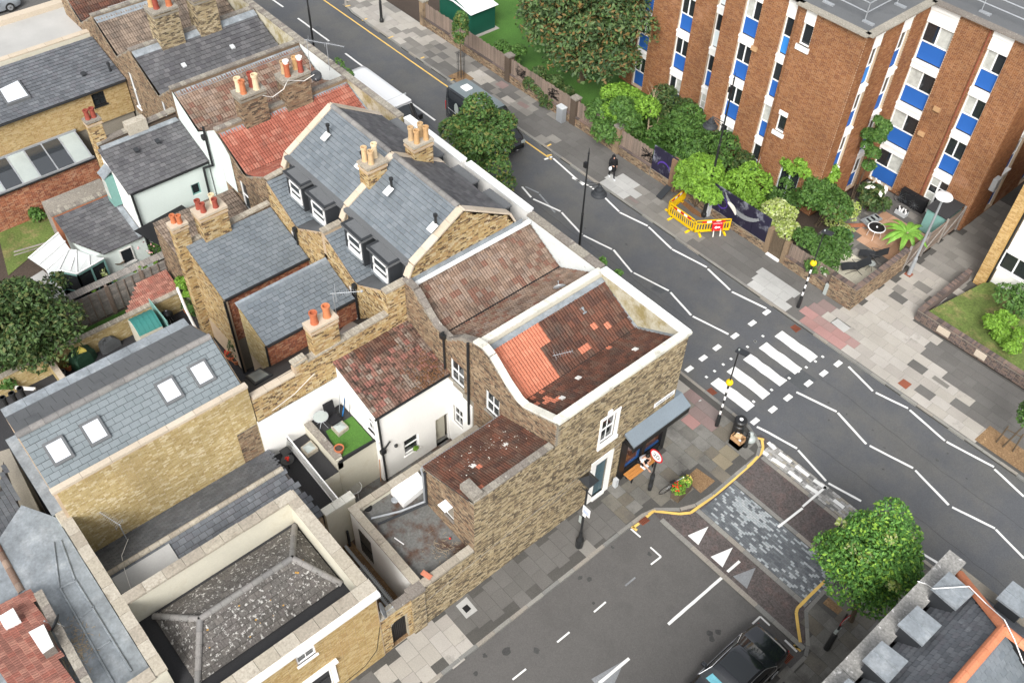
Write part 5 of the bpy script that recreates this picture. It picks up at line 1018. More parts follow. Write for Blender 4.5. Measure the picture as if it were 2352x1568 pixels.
# ---- H5 red tiles, H6 brown tiles, H7 slate, H8 brown -----------------------
h5 = thing('terraced_house', 'terraced house with bright red tiled roof and two brick chimney stacks', 'house', (-37.3, 19.4, 0))
YA5 = 15.5
butterfly(h5, -39.65, -34.95, -37.3, 6.5, 7.6, 7.5, YA5, 23.2, 'red_tile', None, 'pan', .3, .33, 145)
def rear(t, xl, xr, zm, face, brick, holes=(), y=15.42, zs=7.8, sgl=0, brange=3, wins=None, shift=0):
    n_ = xr - xl; F = wall(t, (xl, y), (xr, y), 0, [(0, zs), (n_ / 2 + shift, zm), (n_, zs)], face, brick, list(holes), sgl, brange=brange)
    for h in holes: window(t, F, *h[:4], *(wins or ['sash2']))
    return F
rear(h5, -39.8, -34.9, 6.4, 'dark_mortar', 'brown_brick', [(1.6, 2.3, 3.9, 5.7)])
MB().quad((-39.85, 15.38, 4.6), (-38.6, 15.38, 4.6), (-38.6, 15.38, 6.95), (-39.2, 15.38, 7.45), (-39.85, 15.38, 7.8)).build('painted_render', 'render_mint', h5)
def frontp(t, xl, xr, m, cop):
    MB().box(xl, 23.3, 0, xr, 23.55, 7.8).build('front_wall', m, t); coping(t, [(xl, 23.42, 7.8), (xr, 23.42, 7.8)], .38, .1, cop, .2 if cop == 'dirty_coping' else .8)
frontp(h5, -39.8, -34.9, 'render_mossy', 'dirty_coping'); MB().box(-34.97, 15.5, 0, -34.8, 16.4, 7.7).build('party_wall', 'brown_brick', h5); coping(h5, [(-34.9, 15.4, 7.65), (-34.9, 16.4, 7.75)], .3, .1, 'old_coping', .14)
party(h5, -39.8, 15.4, 23.3, 4, 7.8, 'brown_brick', 'dirty_coping', .24, .3)
flash(h5, (-39.66, 15.5, 7.6), (-39.66, 23.2, 7.6), (.25, 0, -.12)); flash(h5, (-39.6, 23.1, 7.45), (-37.3, 23.1, 6.55), (0, .2, .02)); flash(h5, (-37.3, 23.1, 6.55), (-35.1, 23.1, 7.4), (0, .2, .02))
chimney(h5, -40.15, 16.9, 6.6, -39.35, 18.3, 9.2, 'brown_brick', [(-39.95, 17.2, .75, .16, 'cream_pot'), (-39.6, 17.25, .75, .15, 'terracotta'), (-39.9, 17.9, .8, .15, 'dark_terracotta'), (-39.55, 17.95, .85, .16, 'cream_pot')], cap='dirty_coping', mort='dark_mortar', singles=60)
chimney(h5, -40.15, 19.4, 6.6, -39.35, 20.9, 9.2, 'brown_brick', [(-39.95, 19.8, .7, .14, 'buff_pot'), (-39.6, 19.8, .75, .15, 'terracotta'), (-39.95, 20.5, .7, .15, 'buff_pot'), (-39.55, 20.55, .72, .14, 'dark_terracotta')], cap='dirty_coping', mort='dark_mortar', singles=60)
for x, y, z in ((-39.6, 19.8, 10.05), (-39.55, 20.55, 10.02)): MB().lathe((x, y, z), [(.13, 0), (.13, .1), (.17, .11), (.17, .16), (.05, .17)], 10).build('pot_cowl', 'white_paint', h5)
aerial(h5, (-39.4, 21.05, 8.6), 1.0, .55, mast=2.4, n=12); aerial(h5, (-40.2, 22.6, 8.3), 1.0, .55, mast=1.6, n=12); dish(h5, (-39.2, 21.2, 9.0), .3, -.6, 'anthracite')
pipe(h5, [(-39.4, 17.5, 9.3), (-39.3, 18.6, 8.7), (-39.3, 19.3, 8.9), (-39.3, 19.6, 9.3), (-39.3, 20.5, 8.9), (-39.2, 21.1, 9.1)], .018, 'old_white', 'cable')
# H5 back wing: low tiled roof
wing(h5, -39.3, -35.15, 4.5, 3.5, 10.9, 15.4, 'grey_tile', 'pan', 'brown_brick', None, w=.28, e=.3, n=100, strip=False, brange=1.2, mort='dark_mortar')
b = MB(); A, B_, C_, D_ = [Vector(v) for v in ((-41.3, 10.4, 2.9), (-41.3, 13.2, 3.2), (-39.4, 13.6, 3.1), (-39.4, 10.9, 2.9))]; b.add([A, B_, C_, D_] + [v - Vector((0, 0, .06)) for v in (A, B_, C_, D_)], [(0, 3, 2, 1), (4, 5, 6, 7), (0, 1, 5, 4), (1, 2, 6, 5), (2, 3, 7, 6), (3, 0, 4, 7)]); b.build('corrugated_lean_to', 'black', h5)
h6 = thing('terraced_house', 'terraced house with mottled brown tiled roof, its back wing rendered pale mint', 'house', (-42.2, 19.4, 0))
butterfly(h6, -44.45, -39.95, -42.2, 6.5, 7.6, 7.5, YA5, 23.2, 'brown_tile', None, 'pan', .3, .33, 145)
rear(h6, -44.6, -39.8, 6.4, 'render_mint', None); frontp(h6, -44.6, -39.8, 'render_stained', 'dirty_coping')
party(h6, -44.6, 15.4, 23.3, 4, 7.8, 'brown_brick', 'dirty_coping', .24, .3); flash(h6, (-44.46, 15.5, 7.6), (-44.46, 23.2, 7.6), (.28, 0, -.13))
F = Fr((-44.6, 15.42), (-39.8, 15.42)); pipe(h6, [(-41.0, 15.3, 7.4), (-41.0, 15.3, 5.0), (-41.6, 15.0, 4.6), (-41.62, 14.9, 0)], .07); MB().box(-41.25, 15.15, 6.6, -41.0, 15.38, 6.85).build('hopper', 'black_paint', h6)
leaves('roof_weeds', [(-41, 23.7, 7.9, .5, .2, .35), (-40.2, 23.8, 7.6, .4, .2, .3)], 160, .09, 'leaf_mid', h6, 9)
mw = (2.5, 2.9, 3.8, 4.6)
F = wall(h6, (-41.72, 10.9), (-41.72, 15.35), 0, 4.85, 'render_mint', None, [(3.2, 3.7, 3.1, 3.8)]); window(h6, F, 3.2, 3.7, 3.1, 3.8, 'one', fm='light_teal', sill=None)
F = wall(h6, (-44.6, 10.9), (-41.72, 10.9), 0, [(0, 6.0), (2.88, 4.85)], 'render_white', None)
MB().box(-44.3, 10.45, 3.0, -43.6, 10.9, 4.9).build('bay_window', 'light_teal', h6); MB().box(-44.2, 10.43, 3.5, -43.7, 10.45, 4.6).build('pane', 'curtain', h6); MB().obox((-44.35, 10.35, 4.85), (.8, 0, 0), (0, .6, .4), (0, 0, .05)).build('bay_roof', 'lead', h6)
roof(h6, (-41.6, 10.8, 4.88), (0, 1, 0), (-2.95, 0, 1.15), 4.6, 3.17, 'slate', 'dark_slate', .3, .25, 200)
for i, (c, r, x, y) in enumerate(((0, 0, 1410, 1265), (0, 0, 1220, 1345), (0, 0, 1730, 1370), (0, 0, 1545, 1450), (0, 0, 1350, 1530), (0, 0, 1290, 1530))[:5]):
    p = P(*T(c, r, x, y), 5.45); z = 4.9 + (-41.6 - p[0]) * .39; p = P(*T(c, r, x, y), z); MB().obox((p[0] - .12, p[1] - .1, z), (.24, 0, -.09), (0, .22, 0), (.02, 0, .1)).build('vent_slate', 'anthracite', h6)
pipe(h6, [(-41.62, 10.9, 4.8), (-41.62, 15.3, 4.8)], .06, 'black_paint', 'gutter'); pipe(h6, [(-41.6, 10.95, 4.7), (-41.6, 10.98, 0)], .06)
wall(h6, (-44.9, 10.9), (-44.6, 10.9), 0, 6.2, 'light_mortar', 'stock_brick'); MB().box(-44.85, 10.92, 0, -44.6, 15.4, 6.2).build('party_wall', 'brown_brick', h6); coping(h6, [(-44.75, 10.9, 6.2), (-44.75, 15.4, 6.45)], .34, .12, 'dirty_coping', .25); flash(h6, (-44.58, 11, 6.1), (-44.58, 15.3, 6.1), (.22, 0, -.1))
MB().box(-45.0, 12.6, 6.1, -44.5, 13.7, 6.75).build('chimney_stump', 'old_coping', h6)
chimney(h6, -45.15, 10.8, 0, -44.7, 11.5, 7.5, 'stock_brick', [(-44.95, 11.0, .55, .13, 'dark_terracotta'), (-44.95, 11.3, .55, .13, 'dark_terracotta')], cap='dirty_coping', singles=30)
h7 = thing('terraced_house', 'terraced house with plain dark slate valley roof and lead flashings', 'house', (-47, 19.4, 0))
butterfly(h7, -49.35, -44.75, -46.6, 6.4, 7.7, 7.3, YA5, 23.2, 'dark_slate', None, 'slate', .32, .27, 145)
F = rear(h7, -49.5, -44.6, 6.3, 'dark_mortar', 'brown_brick', [(2.9, 3.4, 3.9, 6.1)], shift=.3); frontp(h7, -49.5, -44.6, 'render_mossy', 'dirty_coping')
party(h7, -49.5, 15.4, 23.3, 4, 7.8, 'brown_brick', 'dirty_coping', .24, .3); flash(h7, (-49.36, 15.5, 7.75), (-49.36, 23.2, 7.75), (.35, 0, -.2))
chimney(h7, -49.95, 17.1, 6.6, -48.9, 18.5, 9.6, 'side_brick', [(-49.7, 17.4, .7, .16, 'buff_pot'), (-49.3, 17.5, .8, .16, 'dark_terracotta'), (-49.2, 18.2, .75, .17, 'terracotta')], cap='dirty_coping', mort='dark_mortar', singles=30)
chimney(h7, -49.95, 19.5, 6.6, -48.9, 20.8, 9.6, 'side_brick', [(-49.4, 19.9, .7, .16, 'terracotta')], cap='dirty_coping', mort='dark_mortar', singles=30)
for c, r, x, y in ((0, 0, 1340, 495), (0, 0, 1645, 585), (0, 0, 1780, 335), (0, 0, 2080, 420), (1, 0, 65, -600)):
    p = P(*T(c, r, x, y), 7.0); MB().obox((p[0] - .14, p[1] - .1, p[2]), (.26, 0, -.11), (0, .24, 0), (.02, 0, .08)).build('vent_slate', 'grey_panel', h7)
h8 = thing('terraced_house', 'terraced house with grey brown ribbed tile roof at the top left of the row', 'house', (-52, 19.4, 0))
butterfly(h8, -54.3, -49.65, -51.9, 6.4, 7.7, 7.3, YA5, 23.2, 'grey_tile', None, 'pan', .3, .33, 145)
F = rear(h8, -54.4, -49.6, 6.3, 'dark_mortar', 'brown_brick', [(3.6, 4.1, 3.6, 5.9)]); frontp(h8, -54.4, -49.5, 'render_mossy', 'dirty_coping'); party(h8, -54.4, 15.4, 23.3, 4, 7.8, 'brown_brick', 'dirty_coping', .24, .3); flash(h8, (-54.26, 15.5, 7.7), (-54.26, 23.2, 7.7), (.35, 0, -.2))
h9 = thing('terraced_house', 'farthest terraced house, dark red tiles with a long white skylight cut by the top edge', 'house', (-57, 19.4, 0))
butterfly(h9, -59.3, -54.55, -57, 6.4, 7.7, 7.3, YA5, 23.2, 'dark_red_tile', None, 'pan', .3, .33, 40); rear(h9, -59.4, -54.4, 6.3, 'dark_mortar', 'brown_brick'); frontp(h9, -59.4, -54.4, 'render_mossy', 'dirty_coping')
MB().obox((-56.7, 17.2, 6.75), (1.0, 0, .45), (0, 4.2, 0), (0, 0, .08)).build('skylight', 'polycarb', h9)
# ---- skylight house behind (new slates) ---------------------------------------
sk_ = thing('mews_house', 'long brick house with pale new slates and four rooflights, gold brick flank wall', 'house', (-27, 4.4, 0))
wall(sk_, (-24.72, .6), (-24.72, 8.35), 2.4, 6.85, 'light_mortar', 'gold_brick', [], 300)
wall(sk_, (-24.7, 7.4), (-24.7, 8.3), 2.5, 4.6, 'dark_mortar', 'brown_brick')
coping(sk_, [(-24.84, .45, 6.86), (-24.84, 8.4, 6.86)], .26, .12, 'stone_coping', 1.2); MB().box(-25.05, .45, 6.6, -24.95, 8.35, 6.75).build('box_gutter', 'dirty_coping', sk_)
MB().box(-29.5, .5, 0, -24.73, 8.3, 6.6).build('house_core', 'light_mortar', sk_); wall(sk_, (-29.5, 8.36), (-24.75, 8.36), 0, 6.7, 'light_mortar')
roof(sk_, (-25.05, .5, 6.8), (0, 1, 0), (-1.95, 0, 1.22), 7.75, 2.3, 'slate', 'new_slate', .38, .27, 260)
roof(sk_, (-29.3, 8.25, 6.85), (0, -1, 0), (2.3, 0, 1.17), 7.75, 2.58, 'slate', 'felt', .5, 1.3, 30)
ridge(sk_, (-27.0, .45, 8.05), (-27.0, 8.25, 8.05), 'ridge_tile', .15, .52)
b = MB(); [b.box(-29.75, .5 + i * .86, 6.8, -29.25, .5 + i * .86 + .85, 6.92) for i in range(9)]; b.build('lead_edge', 'lead', sk_)
MB().add([(-27, 8.3, 8.05), (-25.0, 8.3, 6.8), (-25, 8.3, 6.5), (-29.5, 8.3, 6.5), (-29.4, 8.3, 6.8)], [(0, 1, 2, 3, 4)]).build('gable_end', 'light_mortar', sk_)
for cpts in ([(360, 920), (550, 850), (675, 1030), (490, 1130)], [(695, 760), (875, 660), (995, 860), (820, 950)], [(1370, 390), (1535, 305), (1655, 495), (1490, 585)], [(1665, 235), (1825, 155), (1940, 340), (1785, 425)]):
    w4 = []
    for x, y in cpts:
        d = _ray(*T(0, 2, x, y)); a = -1.22 / 1.95; k = (6.92 + a * 25.05 - CAM_H) / (d[2] - a * d[0]); w4.append(Vector((d[0] * k, d[1] * k, CAM_H + d[2] * k)))
    ya, yb = (w4[0].y + w4[3].y) / 2, (w4[1].y + w4[2].y) / 2; xa, xb = (w4[0].x + w4[1].x) / 2, (w4[2].x + w4[3].x) / 2; n_ = Vector((1.22, 0, 1.95)).normalized()
    zf_ = lambda x: 6.86 - (x + 25.05) * 1.22 / 1.95
    pp = [Vector((x, y, zf_(x))) for x, y in ((xa, ya), (xb, ya), (xb, yb), (xa, yb))]; c = sum(pp, Vector()) / 4
    b = MB().add([p for p in pp] + [p + n_ * .09 for p in pp], [(4, 5, 6, 7), (0, 1, 5, 4), (1, 2, 6, 5), (2, 3, 7, 6), (3, 0, 4, 7)]); fr = b.build('rooflight', 'anthracite' if False else 'grey_panel' if False else 'felt', sk_)
    MB().quad(*[c + (p - c) * .76 + n_ * .1 for p in pp]).build('pane', 'roof_glass', fr)
# small gabled roof beside the flank wall ---------------------------------------
sg_ = thing('outbuilding', 'low gabled slate outbuilding between the gold brick wall and the parapet roof', 'building', (-22.6, 4.5, 0))
MB().box(-24.7, .6, 0, -20.36, 8.45, 2.55).build('walls', 'light_mortar', sg_)
roof(sg_, (-24.7, 8.5, 2.6), (0, -1, 0), (2.1, 0, 1.25), 7.9, 2.44, 'slate', 'old_slate', .25, .16, 140, clip=[(0, 0), (7.9, 0), (7.9, 2.44), (.35, 2.44)])
roof(sg_, (-20.35, .6, 2.75), (0, 1, 0), (-2.25, 0, 1.1), 7.9, 2.5, 'slate', 'old_slate', .3, .25, 150, clip=[(0, 0), (7.9, 0), (7.55, 2.5), (0, 2.5)])
ridge(sg_, (-22.6, .65, 3.87), (-22.6, 8.15, 3.87), 'old_coping', .12, .42); MB().quad((-24.7, 8.5, 2.55), (-22.6, 8.15, 3.85), (-20.35, 8.5, 2.7), (-20.35, 8.5, 2.0), (-24.7, 8.5, 2.0)).build('gable', 'old_slate', sg_)
MB().obox((-20.4, .7, 2.84), (-2.0, 0, .98), (0, 2.3, 0), (.02, 0, .03)).build('membrane_patch', 'white_roof', sg_)
dish(sg_, (-20.5, .95, 3.0), .3, -2.4, 'anthracite'); aerial(sg_, (-24.1, 1.9, 3.0), .9, -2.6, n=12, mast=1.2, el=.6)
pipe(sg_, [(-24.1, 1.95, 3.1), (-23.2, 1.4, 3.6), (-22.3, 1.2, 3.9), (-21.0, .9, 3.4)], .014, 'old_white', 'cable')
# ---- parapet roof house at the bottom ----------------------------------------------
bh = thing('street_house', 'house with lichen covered hipped roof sunk behind stone coped parapets, white cornice on the street', 'house', (-17.7, 2, 0))
w1 = hx(-15.05, -8, 1, 3, (345, 1310), (500, 1200), (545, 1310), (385, 1410)); w1 = (w1[0], w1[1], w1[2] + .12, w1[3]); w2 = (w1[0] - .45, w1[1] - .1, .9, 2.25)
w2q = hx(-15.05, -8, 1, 3, (460, 1560), (590, 1490), (600, 1568)); w2 = (w2q[0], w2q[0] + .95, w2q[3] - 1.5, w2q[3])
F = wall(bh, (-15.05, -8), (-15.05, 7.55), 0, 5.15, 'light_mortar', 'house_brick', [w1, w2], 300)
window(bh, F, *w1, sill='render_white'); window(bh, F, *w2, sill='render_white')
b = MB(); F.box(b, w2[0] - .22, w2[1] + .22, w2[3] + .05, w2[3] + .2, 0, .1); F.box(b, w2[0] - .3, w2[1] + .3, w2[3] + .2, w2[3] + .28, 0, .2); F.box(b, w2[0] - .2, w2[0], w2[2], w2[3] + .05, 0, .06); F.box(b, w2[1], w2[1] + .2, w2[2], w2[3] + .05, 0, .06); b.build('window_surround', 'white_paint', bh)
wall(bh, (-15.35, 7.55), (-20.3, 7.55), 0, 5.15, 'light_mortar'); b = MB()
b.box(-15.5, -8, 3.6, -15.3, 7.5, 5.18).box(-20.35, 7.2, 0, -15.06, 7.54, 5.18).box(-20.5, .3, 0, -20.2, 7.54, 5.18).box(-20.35, .25, 0, -17.2, .6, 5.18).box(-17.45, -8, 0, -17.1, .6, 5.18); b.build('parapet', 'render_cream', bh)
MB().box(-20.3, -8, 0, -15.1, 7.3, 3.72).build('gutter_floor', 'dark_felt', bh)
MB().box(-15.1, -8, 5.0, -14.82, 7.62, 5.2).box(-15.1, -8, 4.86, -14.92, 7.56, 5.0).build('cornice', 'white_coping', bh)
coping(bh, [(-15.28, -8, 5.2), (-15.28, 7.62, 5.2)], .5, .11, 'old_coping', .8); coping(bh, [(-15.55, 7.35, 5.2), (-20.5, 7.35, 5.2)], .46, .11, 'old_coping', .85); coping(bh, [(-20.32, 7.5, 5.2), (-20.32, .6, 5.2)], .44, .11, 'old_coping', .8)
coping(bh, [(-17.1, .43, 5.2), (-25.3, .43, 5.2)], .42, .11, 'old_coping', .7); coping(bh, [(-17.28, .2, 5.2), (-17.28, -3, 5.2)], .46, .11, 'old_coping', .8)
MB().box(-25.3, .28, 0, -20.4, .58, 5.19).build('party_wall', 'render_cream', bh); MB().box(-29.6, .2, 0, -25.3, .7, 5.25).build('party_wall', 'render_cream', bh); MB().box(-29.7, .1, 5.25, -25.2, .78, 5.36).build('lead_capping', 'lead', bh)
ze, zr, xr_, x0_, x1_, y0_, y1_ = 3.8, 4.65, -18.35, -20.0, -16.75, 1.2, 7.1
kw = dict(w=.33, e=.26)
roof(bh, (x1_, y0_, ze), (0, 1, 0), (xr_ - x1_, 0, zr - ze), y1_ - y0_, 1.81, 'slate', 'lichen_tile', clip=[(0, 0), (5.9, 0), (4.9, 1.81), (1.15, 1.81)], singles=120, **kw)
roof(bh, (x0_, y1_, ze), (0, -1, 0), (xr_ - x0_, 0, zr - ze), y1_ - y0_, 1.85, 'slate', 'lichen_tile', clip=[(0, 0), (5.9, 0), (4.75, 1.85), (1.0, 1.85)], singles=100, **kw)
roof(bh, (x0_, y0_, ze), (1, 0, 0), (0, 1.15, zr - ze), 3.25, 1.43, 'slate', 'lichen_tile', clip=[(0, 0), (3.25, 0), (1.65, 1.43)], singles=30, **kw)
roof(bh, (x1_, y1_, ze), (-1, 0, 0), (0, -1.0, zr - ze), 3.25, 1.31, 'slate', 'lichen_tile', clip=[(0, 0), (3.25, 0), (1.6, 1.31)], singles=30, **kw)
for a, c in (((xr_, 2.35, zr), (xr_, 6.1, zr)), ((x0_, y0_, ze), (xr_, 2.35, zr)), ((x1_, y0_, ze), (xr_, 2.35, zr)), ((x0_, y1_, ze), (xr_, 6.1, zr)), ((x1_, y1_, ze), (xr_, 6.1, zr))):
    ridge(bh, Vector(a) + Vector((0, 0, .02)), Vector(c) + Vector((0, 0, .02)), 'ridge_tile', .12, .42)
for c, r, x, y in ((1, 3, 320, 620), (0, 3, 1985, 1050)): p = P(*T(c, r, x, y), 4.35); MB().obox((p[0] - .13, p[1] - .13, p[2]), (.26, 0, -.13), (0, .26, 0), (.02, 0, .07)).build('vent_tile', 'anthracite', bh)
r_ = random.Random(2)
for i in range(14):
    u, v = r_.uniform(.8, 5.2), r_.uniform(.1, 1.6); p = Vector((x1_ - v * .88, y0_ + u, ze + v * .47 + .03)); q = r_.uniform(.02, .055)
    MB().lathe(p, [(q, 0), (q * .8, .012)], 7).build('lichen_spot', 'lichen_orange', bh)
bh['label'] = 'house with lichened hipped roof sunk behind stone parapets, white cornice above its street windows'
dish(bh, PX(*T(1, 3, 1120, 780), -14.95) if False else (-15.2, 7.75, 3.2), .32, 1.2, 'galv')
pipe(bh, [(-15.03, 7.5, 2.5), (-15.03, 7.2, .9), (-15.03, 6.6, .35), (-15.03, 5, .2)], .012, 'black', 'cable')
# ---- grey lead roof and slates at the lower left ------------------------------------
lr = thing('lead_roof_building', 'building with a sheet lead roof, standing seams and debris, lower left corner', 'building', (-21, -2, 0))
zL = 4.35; LP = TP(0, 3, [(530, 265), (440, 310), (460, 870), (830, 1600), (1500, 1800)], zL)
pl_ = [(p[0], p[1]) for p in LP]
MB().prism([(-25.8, .2), (-27.2, -.6), (-25.2, -3.2), (-21.5, -8), (-15.5, -8), (-15.5, .0), (-17.4, .2)], 0, zL).build('lead_sheet', 'lead', lr)
for a, c in (((530, 700), (1020, 1568)), ((680, 650), (1180, 1460)), ((545, 290), (670, 640)), ((480, 310), (530, 700)), ((530, 720), (670, 650)), ((710, 990), (840, 880)), ((870, 1260), (990, 1190))):
    MB().tube(P(*T(0, 3, *a), zL + .03), P(*T(0, 3, *c), zL + .03), .04, n=6).build('standing_seam', 'lead', lr)
r_ = random.Random(8); b = MB()
for i in range(240):
    x, y = r_.gauss(700, 60), r_.gauss(1270, 110); a = P(*T(0, 3, x, y), zL + .02); an = r_.uniform(0, 6.3); b.bar(a, (a[0] + .12 * cos(an), a[1] + .12 * sin(an), zL + .04), .012)
b.build('leaf_debris', 'pale_bark', lr)
LR2 = thing('slate_roof_building', 'blue grey slate roof with clay ridge at the left edge beside the lead roof', 'building', (-32, -3, 0))
zs = 3.6
A, B_, C_, D_ = P(*T(0, 3, -200, 900), 3.0), P(*T(0, 3, 450, 760), 3.0), P(*T(0, 2, 100, 1120), 4.0), P(*T(0, 2, -600, 1250), 4.0)
roofq(LR2, P(*T(0, 3, -60, 300), 4.3), P(*T(0, 3, 225, 800), 4.3), P(*T(0, 3, 450, 770), 3.7), P(*T(0, 2, 30, 1080), 3.7), 'slate', 'old_slate', w=.25, e=.2, singles=200)
roofq(LR2, P(*T(0, 3, -300, 500), 3.4), P(*T(0, 3, 60, 1000), 3.4), P(*T(0, 3, 225, 800), 4.3), P(*T(0, 3, -60, 300), 4.3), 'slate', 'old_slate', w=.25, e=.2, singles=80)
ridge(LR2, P(*T(0, 3, -60, 280), 4.33), P(*T(0, 3, 200, 760), 4.33), 'brown_tile', .13, .4); MB().prism([p[:2] for p in (P(*T(0, 2, -300, 1050), 3.4), P(*T(0, 3, -300, 900), 3.4), P(*T(0, 3, 440, 860), 3.4), P(*T(0, 3, 470, 280), 3.4), P(*T(0, 2, 60, 930), 3.4))], 0, 3.1).build('walls', 'dark_mortar', LR2)
flash(LR2, P(*T(0, 2, 250, 1500), 3.75), P(*T(0, 3, 440, 300), 3.75), (.12, -.04, 0)); flash(LR2, P(*T(0, 3, 440, 300), 3.75), P(*T(0, 3, 470, 760), 3.75), (.14, -.03, 0))
PR = thing('pink_roof_building', 'dusty pink clay tiled roof with crumbling white chimney base, bottom left corner', 'building', (-27, -8, 0))
A, B_, C_, D_ = P(*T(0, 3, -350, 1000), 4.6), P(*T(0, 3, -350, 2400), 4.6), P(*T(0, 3, 700, 1750), 5.4), P(*T(0, 3, 275, 720), 5.4)
A, B_, C_, D_ = P(*T(0, 3, -300, 1040), 5.4), P(*T(0, 3, 300, 1900), 5.4), P(*T(0, 3, 720, 1750), 4.9), P(*T(0, 3, 275, 725), 4.9)
roofq(PR, A, B_, C_, D_, 'pan', 'pink_tile', w=.2, e=.22, singles=280) if (Vector(B_) - Vector(A)).cross(Vector(D_) - Vector(A)).z > 0 else roofq(PR, D_, C_, B_, A, 'pan', 'pink_tile', w=.2, e=.22, singles=280)
MB().prism([p[:2] for p in (A, B_, C_, D_)][::-1] if (Vector(B_) - Vector(A)).cross(Vector(D_) - Vector(A)).z < 0 else [p[:2] for p in (A, B_, C_, D_)], 0, 4.7).build('walls', 'dark_mortar', PR)
a, c = P(*T(0, 3, 345, 760), 5.0), P(*T(0, 3, 800, 1600), 5.0); coping(PR, [a, c], .3, .12, 'dirty_coping', .35); flash(PR, Vector(a) + Vector((.25, .1, -.1)), Vector(c) + Vector((.25, .1, -.1)), (.2, .06, 0))
cb = [P(*T(0, 3, *q), 5.6) for q in ((255, 1110), (390, 1040), (480, 1230), (380, 1300))]; MB().prism([p[:2] for p in cb], 4.4, 5.55).build('chimney_base', 'dirty_coping', PR); MB().prism([p[:2] for p in cb], 5.55, 5.6).build('chimney_cap', 'white_coping', PR)
dish(PR, P(*T(0, 3, 510, 1030), 5.2), .32, -2.4, 'anthracite')
MB().box(*P(*T(0, 3, 0, 990), 5.35)[:2], 5.2, *[v + .5 for v in P(*T(0, 3, 0, 990), 5.35)[:2]], 5.5).build('rooflight', 'white_paint', PR)
# ================================================================== BACK GARDENS AND BUILDINGS AT THE LEFT
def B_(x, y): k = 900 / 2016; return ((100 + x * k) / 1.7415, (700 + y * k) / 1.7415)
def C_(x, y): k = 700 / 1996; return ((x * k) / 1.7415, (1150 + y * k) / 1.7415)
def PB(pts, z): return [P(*B_(*q), z) for q in pts]
def PC(pts, z): return [P(*C_(*q), z) for q in pts]
e8 = thing('brick_workshop', 'long brick building with blue grey slates, big square rooflight and sloping glass lean-to', 'building', (-53, 10, 0))
ww = hx(-51.5, 3.0, 0, 0, (820, 850), (915, 815), (960, 920), (850, 960))
F = wall(e8, (-51.5, 3.0), (-51.5, 15.35), 2.9, 5.1, 'light_mortar', 'house_brick', [ww], 200); window(e8, F, *ww, fm='black_paint', sill='black_paint')
roof(e8, (-51.35, 3.0, 5.13), (0, 1, 0), (-3.95, 0, 1.0), 12.35, 4.07, 'slate', 'old_slate', .3, .25, 250, mats2=None)
pipe(e8, [(-51.3, 3, 5.08), (-51.3, 15.3, 5.08)], .06, 'black_paint', 'gutter')
def on_pl(px, py, x0, z0, sl):    # point on the plane z = z0 + (x - x0) * sl
    d = _ray(px, py); k = (z0 - sl * x0 - CAM_H) / (d[2] - sl * d[0]); return Vector((d[0] * k, d[1] * k, CAM_H + d[2] * k))
q = [on_pl(*T(0, 0, *p), -51.35, 5.3, -.253) for p in ((-20, 800), (65, 940), (275, 865), (165, 712))]; c = sum(q, Vector()) / 4
b = MB().add([p - Vector((0, 0, .15)) for p in q] + q, [(0, 1, 5, 4), (1, 2, 6, 5), (2, 3, 7, 6), (3, 0, 4, 7), (4, 5, 6, 7)]).build('rooflight', 'felt', e8); MB().quad(*[c + (p - c) * .86 + Vector((0, 0, .03)) for p in q]).build('pane', 'roof_glass', b)
p = on_pl(*T(0, 0, 990, 640), -51.35, 5.15, -.253); MB().tube(p, p + Vector((0, 0, .5)), .07, n=10).tube(p + Vector((0, 0, .45)), p + Vector((0, 0, .58)), .1, n=10).build('vent_pipe', 'anthracite', e8)
p = on_pl(*T(0, 0, 720, 660), -51.35, 5.2, -.253); MB().obox(p, (.28, 0, -.07), (0, .25, 0), (.02, 0, .1)).build('vent_slate', 'anthracite', e8)
MB().box(-55.3, 3, 0, -51.6, 15.3, 5.0).build('building_core', 'dark_mortar', e8)
gl = MB()
for i in range(9): y = 3.6 + i * 1.0; gl.bar((-51.45, y, 3.15), (-49.4, y, 2.42), .07, .06)
gl.bar((-49.4, 3.4, 2.42), (-49.4, 11.7, 2.42), .08, .1); gl.bar((-51.4, 3.4, 3.17), (-51.4, 11.7, 3.17), .1, .1); gf = gl.build('glazing_frame', 'galv', e8)
for i in range(8): y = 3.64 + i * 1.0; MB().quad((-49.4, y, 2.43), (-49.4, y + .92, 2.43), (-51.42, y + .92, 3.15), (-51.42, y, 3.15)).build('pane', 'sky_glass' if i in (3, 5, 6) else 'frosted', gf)
wall(e8, (-49.5, 1.0), (-49.5, 11.8), 0, 2.3, 'light_mortar', 'red_brick', [], 0); MB().box(-49.56, 1, 2.3, -49.3, 11.8, 2.38).build('beam', 'black_paint', e8); MB().box(-51.5, 1, 0, -49.6, 11.7, 2.2).build('room', 'dark_mortar', e8)
MB().box(-49.2, 11.9, 0, -45.1, 15.3, 3.4).build('felt_roof', 'felt', h7); pipe(h7, [(-49.0, 11.9, 3.4), (-49.0, 14.5, 3.5)], .05, 'black_paint'); MB().box(-49.5, 1.0, 0, -45.2, 11.5, .0).build('yard', 'dark_soil', h7) if False else None
fl = thing('white_roofed_building', 'flat roofed building with a white coated roof behind the slates at the top left', 'building', (-59, 12, 0))
MB().box(-60.6, 2, 0, -55.6, 16.0, 5.75).build('walls', 'render_cream', fl); MB().box(-60.4, 2, 5.75, -56.1, 15.9, 5.78).build('roof_membrane', 'white_roof', fl); MB().box(-56.15, 9.6, 5.78, -55.75, 16.0, 6.15).build('parapet', 'render_cream', fl); coping(fl, [(-55.95, 9.6, 6.15), (-55.95, 16.0, 6.15)], .42, .07, 'stone_coping', 1.0)
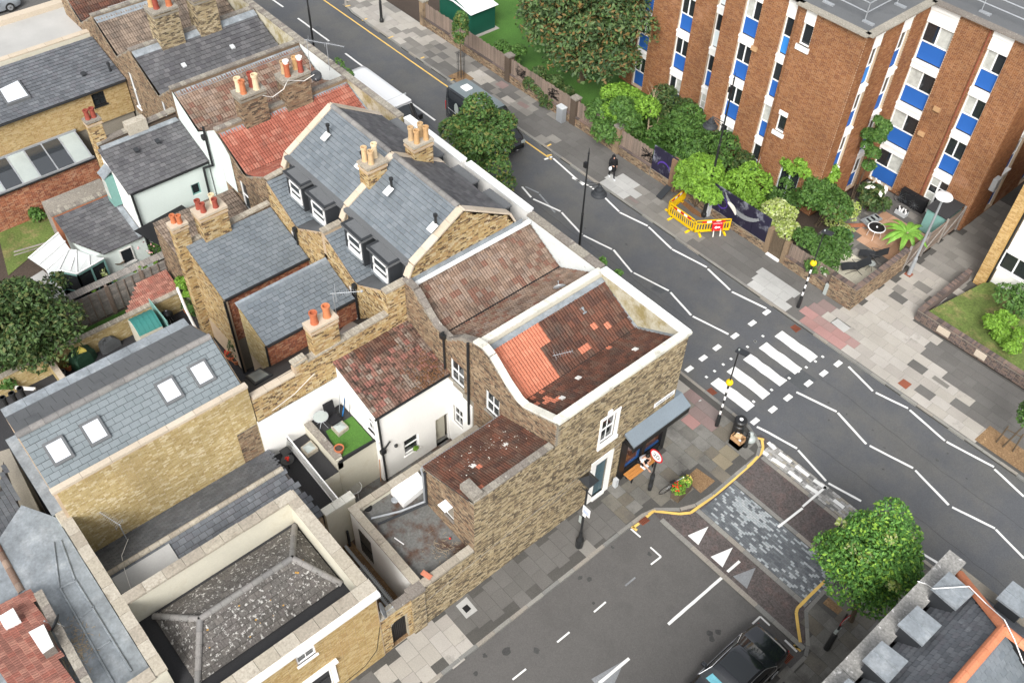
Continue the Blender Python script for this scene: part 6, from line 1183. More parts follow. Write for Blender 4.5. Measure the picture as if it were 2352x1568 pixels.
MB().box(-61.0, 2, 5.0, -60.4, 17.5, 6.1).build('far_parapet', 'stone_coping', fl); MB().box(-56.2, 15.9, 5, -60.8, 17.2, 5.9).build('gravel_margin', 'dirty_coping', fl)
sheet('back_lane', [(-120, -20), (-62, -20), (-62, 23), (-120, 23)], 'side_asphalt', -.05)
# mint back extension with conservatory
mx_ = thing('kitchen_extension', 'single storey pale mint extension with dark slate roof and white conservatory', 'extension', (-43, 8, 0))
MB().box(-44.7, 7.75, 0, -41.55, 10.85, 2.2).build('walls', 'render_mint', mx_)
roof(mx_, (-41.4, 7.55, 2.2), (0, 1, 0), (-3.3, 0, .85), 3.3, 3.4, 'slate', 'dark_slate', .32, .24, 120, clip=[(1.0, 0), (3.3, 0), (3.3, 3.4), (0, 3.4), (0, 1.6)])
MB().box(-44.95, 7.5, 0, -44.7, 10.9, 3.15).build('party_wall', 'red_brick', mx_); coping(mx_, [(-44.85, 7.45, 3.15), (-44.85, 10.9, 3.15)], .34, .1, 'dirty_coping', .2); MB().box(-46.6, 7.6, 0, -44.95, 10.9, 2.9).build('neighbour_roof', 'dirty_coping', mx_)
flash(mx_, (-44.65, 7.6, 3.02), (-44.65, 10.8, 3.02), (.35, 0, -.09)); flash(mx_, (-44.6, 10.55, 3.02), (-41.45, 10.55, 2.24), (0, .3, .02))
F = Fr((-41.54, 7.75), (-41.54, 10.85)); window(mx_, F, 1.6, 2.3, .9, 1.9, 'one', dep=.0, fm='old_white', sill='old_white')
zc = 2.05
ring = PB([(300, 515), (415, 645), (450, 660), (575, 700), (705, 745), (465, 885), (300, 850), (215, 905), (30, 745)], zc)
cx_ = MB(); r0 = ring[:5]; cons = thing('conservatory', 'white polycarbonate roofed conservatory with faceted end beside the garden fence', 'conservatory', (-42.5, 6.3, 0))
for seq in ([(30, 745), (185, 850), (400, 660), (300, 515)], [(185, 850), (215, 900), (300, 850), (385, 670), (400, 655)], [(300, 850), (465, 885), (455, 670), (390, 660)], [(465, 885), (705, 745), (570, 715), (460, 670)]):
    MB().quad(*[P(*B_(*q), zc + (.25 if q[1] < 720 else 0)) for q in seq][::-1]).build('roof_panel', 'polycarb', cons)
bb = MB()
for a, c in (((185, 850), (400, 660)), ((300, 850), (385, 670)), ((465, 885), (455, 670)), ((575, 815), (570, 715)), ((30, 745), (300, 515)), ((120, 800), (360, 590)), ((705, 745), (465, 885)), ((400, 860), (450, 690)), ((300, 850), (465, 885)), ((215, 903), (300, 850))):
    bb.bar(P(*B_(*a), zc + (.3 if a[1] < 720 else .05)), P(*B_(*c), zc + (.3 if c[1] < 720 else .05)), .07, .05)
bb.build('roof_bars', 'white_paint', cons)
for a, c, mm in (((215, 903), (300, 852), 'glass'), ((300, 852), (465, 887), 'glass'), ((465, 887), (700, 750), 'glass')):
    A1, A2 = P(*B_(*a), zc), P(*B_(*c), zc); MB().quad((A1[0], A1[1], .0), (A2[0], A2[1], .0), (A2[0], A2[1], 1.98), (A1[0], A1[1], 1.98)).build('glazing', mm, cons)
    fb_ = MB(); d_ = Vector(A2) - Vector(A1)
    for k in ([0, .5, 1] if d_.length > 1.4 else [0, 1]): q = Vector(A1) + d_ * k; fb_.box(q.x - .04, q.y - .04, 0, q.x + .05, q.y + .05, 2.0)
    fb_.bar((A1[0], A1[1], .7), (A2[0], A2[1], .7), .06); fb_.bar((A1[0], A1[1], 1.97), (A2[0], A2[1], 1.97), .1); fb_.build('glazing_frame', 'light_teal', cons)
tag(MB().prism([p[:2] for p in PB([(160, 850), (330, 1010), (370, 1080), (130, 1145), (-60, 1120), (-80, 1000)], 1.6)], 1.5, 1.6).build('carport_roof', 'white_roof'), 'white sheet roof partly under the tree branches beside the conservatory', 'canopy')
p = P(*B_(290, 960), .9); tag(MB().box(p[0] - .35, p[1] - .3, 0, p[0] + .35, p[1] + .3, .95).build('storage_box', 'plastic_green'), 'bright green plastic storage box under the conservatory eave', 'storage box')
p = P(*B_(845, 775), 1.2); tag(MB().lathe(p, [(.05, -.12), (.28, 0), (.26, 0), (.04, -.1)], 14).build('hanging_basket', 'bark'), 'round wicker hanging basket on the mint wall', 'basket')
sheet('lawn', PB([(-250, 500), (240, 60), (330, 420), (300, 520), (-150, 900)], 0), 'rough_grass', .0, 'stuff'); sheet('back_garden', [(-49.4, 1), (-37.5, 1), (-37.5, 15.3), (-49.4, 15.3)], 'dark_soil', -.03)
tag(MB().bar(PB([(-100, 690)], 1.1)[0], PB([(215, 600)], 1.1)[0], .08, .05).bar(PB([(-100, 720)], .5)[0], PB([(215, 625)], .5)[0], .05, .05).build('fence_rail', 'fence_wood'), 'grey timber rail at the edge of the rough lawn', 'rail')
# panel fence
gf = thing('panel_fence', 'weathered grey panel fence between the conservatory garden and the grass strip', 'fence', (-39.4, 6, 0))
L = []; L2 = []; L3 = []
for k in range(6):
    y0 = .2 + k * 1.86
    for j in range(13): L.append(((-39.42, y0 + .08, .12 + j * .135), (.028 + random.random() * .012, 0, .0), (0, 1.7, 0), (0, 0, .128)))
    for i in range(5): L2.append(((-39.38, y0 + .08 + i * .42, .1), (.045, 0, 0), (0, .045, 0), (0, 0, 1.8)))
    L3.append(((-39.46, y0 - .05, 0), (.14, 0, 0), (0, .13, 0), (0, 0, 1.98)))
pieces(gf, 'slat', 'slat', BOXP, 'fence_wood', L, 200); pieces(gf, 'batten', 'batten', BOXP, 'brown_fence', L2, 60); pieces(gf, 'fence_post', 'fence_post', BOXP, 'brown_fence', L3, 20)
L = [((-39.9, .2 + i * .11, 2.05), (.42, 0, -.12), (0, .1, 0), (0, 0, .02)) for i in range(100)]; pieces(gf, 'top_board', 'top_board', BOXP, 'fence_wood', L, 100)
sheet('grass_strip', [(-39.35, .5), (-37.65, .5), (-37.65, 11), (-39.35, 11)], 'grass', .0, 'stuff')
sh_ = thing('tiled_store', 'low store with a dusty pink clay tile roof against the panel fence', 'store', (-38.4, 9, 0))
pz1, pz2 = PB([(865, 1255), (1000, 1045), (1370, 900), (1440, 965), (905, 1290)], 1.3), 0
roofq(sh_, (-37.65, 7.6, 1.2), (-37.65, 10.7, 1.2), (-39.0, 10.7, 1.6), (-39.0, 9.1, 1.6), 'pan', 'pink_tile', w=.2, e=.2, singles=150)
gw = thing('garden_wall', 'gold brick garden wall with brick on edge coping along the dark patio', 'wall', (-37.5, 4, 0))
wall(gw, (-37.4, -1.0), (-37.4, 10.6), 0, 1.2, 'light_mortar', 'gold_brick', [], 60); MB().box(-37.65, -1, 0, -37.41, 10.6, 1.19).build('wall_core', 'light_mortar', gw); coping(gw, [(-37.52, -1, 1.2), (-37.52, 10.6, 1.2)], .3, .08, 'old_coping', .11, singles=110)
cw2 = thing('cross_wall', 'short brick cross wall with pale brick coping dividing the dark patio', 'wall', (-36.3, 3.4, 0)); ya = P(*C_(560, 820), 1.2)[1]
MB().box(-37.4, ya - .12, 0, -35.2, ya + .12, 1.2).build('wall_body', 'gold_brick', cw2); coping(cw2, [(-37.4, ya, 1.2), (-35.2, ya, 1.2)], .28, .08, 'stone_coping', .11)
sheet('patio', [(-37.4, -1), (-29.5, -1), (-29.5, 10.7), (-37.4, 10.7)], 'patio', .0)
sheet('yard_floor', [(-29.5, 8.3), (-24.7, 8.3), (-24.7, 15.3), (-31.6, 15.3), (-31.6, 10.7), (-29.5, 10.7)], 'patio', -.01); sheet('yard_floor', [(-22.1, 7.5), (-19.7, 7.5), (-19.7, 16.2), (-22.1, 16.2)], 'flat_roof', .0); sheet('passage_floor', [(-20.4, 7.5), (-15.1, 7.5), (-15.1, 9.4), (-20.4, 9.4)], 'soil', .005)
p = P(*B_(1265, 1225), .95); t = thing('kettle_barbecue', 'black round kettle barbecue shining on the dark patio', 'barbecue', (p[0], p[1], 0)); MB().ball((p[0], p[1], .75), .3, 16, 8, .75).build('bowl', 'black_paint', t, smooth=True); MB().tube((p[0], p[1], .97), (p[0], p[1], 1.02), .04, n=8).build('lid_handle', 'chrome', t)
for k in range(3): an = k * 2.1; MB().tube((p[0] + .1 * cos(an), p[1] + .1 * sin(an), .6), (p[0] + .28 * cos(an), p[1] + .28 * sin(an), 0), .015, n=5).build('leg', 'galv', t)
def tarp(name, label, poly, z, m, seed, fn=PC):
    pts = fn(poly, z * .6); r = random.Random(seed); cx = sum(p[0] for p in pts) / len(pts); cy = sum(p[1] for p in pts) / len(pts); vs = []; fs = []; n = len(pts) * 3
    ring = []
    for i in range(len(pts)):
        a, b = Vector(pts[i]), Vector(pts[(i + 1) % len(pts)])
        for k in range(3): ring.append(a.lerp(b, k / 3))
    for j, (s, h) in enumerate(((1.05, .0), (1.0, .55), (.8, .85), (.45, .97), (.15, 1))):
        for i, p in enumerate(ring): vs.append((cx + (p.x - cx) * s * r.uniform(.95, 1.04), cy + (p.y - cy) * s * r.uniform(.95, 1.04), max(.01, z * h * (1 + r.uniform(-.09, .09)))))
    for j in range(4):
        for i in range(n): fs.append((j * n + i, j * n + (i + 1) % n, (j + 1) * n + (i + 1) % n, (j + 1) * n + i))
    fs.append(tuple(range(4 * n, 5 * n))); return tag(MB().add(vs, fs).build(name, m), label, 'cover')
tarp('tarpaulin', 'dark green tarpaulin draped over garden furniture on the patio', [(750, 760), (1000, 640), (1070, 700), (1040, 760), (890, 890), (780, 850)], .9, 'tarp_green', 3)
tarp('furniture_cover', 'crumpled grey furniture cover on the patio next to the green tarpaulin', [(1100, 640), (1300, 540), (1360, 590), (1200, 690), (1150, 700)], .7, 'tarp_grey', 4)
p = P(*C_(925, 715), .95); tarp('cushion', 'bright patterned cushion lying on the green tarpaulin', [(875, 755), (905, 680), (950, 690), (985, 715)], .2, 'petal_yellow', 6, lambda po, z: PC(po, .95)); bpy.data.objects['cushion'].location.z = .88; tag(bpy.data.objects['cushion'], cat='cushion')
t = thing('barrel_roof_shed', 'small shed with a curved teal sheet roof beside the patio', 'shed', (-36.5, 7, 0)); A = [P(*C_(*q), 1.5) for q in ((1450, 360), (1590, 550), (1850, 430), (1710, 240))]
a0, a1, a2, a3 = map(Vector, A); b = MB(); vs = []; n = 8
for i in range(n + 1):
    k = i / n; h = .35 * (1 - (2 * k - 1) ** 2)
    for e0, e1 in ((a0, a1), (a3, a2)): q = e0.lerp(e1, k); vs.append((q.x, q.y, 1.45 + h))
b.add(vs, [(2 * i, 2 * i + 2, 2 * i + 3, 2 * i + 1) for i in range(n)]).build('curved_roof', 'teal', t)
for i in range(5):
    e0, e1 = a0.lerp(a3, (i + .5) / 5), a1.lerp(a2, (i + .5) / 5); m_ = MB(); pp = [(e0.lerp(e1, k / 6).x, e0.lerp(e1, k / 6).y, 1.46 + .35 * (1 - (k / 3 - 1) ** 2)) for k in range(7)]; m_.path(pp, .015, 4).build('roof_rib', 'teal', t)
MB().prism([(q.x, q.y) for q in (a0, a1, a2, a3)], 0, 1.44).build('walls', 'render_cream', t)
t1, t2 = P(*C_(1690, 130), 1.7), P(*C_(1900, 390), 1.7); tag(MB().obox((t1[0], t1[1], .2), (t2[0] - t1[0], t2[1] - t1[1], 0), (.0, .05, 0), (0, 0, 1.5)).build('screen', 'light_teal'), 'pale teal screen panel standing beside the curved teal roof', 'screen')
def pot(label, p, r=.18, h=.3, plant=None, size=.07, n=150, col='terracotta', hh=.35, group=None):
    t = thing('plant_pot', label, 'plant pot', (p[0], p[1], p[2]), group=group); MB().lathe(p, [(r * .7, 0), (r, h * .85), (r * 1.12, h * .85), (r * 1.12, h), (r * .9, h), (r * .85, h * .85)], 14).build('pot', col, t)
    MB().lathe((p[0], p[1], p[2] + h * .85), [(r * .88, 0), (r * .5, .01)], 10).build('compost', 'dark_soil', t)
    if plant: leaves('foliage', [(p[0], p[1], p[2] + h + hh * .6, r * 1.5, r * 1.5, hh)], n, size, plant, t, int(p[0] * -10))
    return t
pot('terracotta pot with a sprawling plant by the cross wall', P(*C_(790, 930), 0), .2, .35, 'leaf_yellow', .06, 60, hh=.15); pot('small grey can beside the terracotta pot at the cross wall', P(*C_(730, 985), 0), .12, .25, col='galv')
pot('terracotta pot with a leafy shrub on the patio by the barbecue', P(*B_(1475, 1245), 0), .22, .35, 'leaf_dark', .06, 260, hh=.4)
pot('pot with red flowering plant in the black yard', P(*A_(200, 1130), 0), .28, .3, 'petal_red', .05, 90, hh=.15); pot('larger pot with a tall leafy shrub in the black yard', P(*A_(255, 1180), 0), .2, .3, 'leaf_dark', .06, 200, hh=.9)
tag(MB().obox(P(*B_(1585, 1300), .01), Vector(P(*B_(1660, 1375), .01)) - Vector(P(*B_(1585, 1300), .01)), Vector(P(*B_(1690, 1260), .01)) - Vector(P(*B_(1585, 1300), .01)), (0, 0, .02)).build('doormat', 'cardboard'), 'brown coir doormat on the dark patio', 'doormat')
p = P(*B_(1720, 1345), .75); t = thing('side_table', 'small table with black and white patterned top on the dark patio', 'table', (p[0], p[1], 0)); MB().box(p[0] - .35, p[1] - .25, .7, p[0] + .35, p[1] + .25, .76).build('table_top', 'checker_cloth', t)
for sx in (-.3, .3):
    for sy in (-.2, .2): MB().box(p[0] + sx - .02, p[1] + sy - .02, 0, p[0] + sx + .02, p[1] + sy + .02, .7).build('leg', 'black_paint', t)
for i, (x, y) in enumerate(((25, 1250), (128, 1200), (222, 1145))):
    p = P(*C_(x, y), 3.0); q = P(*C_(x + 45, y + 70), 2.4); p = (-31.2, PX(*C_(x, y), -31.2)[1], PX(*C_(x, y), -31.2)[2])
    tag(MB().tube((p[0], p[1], 0), p, .09, n=10).tube((p[0], p[1], p[2] - .12), p, .13, n=10).build('vent_stack', 'black_paint'), ('leftmost', 'middle', 'rightmost')[i] + ' of three black vent stacks behind the lead edged roof', 'vent stack', 'black vent stacks')
tag(MB().bar(P(*C_(170, 1130), .5), P(*C_(405, 1150), .5), .08).bar(P(*C_(170, 1150), .45), P(*C_(385, 1165), .45), .06).build('timber_lengths', 'old_white'), 'pale timber lengths lying beside the black vent stacks', 'timber')
t = thing('raised_planter', 'orange timber raised planter full of bark in the grass strip', 'planter', (-38.3, 2.6, 0)); q = PC([(300, 790), (540, 690), (580, 750), (330, 860)], .4); MB().prism([v[:2] for v in q], 0, .3).build('bark_fill', 'leaf_litter', t)
for i in range(4): MB().bar((q[i][0], q[i][1], .25), (q[(i + 1) % 4][0], q[(i + 1) % 4][1], .25), .06, .35).build('plank', 'new_wood', t)
# ================================================================== FLATS
fl_ = thing('apartment_block', 'four storey brown brick apartment block with white bands and blue panels under its windows', 'building', (-22, 46, 0))
TOPZ = 11.7
BASES = [8.35, 5.6, 2.85, .1]
def strip_col(F, s0, s1, style, ground=None, colours=None, top=True, curt=.12, bases=BASES):
    d = -.2
    for i, zb in enumerate(bases):
        last = zb < 1
        if last and ground == 'door':
            window(fl_, F, s0, s1, .12, 2.3, 'door', dep=d, sill='render_white', curt=.2)
        else:
            m = (colours or {}).get(i, 'blue_panel'); b = MB(); F.box(b, s0 + .08, s1 - .08, zb + .08, zb + 1.06, d - .02, d + .02); b.build('spandrel_panel', m, fl_)
            b = MB(); F.box(b, s0, s0 + .08, zb, zb + 1.08, d, d + .05); F.box(b, s1 - .08, s1, zb, zb + 1.08, d, d + .05); b.build('panel_frame', 'white_paint', fl_)
            window(fl_, F, s0, s1, zb + 1.08, zb + 2.25, style, dep=d, sill=None, curt=curt)
        b = MB(); z1 = zb + 2.75 if i else TOPZ; F.box(b, s0, s1, zb + 2.25, z1 - .12 if i else z1, d, -.03); F.box(b, s0, s1, z1 - .12, z1, d, .05) if i else F.box(b, s0, s1, z1 - .35, z1, d, .03); b.build('floor_band', 'render_white', fl_)
def bay(p0, p1, strips, holes=(), singles=0, z1=TOPZ):
    hs = [(s[0], s[1], .1, TOPZ) for s in strips] + list(holes); F = wall(fl_, p0, p1, 0, z1, 'light_mortar', 'flats_brick', hs, singles, rev=.25)
    for s in strips: strip_col(F, s[0], s[1], *s[2:])
    return F
tw, lw, dd = (.45, 1.1, 9.65, 10.9), (.42, 1.02, 4.1, 5.2), (1.5, 2.85, .12, 2.35)
F = bay((-25.3, 42.8), (-21.1, 42.8), [], [tw, lw, dd], 240)
window(fl_, F, *tw, 'one', sill='render_white', dep=-.15); window(fl_, F, *lw, 'one', sill='render_white', dep=-.15); window(fl_, F, *dd, 'two', sill='render_white', dep=-.12, fm='pale_panel')
b = MB(); F.box(b, tw[0], tw[1], tw[3], TOPZ, -.05, .04); F.box(b, lw[0], lw[1], lw[3], lw[3] + .28, -.05, .05); F.box(b, tw[0] - .1, tw[1] + .1, tw[2] - .3, tw[2], -.05, .12); F.box(b, lw[0] - .1, lw[1] + .1, lw[2] - .25, lw[2], -.05, .12); b.build('window_dressings', 'render_white', fl_)['kind'] = 'stuff'
F = bay((-30.25, 43.05), (-25.3, 43.05), [(1.35, 2.45, 'two', None, {1: 'blue_panel'}), (4.05, 4.65, 'one', None, {0: 'light_blue_panel'})], [], 0)
F = bay((-39.0, 44.65), (-30.25, 44.65), [(4.35, 5.45, 'two', None, {0: 'pale_panel'}), (7.1, 7.95, 'one', 'door', {0: 'pale_panel', 1: 'pale_panel'}), (1.2, 2.2, 'two')], [], 0)
F = bay((-21.1, 42.8), (-21.1, 48.7), [(.85, 1.7, 'two', None, {0: 'light_blue_panel'}), (3.5, 4.45, 'two')], [], 0)
F = bay((-21.1, 48.7), (-14.6, 48.7), [(.06, 1.75, 'two', None, {}, True, .35), (3.7, 4.85, 'two', 'door', {}, True, .3)], [], 0)
F = bay((-14.6, 48.7), (-14.6, 60), [(2.6, 3.6, 'one'), (6.6, 7.6, 'one')], [], 0)
MB().prism([(-25.28, 42.85), (-21.15, 42.85), (-21.15, 48.75), (-14.65, 48.75), (-14.65, 60), (-39, 60), (-39, 44.95), (-30.3, 44.95), (-30.3, 43.35), (-25.28, 43.35)], 0, 0.05).build('base_slab', 'dark_mortar', fl_)
RP = [(-25.4, 42.72), (-21.02, 42.72), (-21.02, 48.62), (-14.5, 48.62), (-14.5, 60), (-39.1, 60), (-39.1, 44.57), (-30.33, 44.57), (-30.33, 42.97), (-25.4, 42.97)]
MB().prism(RP, TOPZ, TOPZ + .14).build('roof_deck', 'felt', fl_)
ed = MB(); 
for a, c in zip(RP, RP[1:] + RP[:1]): ed.bar((a[0], a[1], TOPZ + .12), (c[0], c[1], TOPZ + .12), .5, .1)
ed.build('roof_edge', 'dirty_coping', fl_)
rl = MB(); RR = [(-38, 45.5), (-29.6, 45.5), (-29.6, 43.9), (-22.0, 43.7), (-22.0, 49.5), (-15.5, 49.5), (-15.5, 59)]
for z in (.55, 1.05):
    for a, c in zip(RR, RR[1:]): rl.tube((a[0], a[1], TOPZ + .1 + z), (c[0], c[1], TOPZ + .1 + z), .035, n=6)
for a, c in zip(RR, RR[1:]):
    n = max(1, int(math.dist(a, c) / 2.2))
    for i in range(n): q = (a[0] + (c[0] - a[0]) * i / n, a[1] + (c[1] - a[1]) * i / n); rl.tube((q[0], q[1], TOPZ + .14), (q[0], q[1], TOPZ + 1.15), .03, n=6); rl.box(q[0] - .1, q[1] - .1, TOPZ + .14, q[0] + .55, q[1] + .1, TOPZ + .22)
rl.build('roof_railing', 'galv', fl_)
pipe(fl_, [(-17.55, 48.62, TOPZ - .1), (-17.55, 48.62, .2)], .045, 'rust'); pipe(fl_, [(-30.4, 44.5, TOPZ), (-30.4, 44.5, 0)], .045, 'rust')
for (x, y, z) in ((-27.6, 42.98, 7.9), (-18.6, 48.65, 6.2), (-18.9, 48.65, 4.4)): MB().box(x - .2, y - .12, z, x + .2, y, z + .25).build('vent_grille', 'cardboard', fl_)
MB().box(-14.6, 50.2, 2.3, -14.3, 50.7, 3.1).build('meter_box', 'grey_panel', fl_)
# boundary wall with boarded fence --------------------------------------------
bw = thing('boundary_wall', 'long dark brick boundary wall with boarded fence panels and brick piers beside the pavement', 'wall', (-42, 38.3, 0))
F = wall(bw, (-53.2, 38.2), (-29.9, 38.2), 0, .6, 'dark_mortar', 'brown_brick', [], 0); MB().box(-53.2, 38.22, 0, -29.9, 38.5, .59).build('wall_core', 'dark_mortar', bw); coping(bw, [(-53.2, 38.34, .6), (-29.9, 38.34, .6)], .34, .07, 'dark_brick', .8)
L = [((-53.0 + i * .125, 38.33 + random.uniform(-.006, .006), .66), (.115, 0, random.uniform(-.003, .003)), (0, .025, 0), (0, 0, 1.12 + random.uniform(-.04, .05))) for i in range(184)]; pieces(bw, 'fence_board', 'fence_board', BOXP, 'brown_fence', L, 190)
for x in (-53.2, -43.5, -36.9, -32.9): 
    MB().box(x - .24, 38.12, 0, x + .24, 38.6, 1.9).build('pier', 'brown_brick', bw); MB().box(x - .28, 38.08, 1.9, x + .28, 38.64, 2.0).build('pier_cap', 'dirty_coping', bw)
b = MB(); r_ = random.Random(4)
for x0 in (-42.8, -39.5, -34.5, -30.9):
    px, pz_ = x0, 1.3
    for i in range(26): nx, nz = x0 + r_.uniform(0, 1.1), r_.uniform(.8, 1.65); b.bar((px, 38.3, pz_), (nx, 38.3, nz), .03, .008, up=(0, 1, 0)); px, pz_ = nx, nz
b.build('graffiti', 'black', bw)
mu = thing('mural_hoarding', 'dark painted mural boards in black, purple and white spray over a brick wall', 'hoarding', (-25, 38.3, 0))
wall(mu, (-29.85, 38.2), (-20.9, 38.2), 0, .55, 'dark_mortar', 'brown_brick', [], 0); MB().box(-29.85, 38.24, 0, -20.9, 38.45, .54).build('wall_core', 'dark_mortar', mu)
for i in range(8):
    x0 = -29.85 + i * 1.12; MB().box(x0, 38.22, .56, x0 + 1.1, 38.3, 2.25).build('painted_board', 'mural', mu)
MB().box(-28.3, 38.1, 0, -27.8, 38.45, 2.2).build('pier', 'brown_brick', mu)
def arc_shape(cx, cz, r, a0, a1, w, m, y=38.205):
    b = MB(); n = 14
    for i in range(n):
        t0, t1 = a0 + (a1 - a0) * i / n, a0 + (a1 - a0) * (i + 1) / n; w0 = w * (1 - abs(2 * i / n - 1) ** 2 * .7)
        b.quad((cx + (r - w0) * cos(t0), y, cz + (r - w0) * sin(t0)), (cx + (r + w0) * cos(t0), y, cz + (r + w0) * sin(t0)), (cx + (r + w0) * cos(t1), y, cz + (r + w0) * sin(t1)), (cx + (r - w0) * cos(t1), y, cz + (r - w0) * sin(t1)))
    b.build('painted_shape', m, mu)
arc_shape(-26.3, 2.6, 1.5, pi * 1.05, pi * 1.75, .10, 'worn_white'); arc_shape(-24.3, 1.35, .38, 0, 2 * pi, .05, 'purple_paint'); arc_shape(-22.8, 2.9, 1.6, pi * 1.15, pi * 1.75, .16, 'worn_white', 38.2); arc_shape(-23.9, .9, .7, .3, 1.6, .16, 'petal_white', 38.198); arc_shape(-28.9, 1.0, .5, .2, 2.9, .06, 'purple_paint')
w3 = thing('garden_gate_wall', 'brick wall with a brown side gate and board fence under the variegated shrub', 'wall', (-19, 38, 0))
MB().box(-20.9, 38.15, 0, -20.6, 38.5, 1.7).build('pier', 'brown_brick', w3); MB().box(-19.7, 38.15, 0, -19.4, 38.5, 1.5).build('pier', 'brown_brick', w3)
L = [((-20.6 + i * .13, 38.25, .05), (.12, 0, 0), (0, .03, 0), (0, 0, 1.6)) for i in range(7)]; pieces(w3, 'gate_board', 'gate_board', BOXP, 'dark_brick' if False else 'bark', L, 10); MB().box(-20.6, 38.05, 0, -19.7, 38.3, .06).build('threshold', 'white_paint', w3)
wall(w3, (-19.4, 38.12), (-16.4, 38.12), 0, .62, 'dark_mortar', 'brown_brick', [], 0); MB().box(-19.4, 38.14, 0, -16.4, 38.4, .61).build('wall_core', 'dark_mortar', w3); coping(w3, [(-19.4, 38.25, .62), (-16.4, 38.25, .62)], .32, .07, 'dark_brick', .25)
L = [((-19.35 + i * .11, 38.28, .69), (.1, 0, random.uniform(-.003, .003)), (0, .025, 0), (0, 0, .85 + random.uniform(-.03, .03))) for i in range(27)]; pieces(w3, 'fence_board', 'fence_board', BOXP, 'brown_fence', L, 30)
b = MB(); r_ = random.Random(9); px, pz_ = -17.0, 1.2
for i in range(22): nx, nz = r_.uniform(-17.3, -16.7), r_.uniform(.85, 1.45); b.bar((px, 38.25, pz_), (nx, 38.25, nz), .025, .008, up=(0, 1, 0)); px, pz_ = nx, nz
b.build('graffiti', 'petal_white', w3)
cwl = thing('corner_garden_wall', 'dark brick garden wall turning the corner of the paved alley, soldier coping on top', 'wall', (-14.85, 38.1, 0))
wall(cwl, (-16.4, 38.02), (-14.8, 38.02), 0, 1.45, 'dark_mortar', 'brown_brick', [], 60); wall(cwl, (-14.8, 38.02), (-14.8, 43.0), 0, 1.45, 'dark_mortar', 'brown_brick', [], 100)
MB().box(-16.4, 38.04, 0, -14.82, 38.3, 1.44).box(-15.08, 38.04, 0, -14.82, 43.0, 1.44).build('wall_core', 'dark_mortar', cwl); coping(cwl, [(-16.4, 38.16, 1.45), (-14.8, 38.16, 1.45)], .3, .08, 'dark_brick', .11, singles=40); coping(cwl, [(-14.94, 38.3, 1.45), (-14.94, 43.0, 1.45)], .3, .08, 'dark_brick', .11, singles=60)
lf = thing('slatted_fence', 'brown slatted timber fence with posts along the paved alley', 'fence', (-14.8, 46, 0)); L = []
for k in range(3):
    for j in range(9): L.append(((-14.86, 43.05 + k * 1.85, .1 + j * .17), (.03, 0, 0), (0, 1.8, 0), (0, 0, .155)))
pieces(lf, 'slat', 'slat', BOXP, 'brown_fence', L, 40)
for k in range(4): MB().box(-14.88, 43.0 + k * 1.85, 0, -14.76, 43.1 + k * 1.85, 1.75).build('fence_post', 'fence_wood', lf)
for k in range(3): MB().bar((-14.8, 43.1 + k * 1.85, .2), (-14.8, 44.8 + k * 1.85, 1.5), .05).build('brace', 'fence_wood', lf)
# courtyard garden ---------------------------------------------------------------
sheet('garden_ground', [(-53, 38.5), (-15.05, 38.3), (-15.05, 48.8), (-21, 48.8), (-21, 43), (-40, 44), (-53, 52)], 'dark_soil', -.02)
cy = sheet('courtyard', [(-19.8, 38.4), (-15.08, 38.4), (-15.08, 48.6), (-21.0, 48.6), (-19.8, 44)], 'joint', -.005)
def pick_c(x, y):
    if y < 42.2 and x > -18.5: return 'white_paving' if False else 'pale_slab'
    if -18.3 < x < -15.6 and 43.3 < y < 46.6: return 'peach_slab'
    return 'grey_paving' if random.random() < .6 else 'mid_paving'
slabs(cy, [(-19.8, 38.4), (-15.1, 38.4), (-15.1, 48.5), (-20.8, 48.5), (-19.6, 44)], .6, .6, pick_c, singles=160, x0=-21, y0=38.4)
# white house at the right edge ---------------------------------------------------
wr = thing('white_rendered_house', 'white rendered house with a buff brick end pier at the right edge', 'house', (-8, 47, 0))
F = wall(wr, (-11.7, 45.3), (-11.15, 45.3), 0, 9.5, 'light_mortar', 'buff_brick', [], 150); MB().box(-11.68, 45.35, 0, -11.1, 58, 9.4).build('end_wall', 'buff_brick', wr); pipe(wr, [(-11.05, 45.5, 9), (-11.05, 45.5, 0)], .06)
ws = [hy(45.75, -11.0, 3, 1, (2100, 750), (2294, 850), (2290, 1010), (2060, 880))]; q = hy(45.75, -11.0, 3, 1, (2100, 740), (2060, 870)); wz = (q[0] + .1, q[0] + 1.75, min(q[2], q[3]) , min(q[2], q[3]) + 1.15)
wz2 = (wz[0] + .2, wz[1] + .2, wz[2] + 2.75, wz[3] + 2.75)
F = wall(wr, (-11.0, 45.75), (0, 45.75), 0, 9.5, 'render_white', None, [wz, wz2]); window(wr, F, *wz, 'two', sill='render_white'); window(wr, F, *wz2, 'two', sill='render_white')
b = MB(); F.box(b, wz[0] - .12, wz[1] + .12, wz[3], wz[3] + .12, 0, .05); F.box(b, wz[0] - .12, wz[0], wz[2], wz[3], 0, .05); F.box(b, wz[1], wz[1] + .12, wz[2], wz[3], 0, .05); b.build('window_surround', 'render_white', wr)
bd = thing('raised_bed_wall', 'low dark brick retaining wall around the planted bed at the right', 'wall', (-12, 42, 0))
wall(bd, (-12.2, 40.25), (0, 40.25), 0, .65, 'dark_mortar', 'dark_brick', [], 150); MB().box(-12.15, 40.27, 0, 0, 40.5, .64).box(-12.18, 40.27, 0, -11.95, 45.3, .64).build('wall_core', 'dark_brick', bd); coping(bd, [(-12.2, 40.38, .65), (0, 40.38, .65)], .3, .08, 'dark_brick', .11, singles=90); coping(bd, [(-12.07, 40.5, .65), (-12.07, 45.3, .65)], .28, .08, 'dark_brick', .11, singles=50)
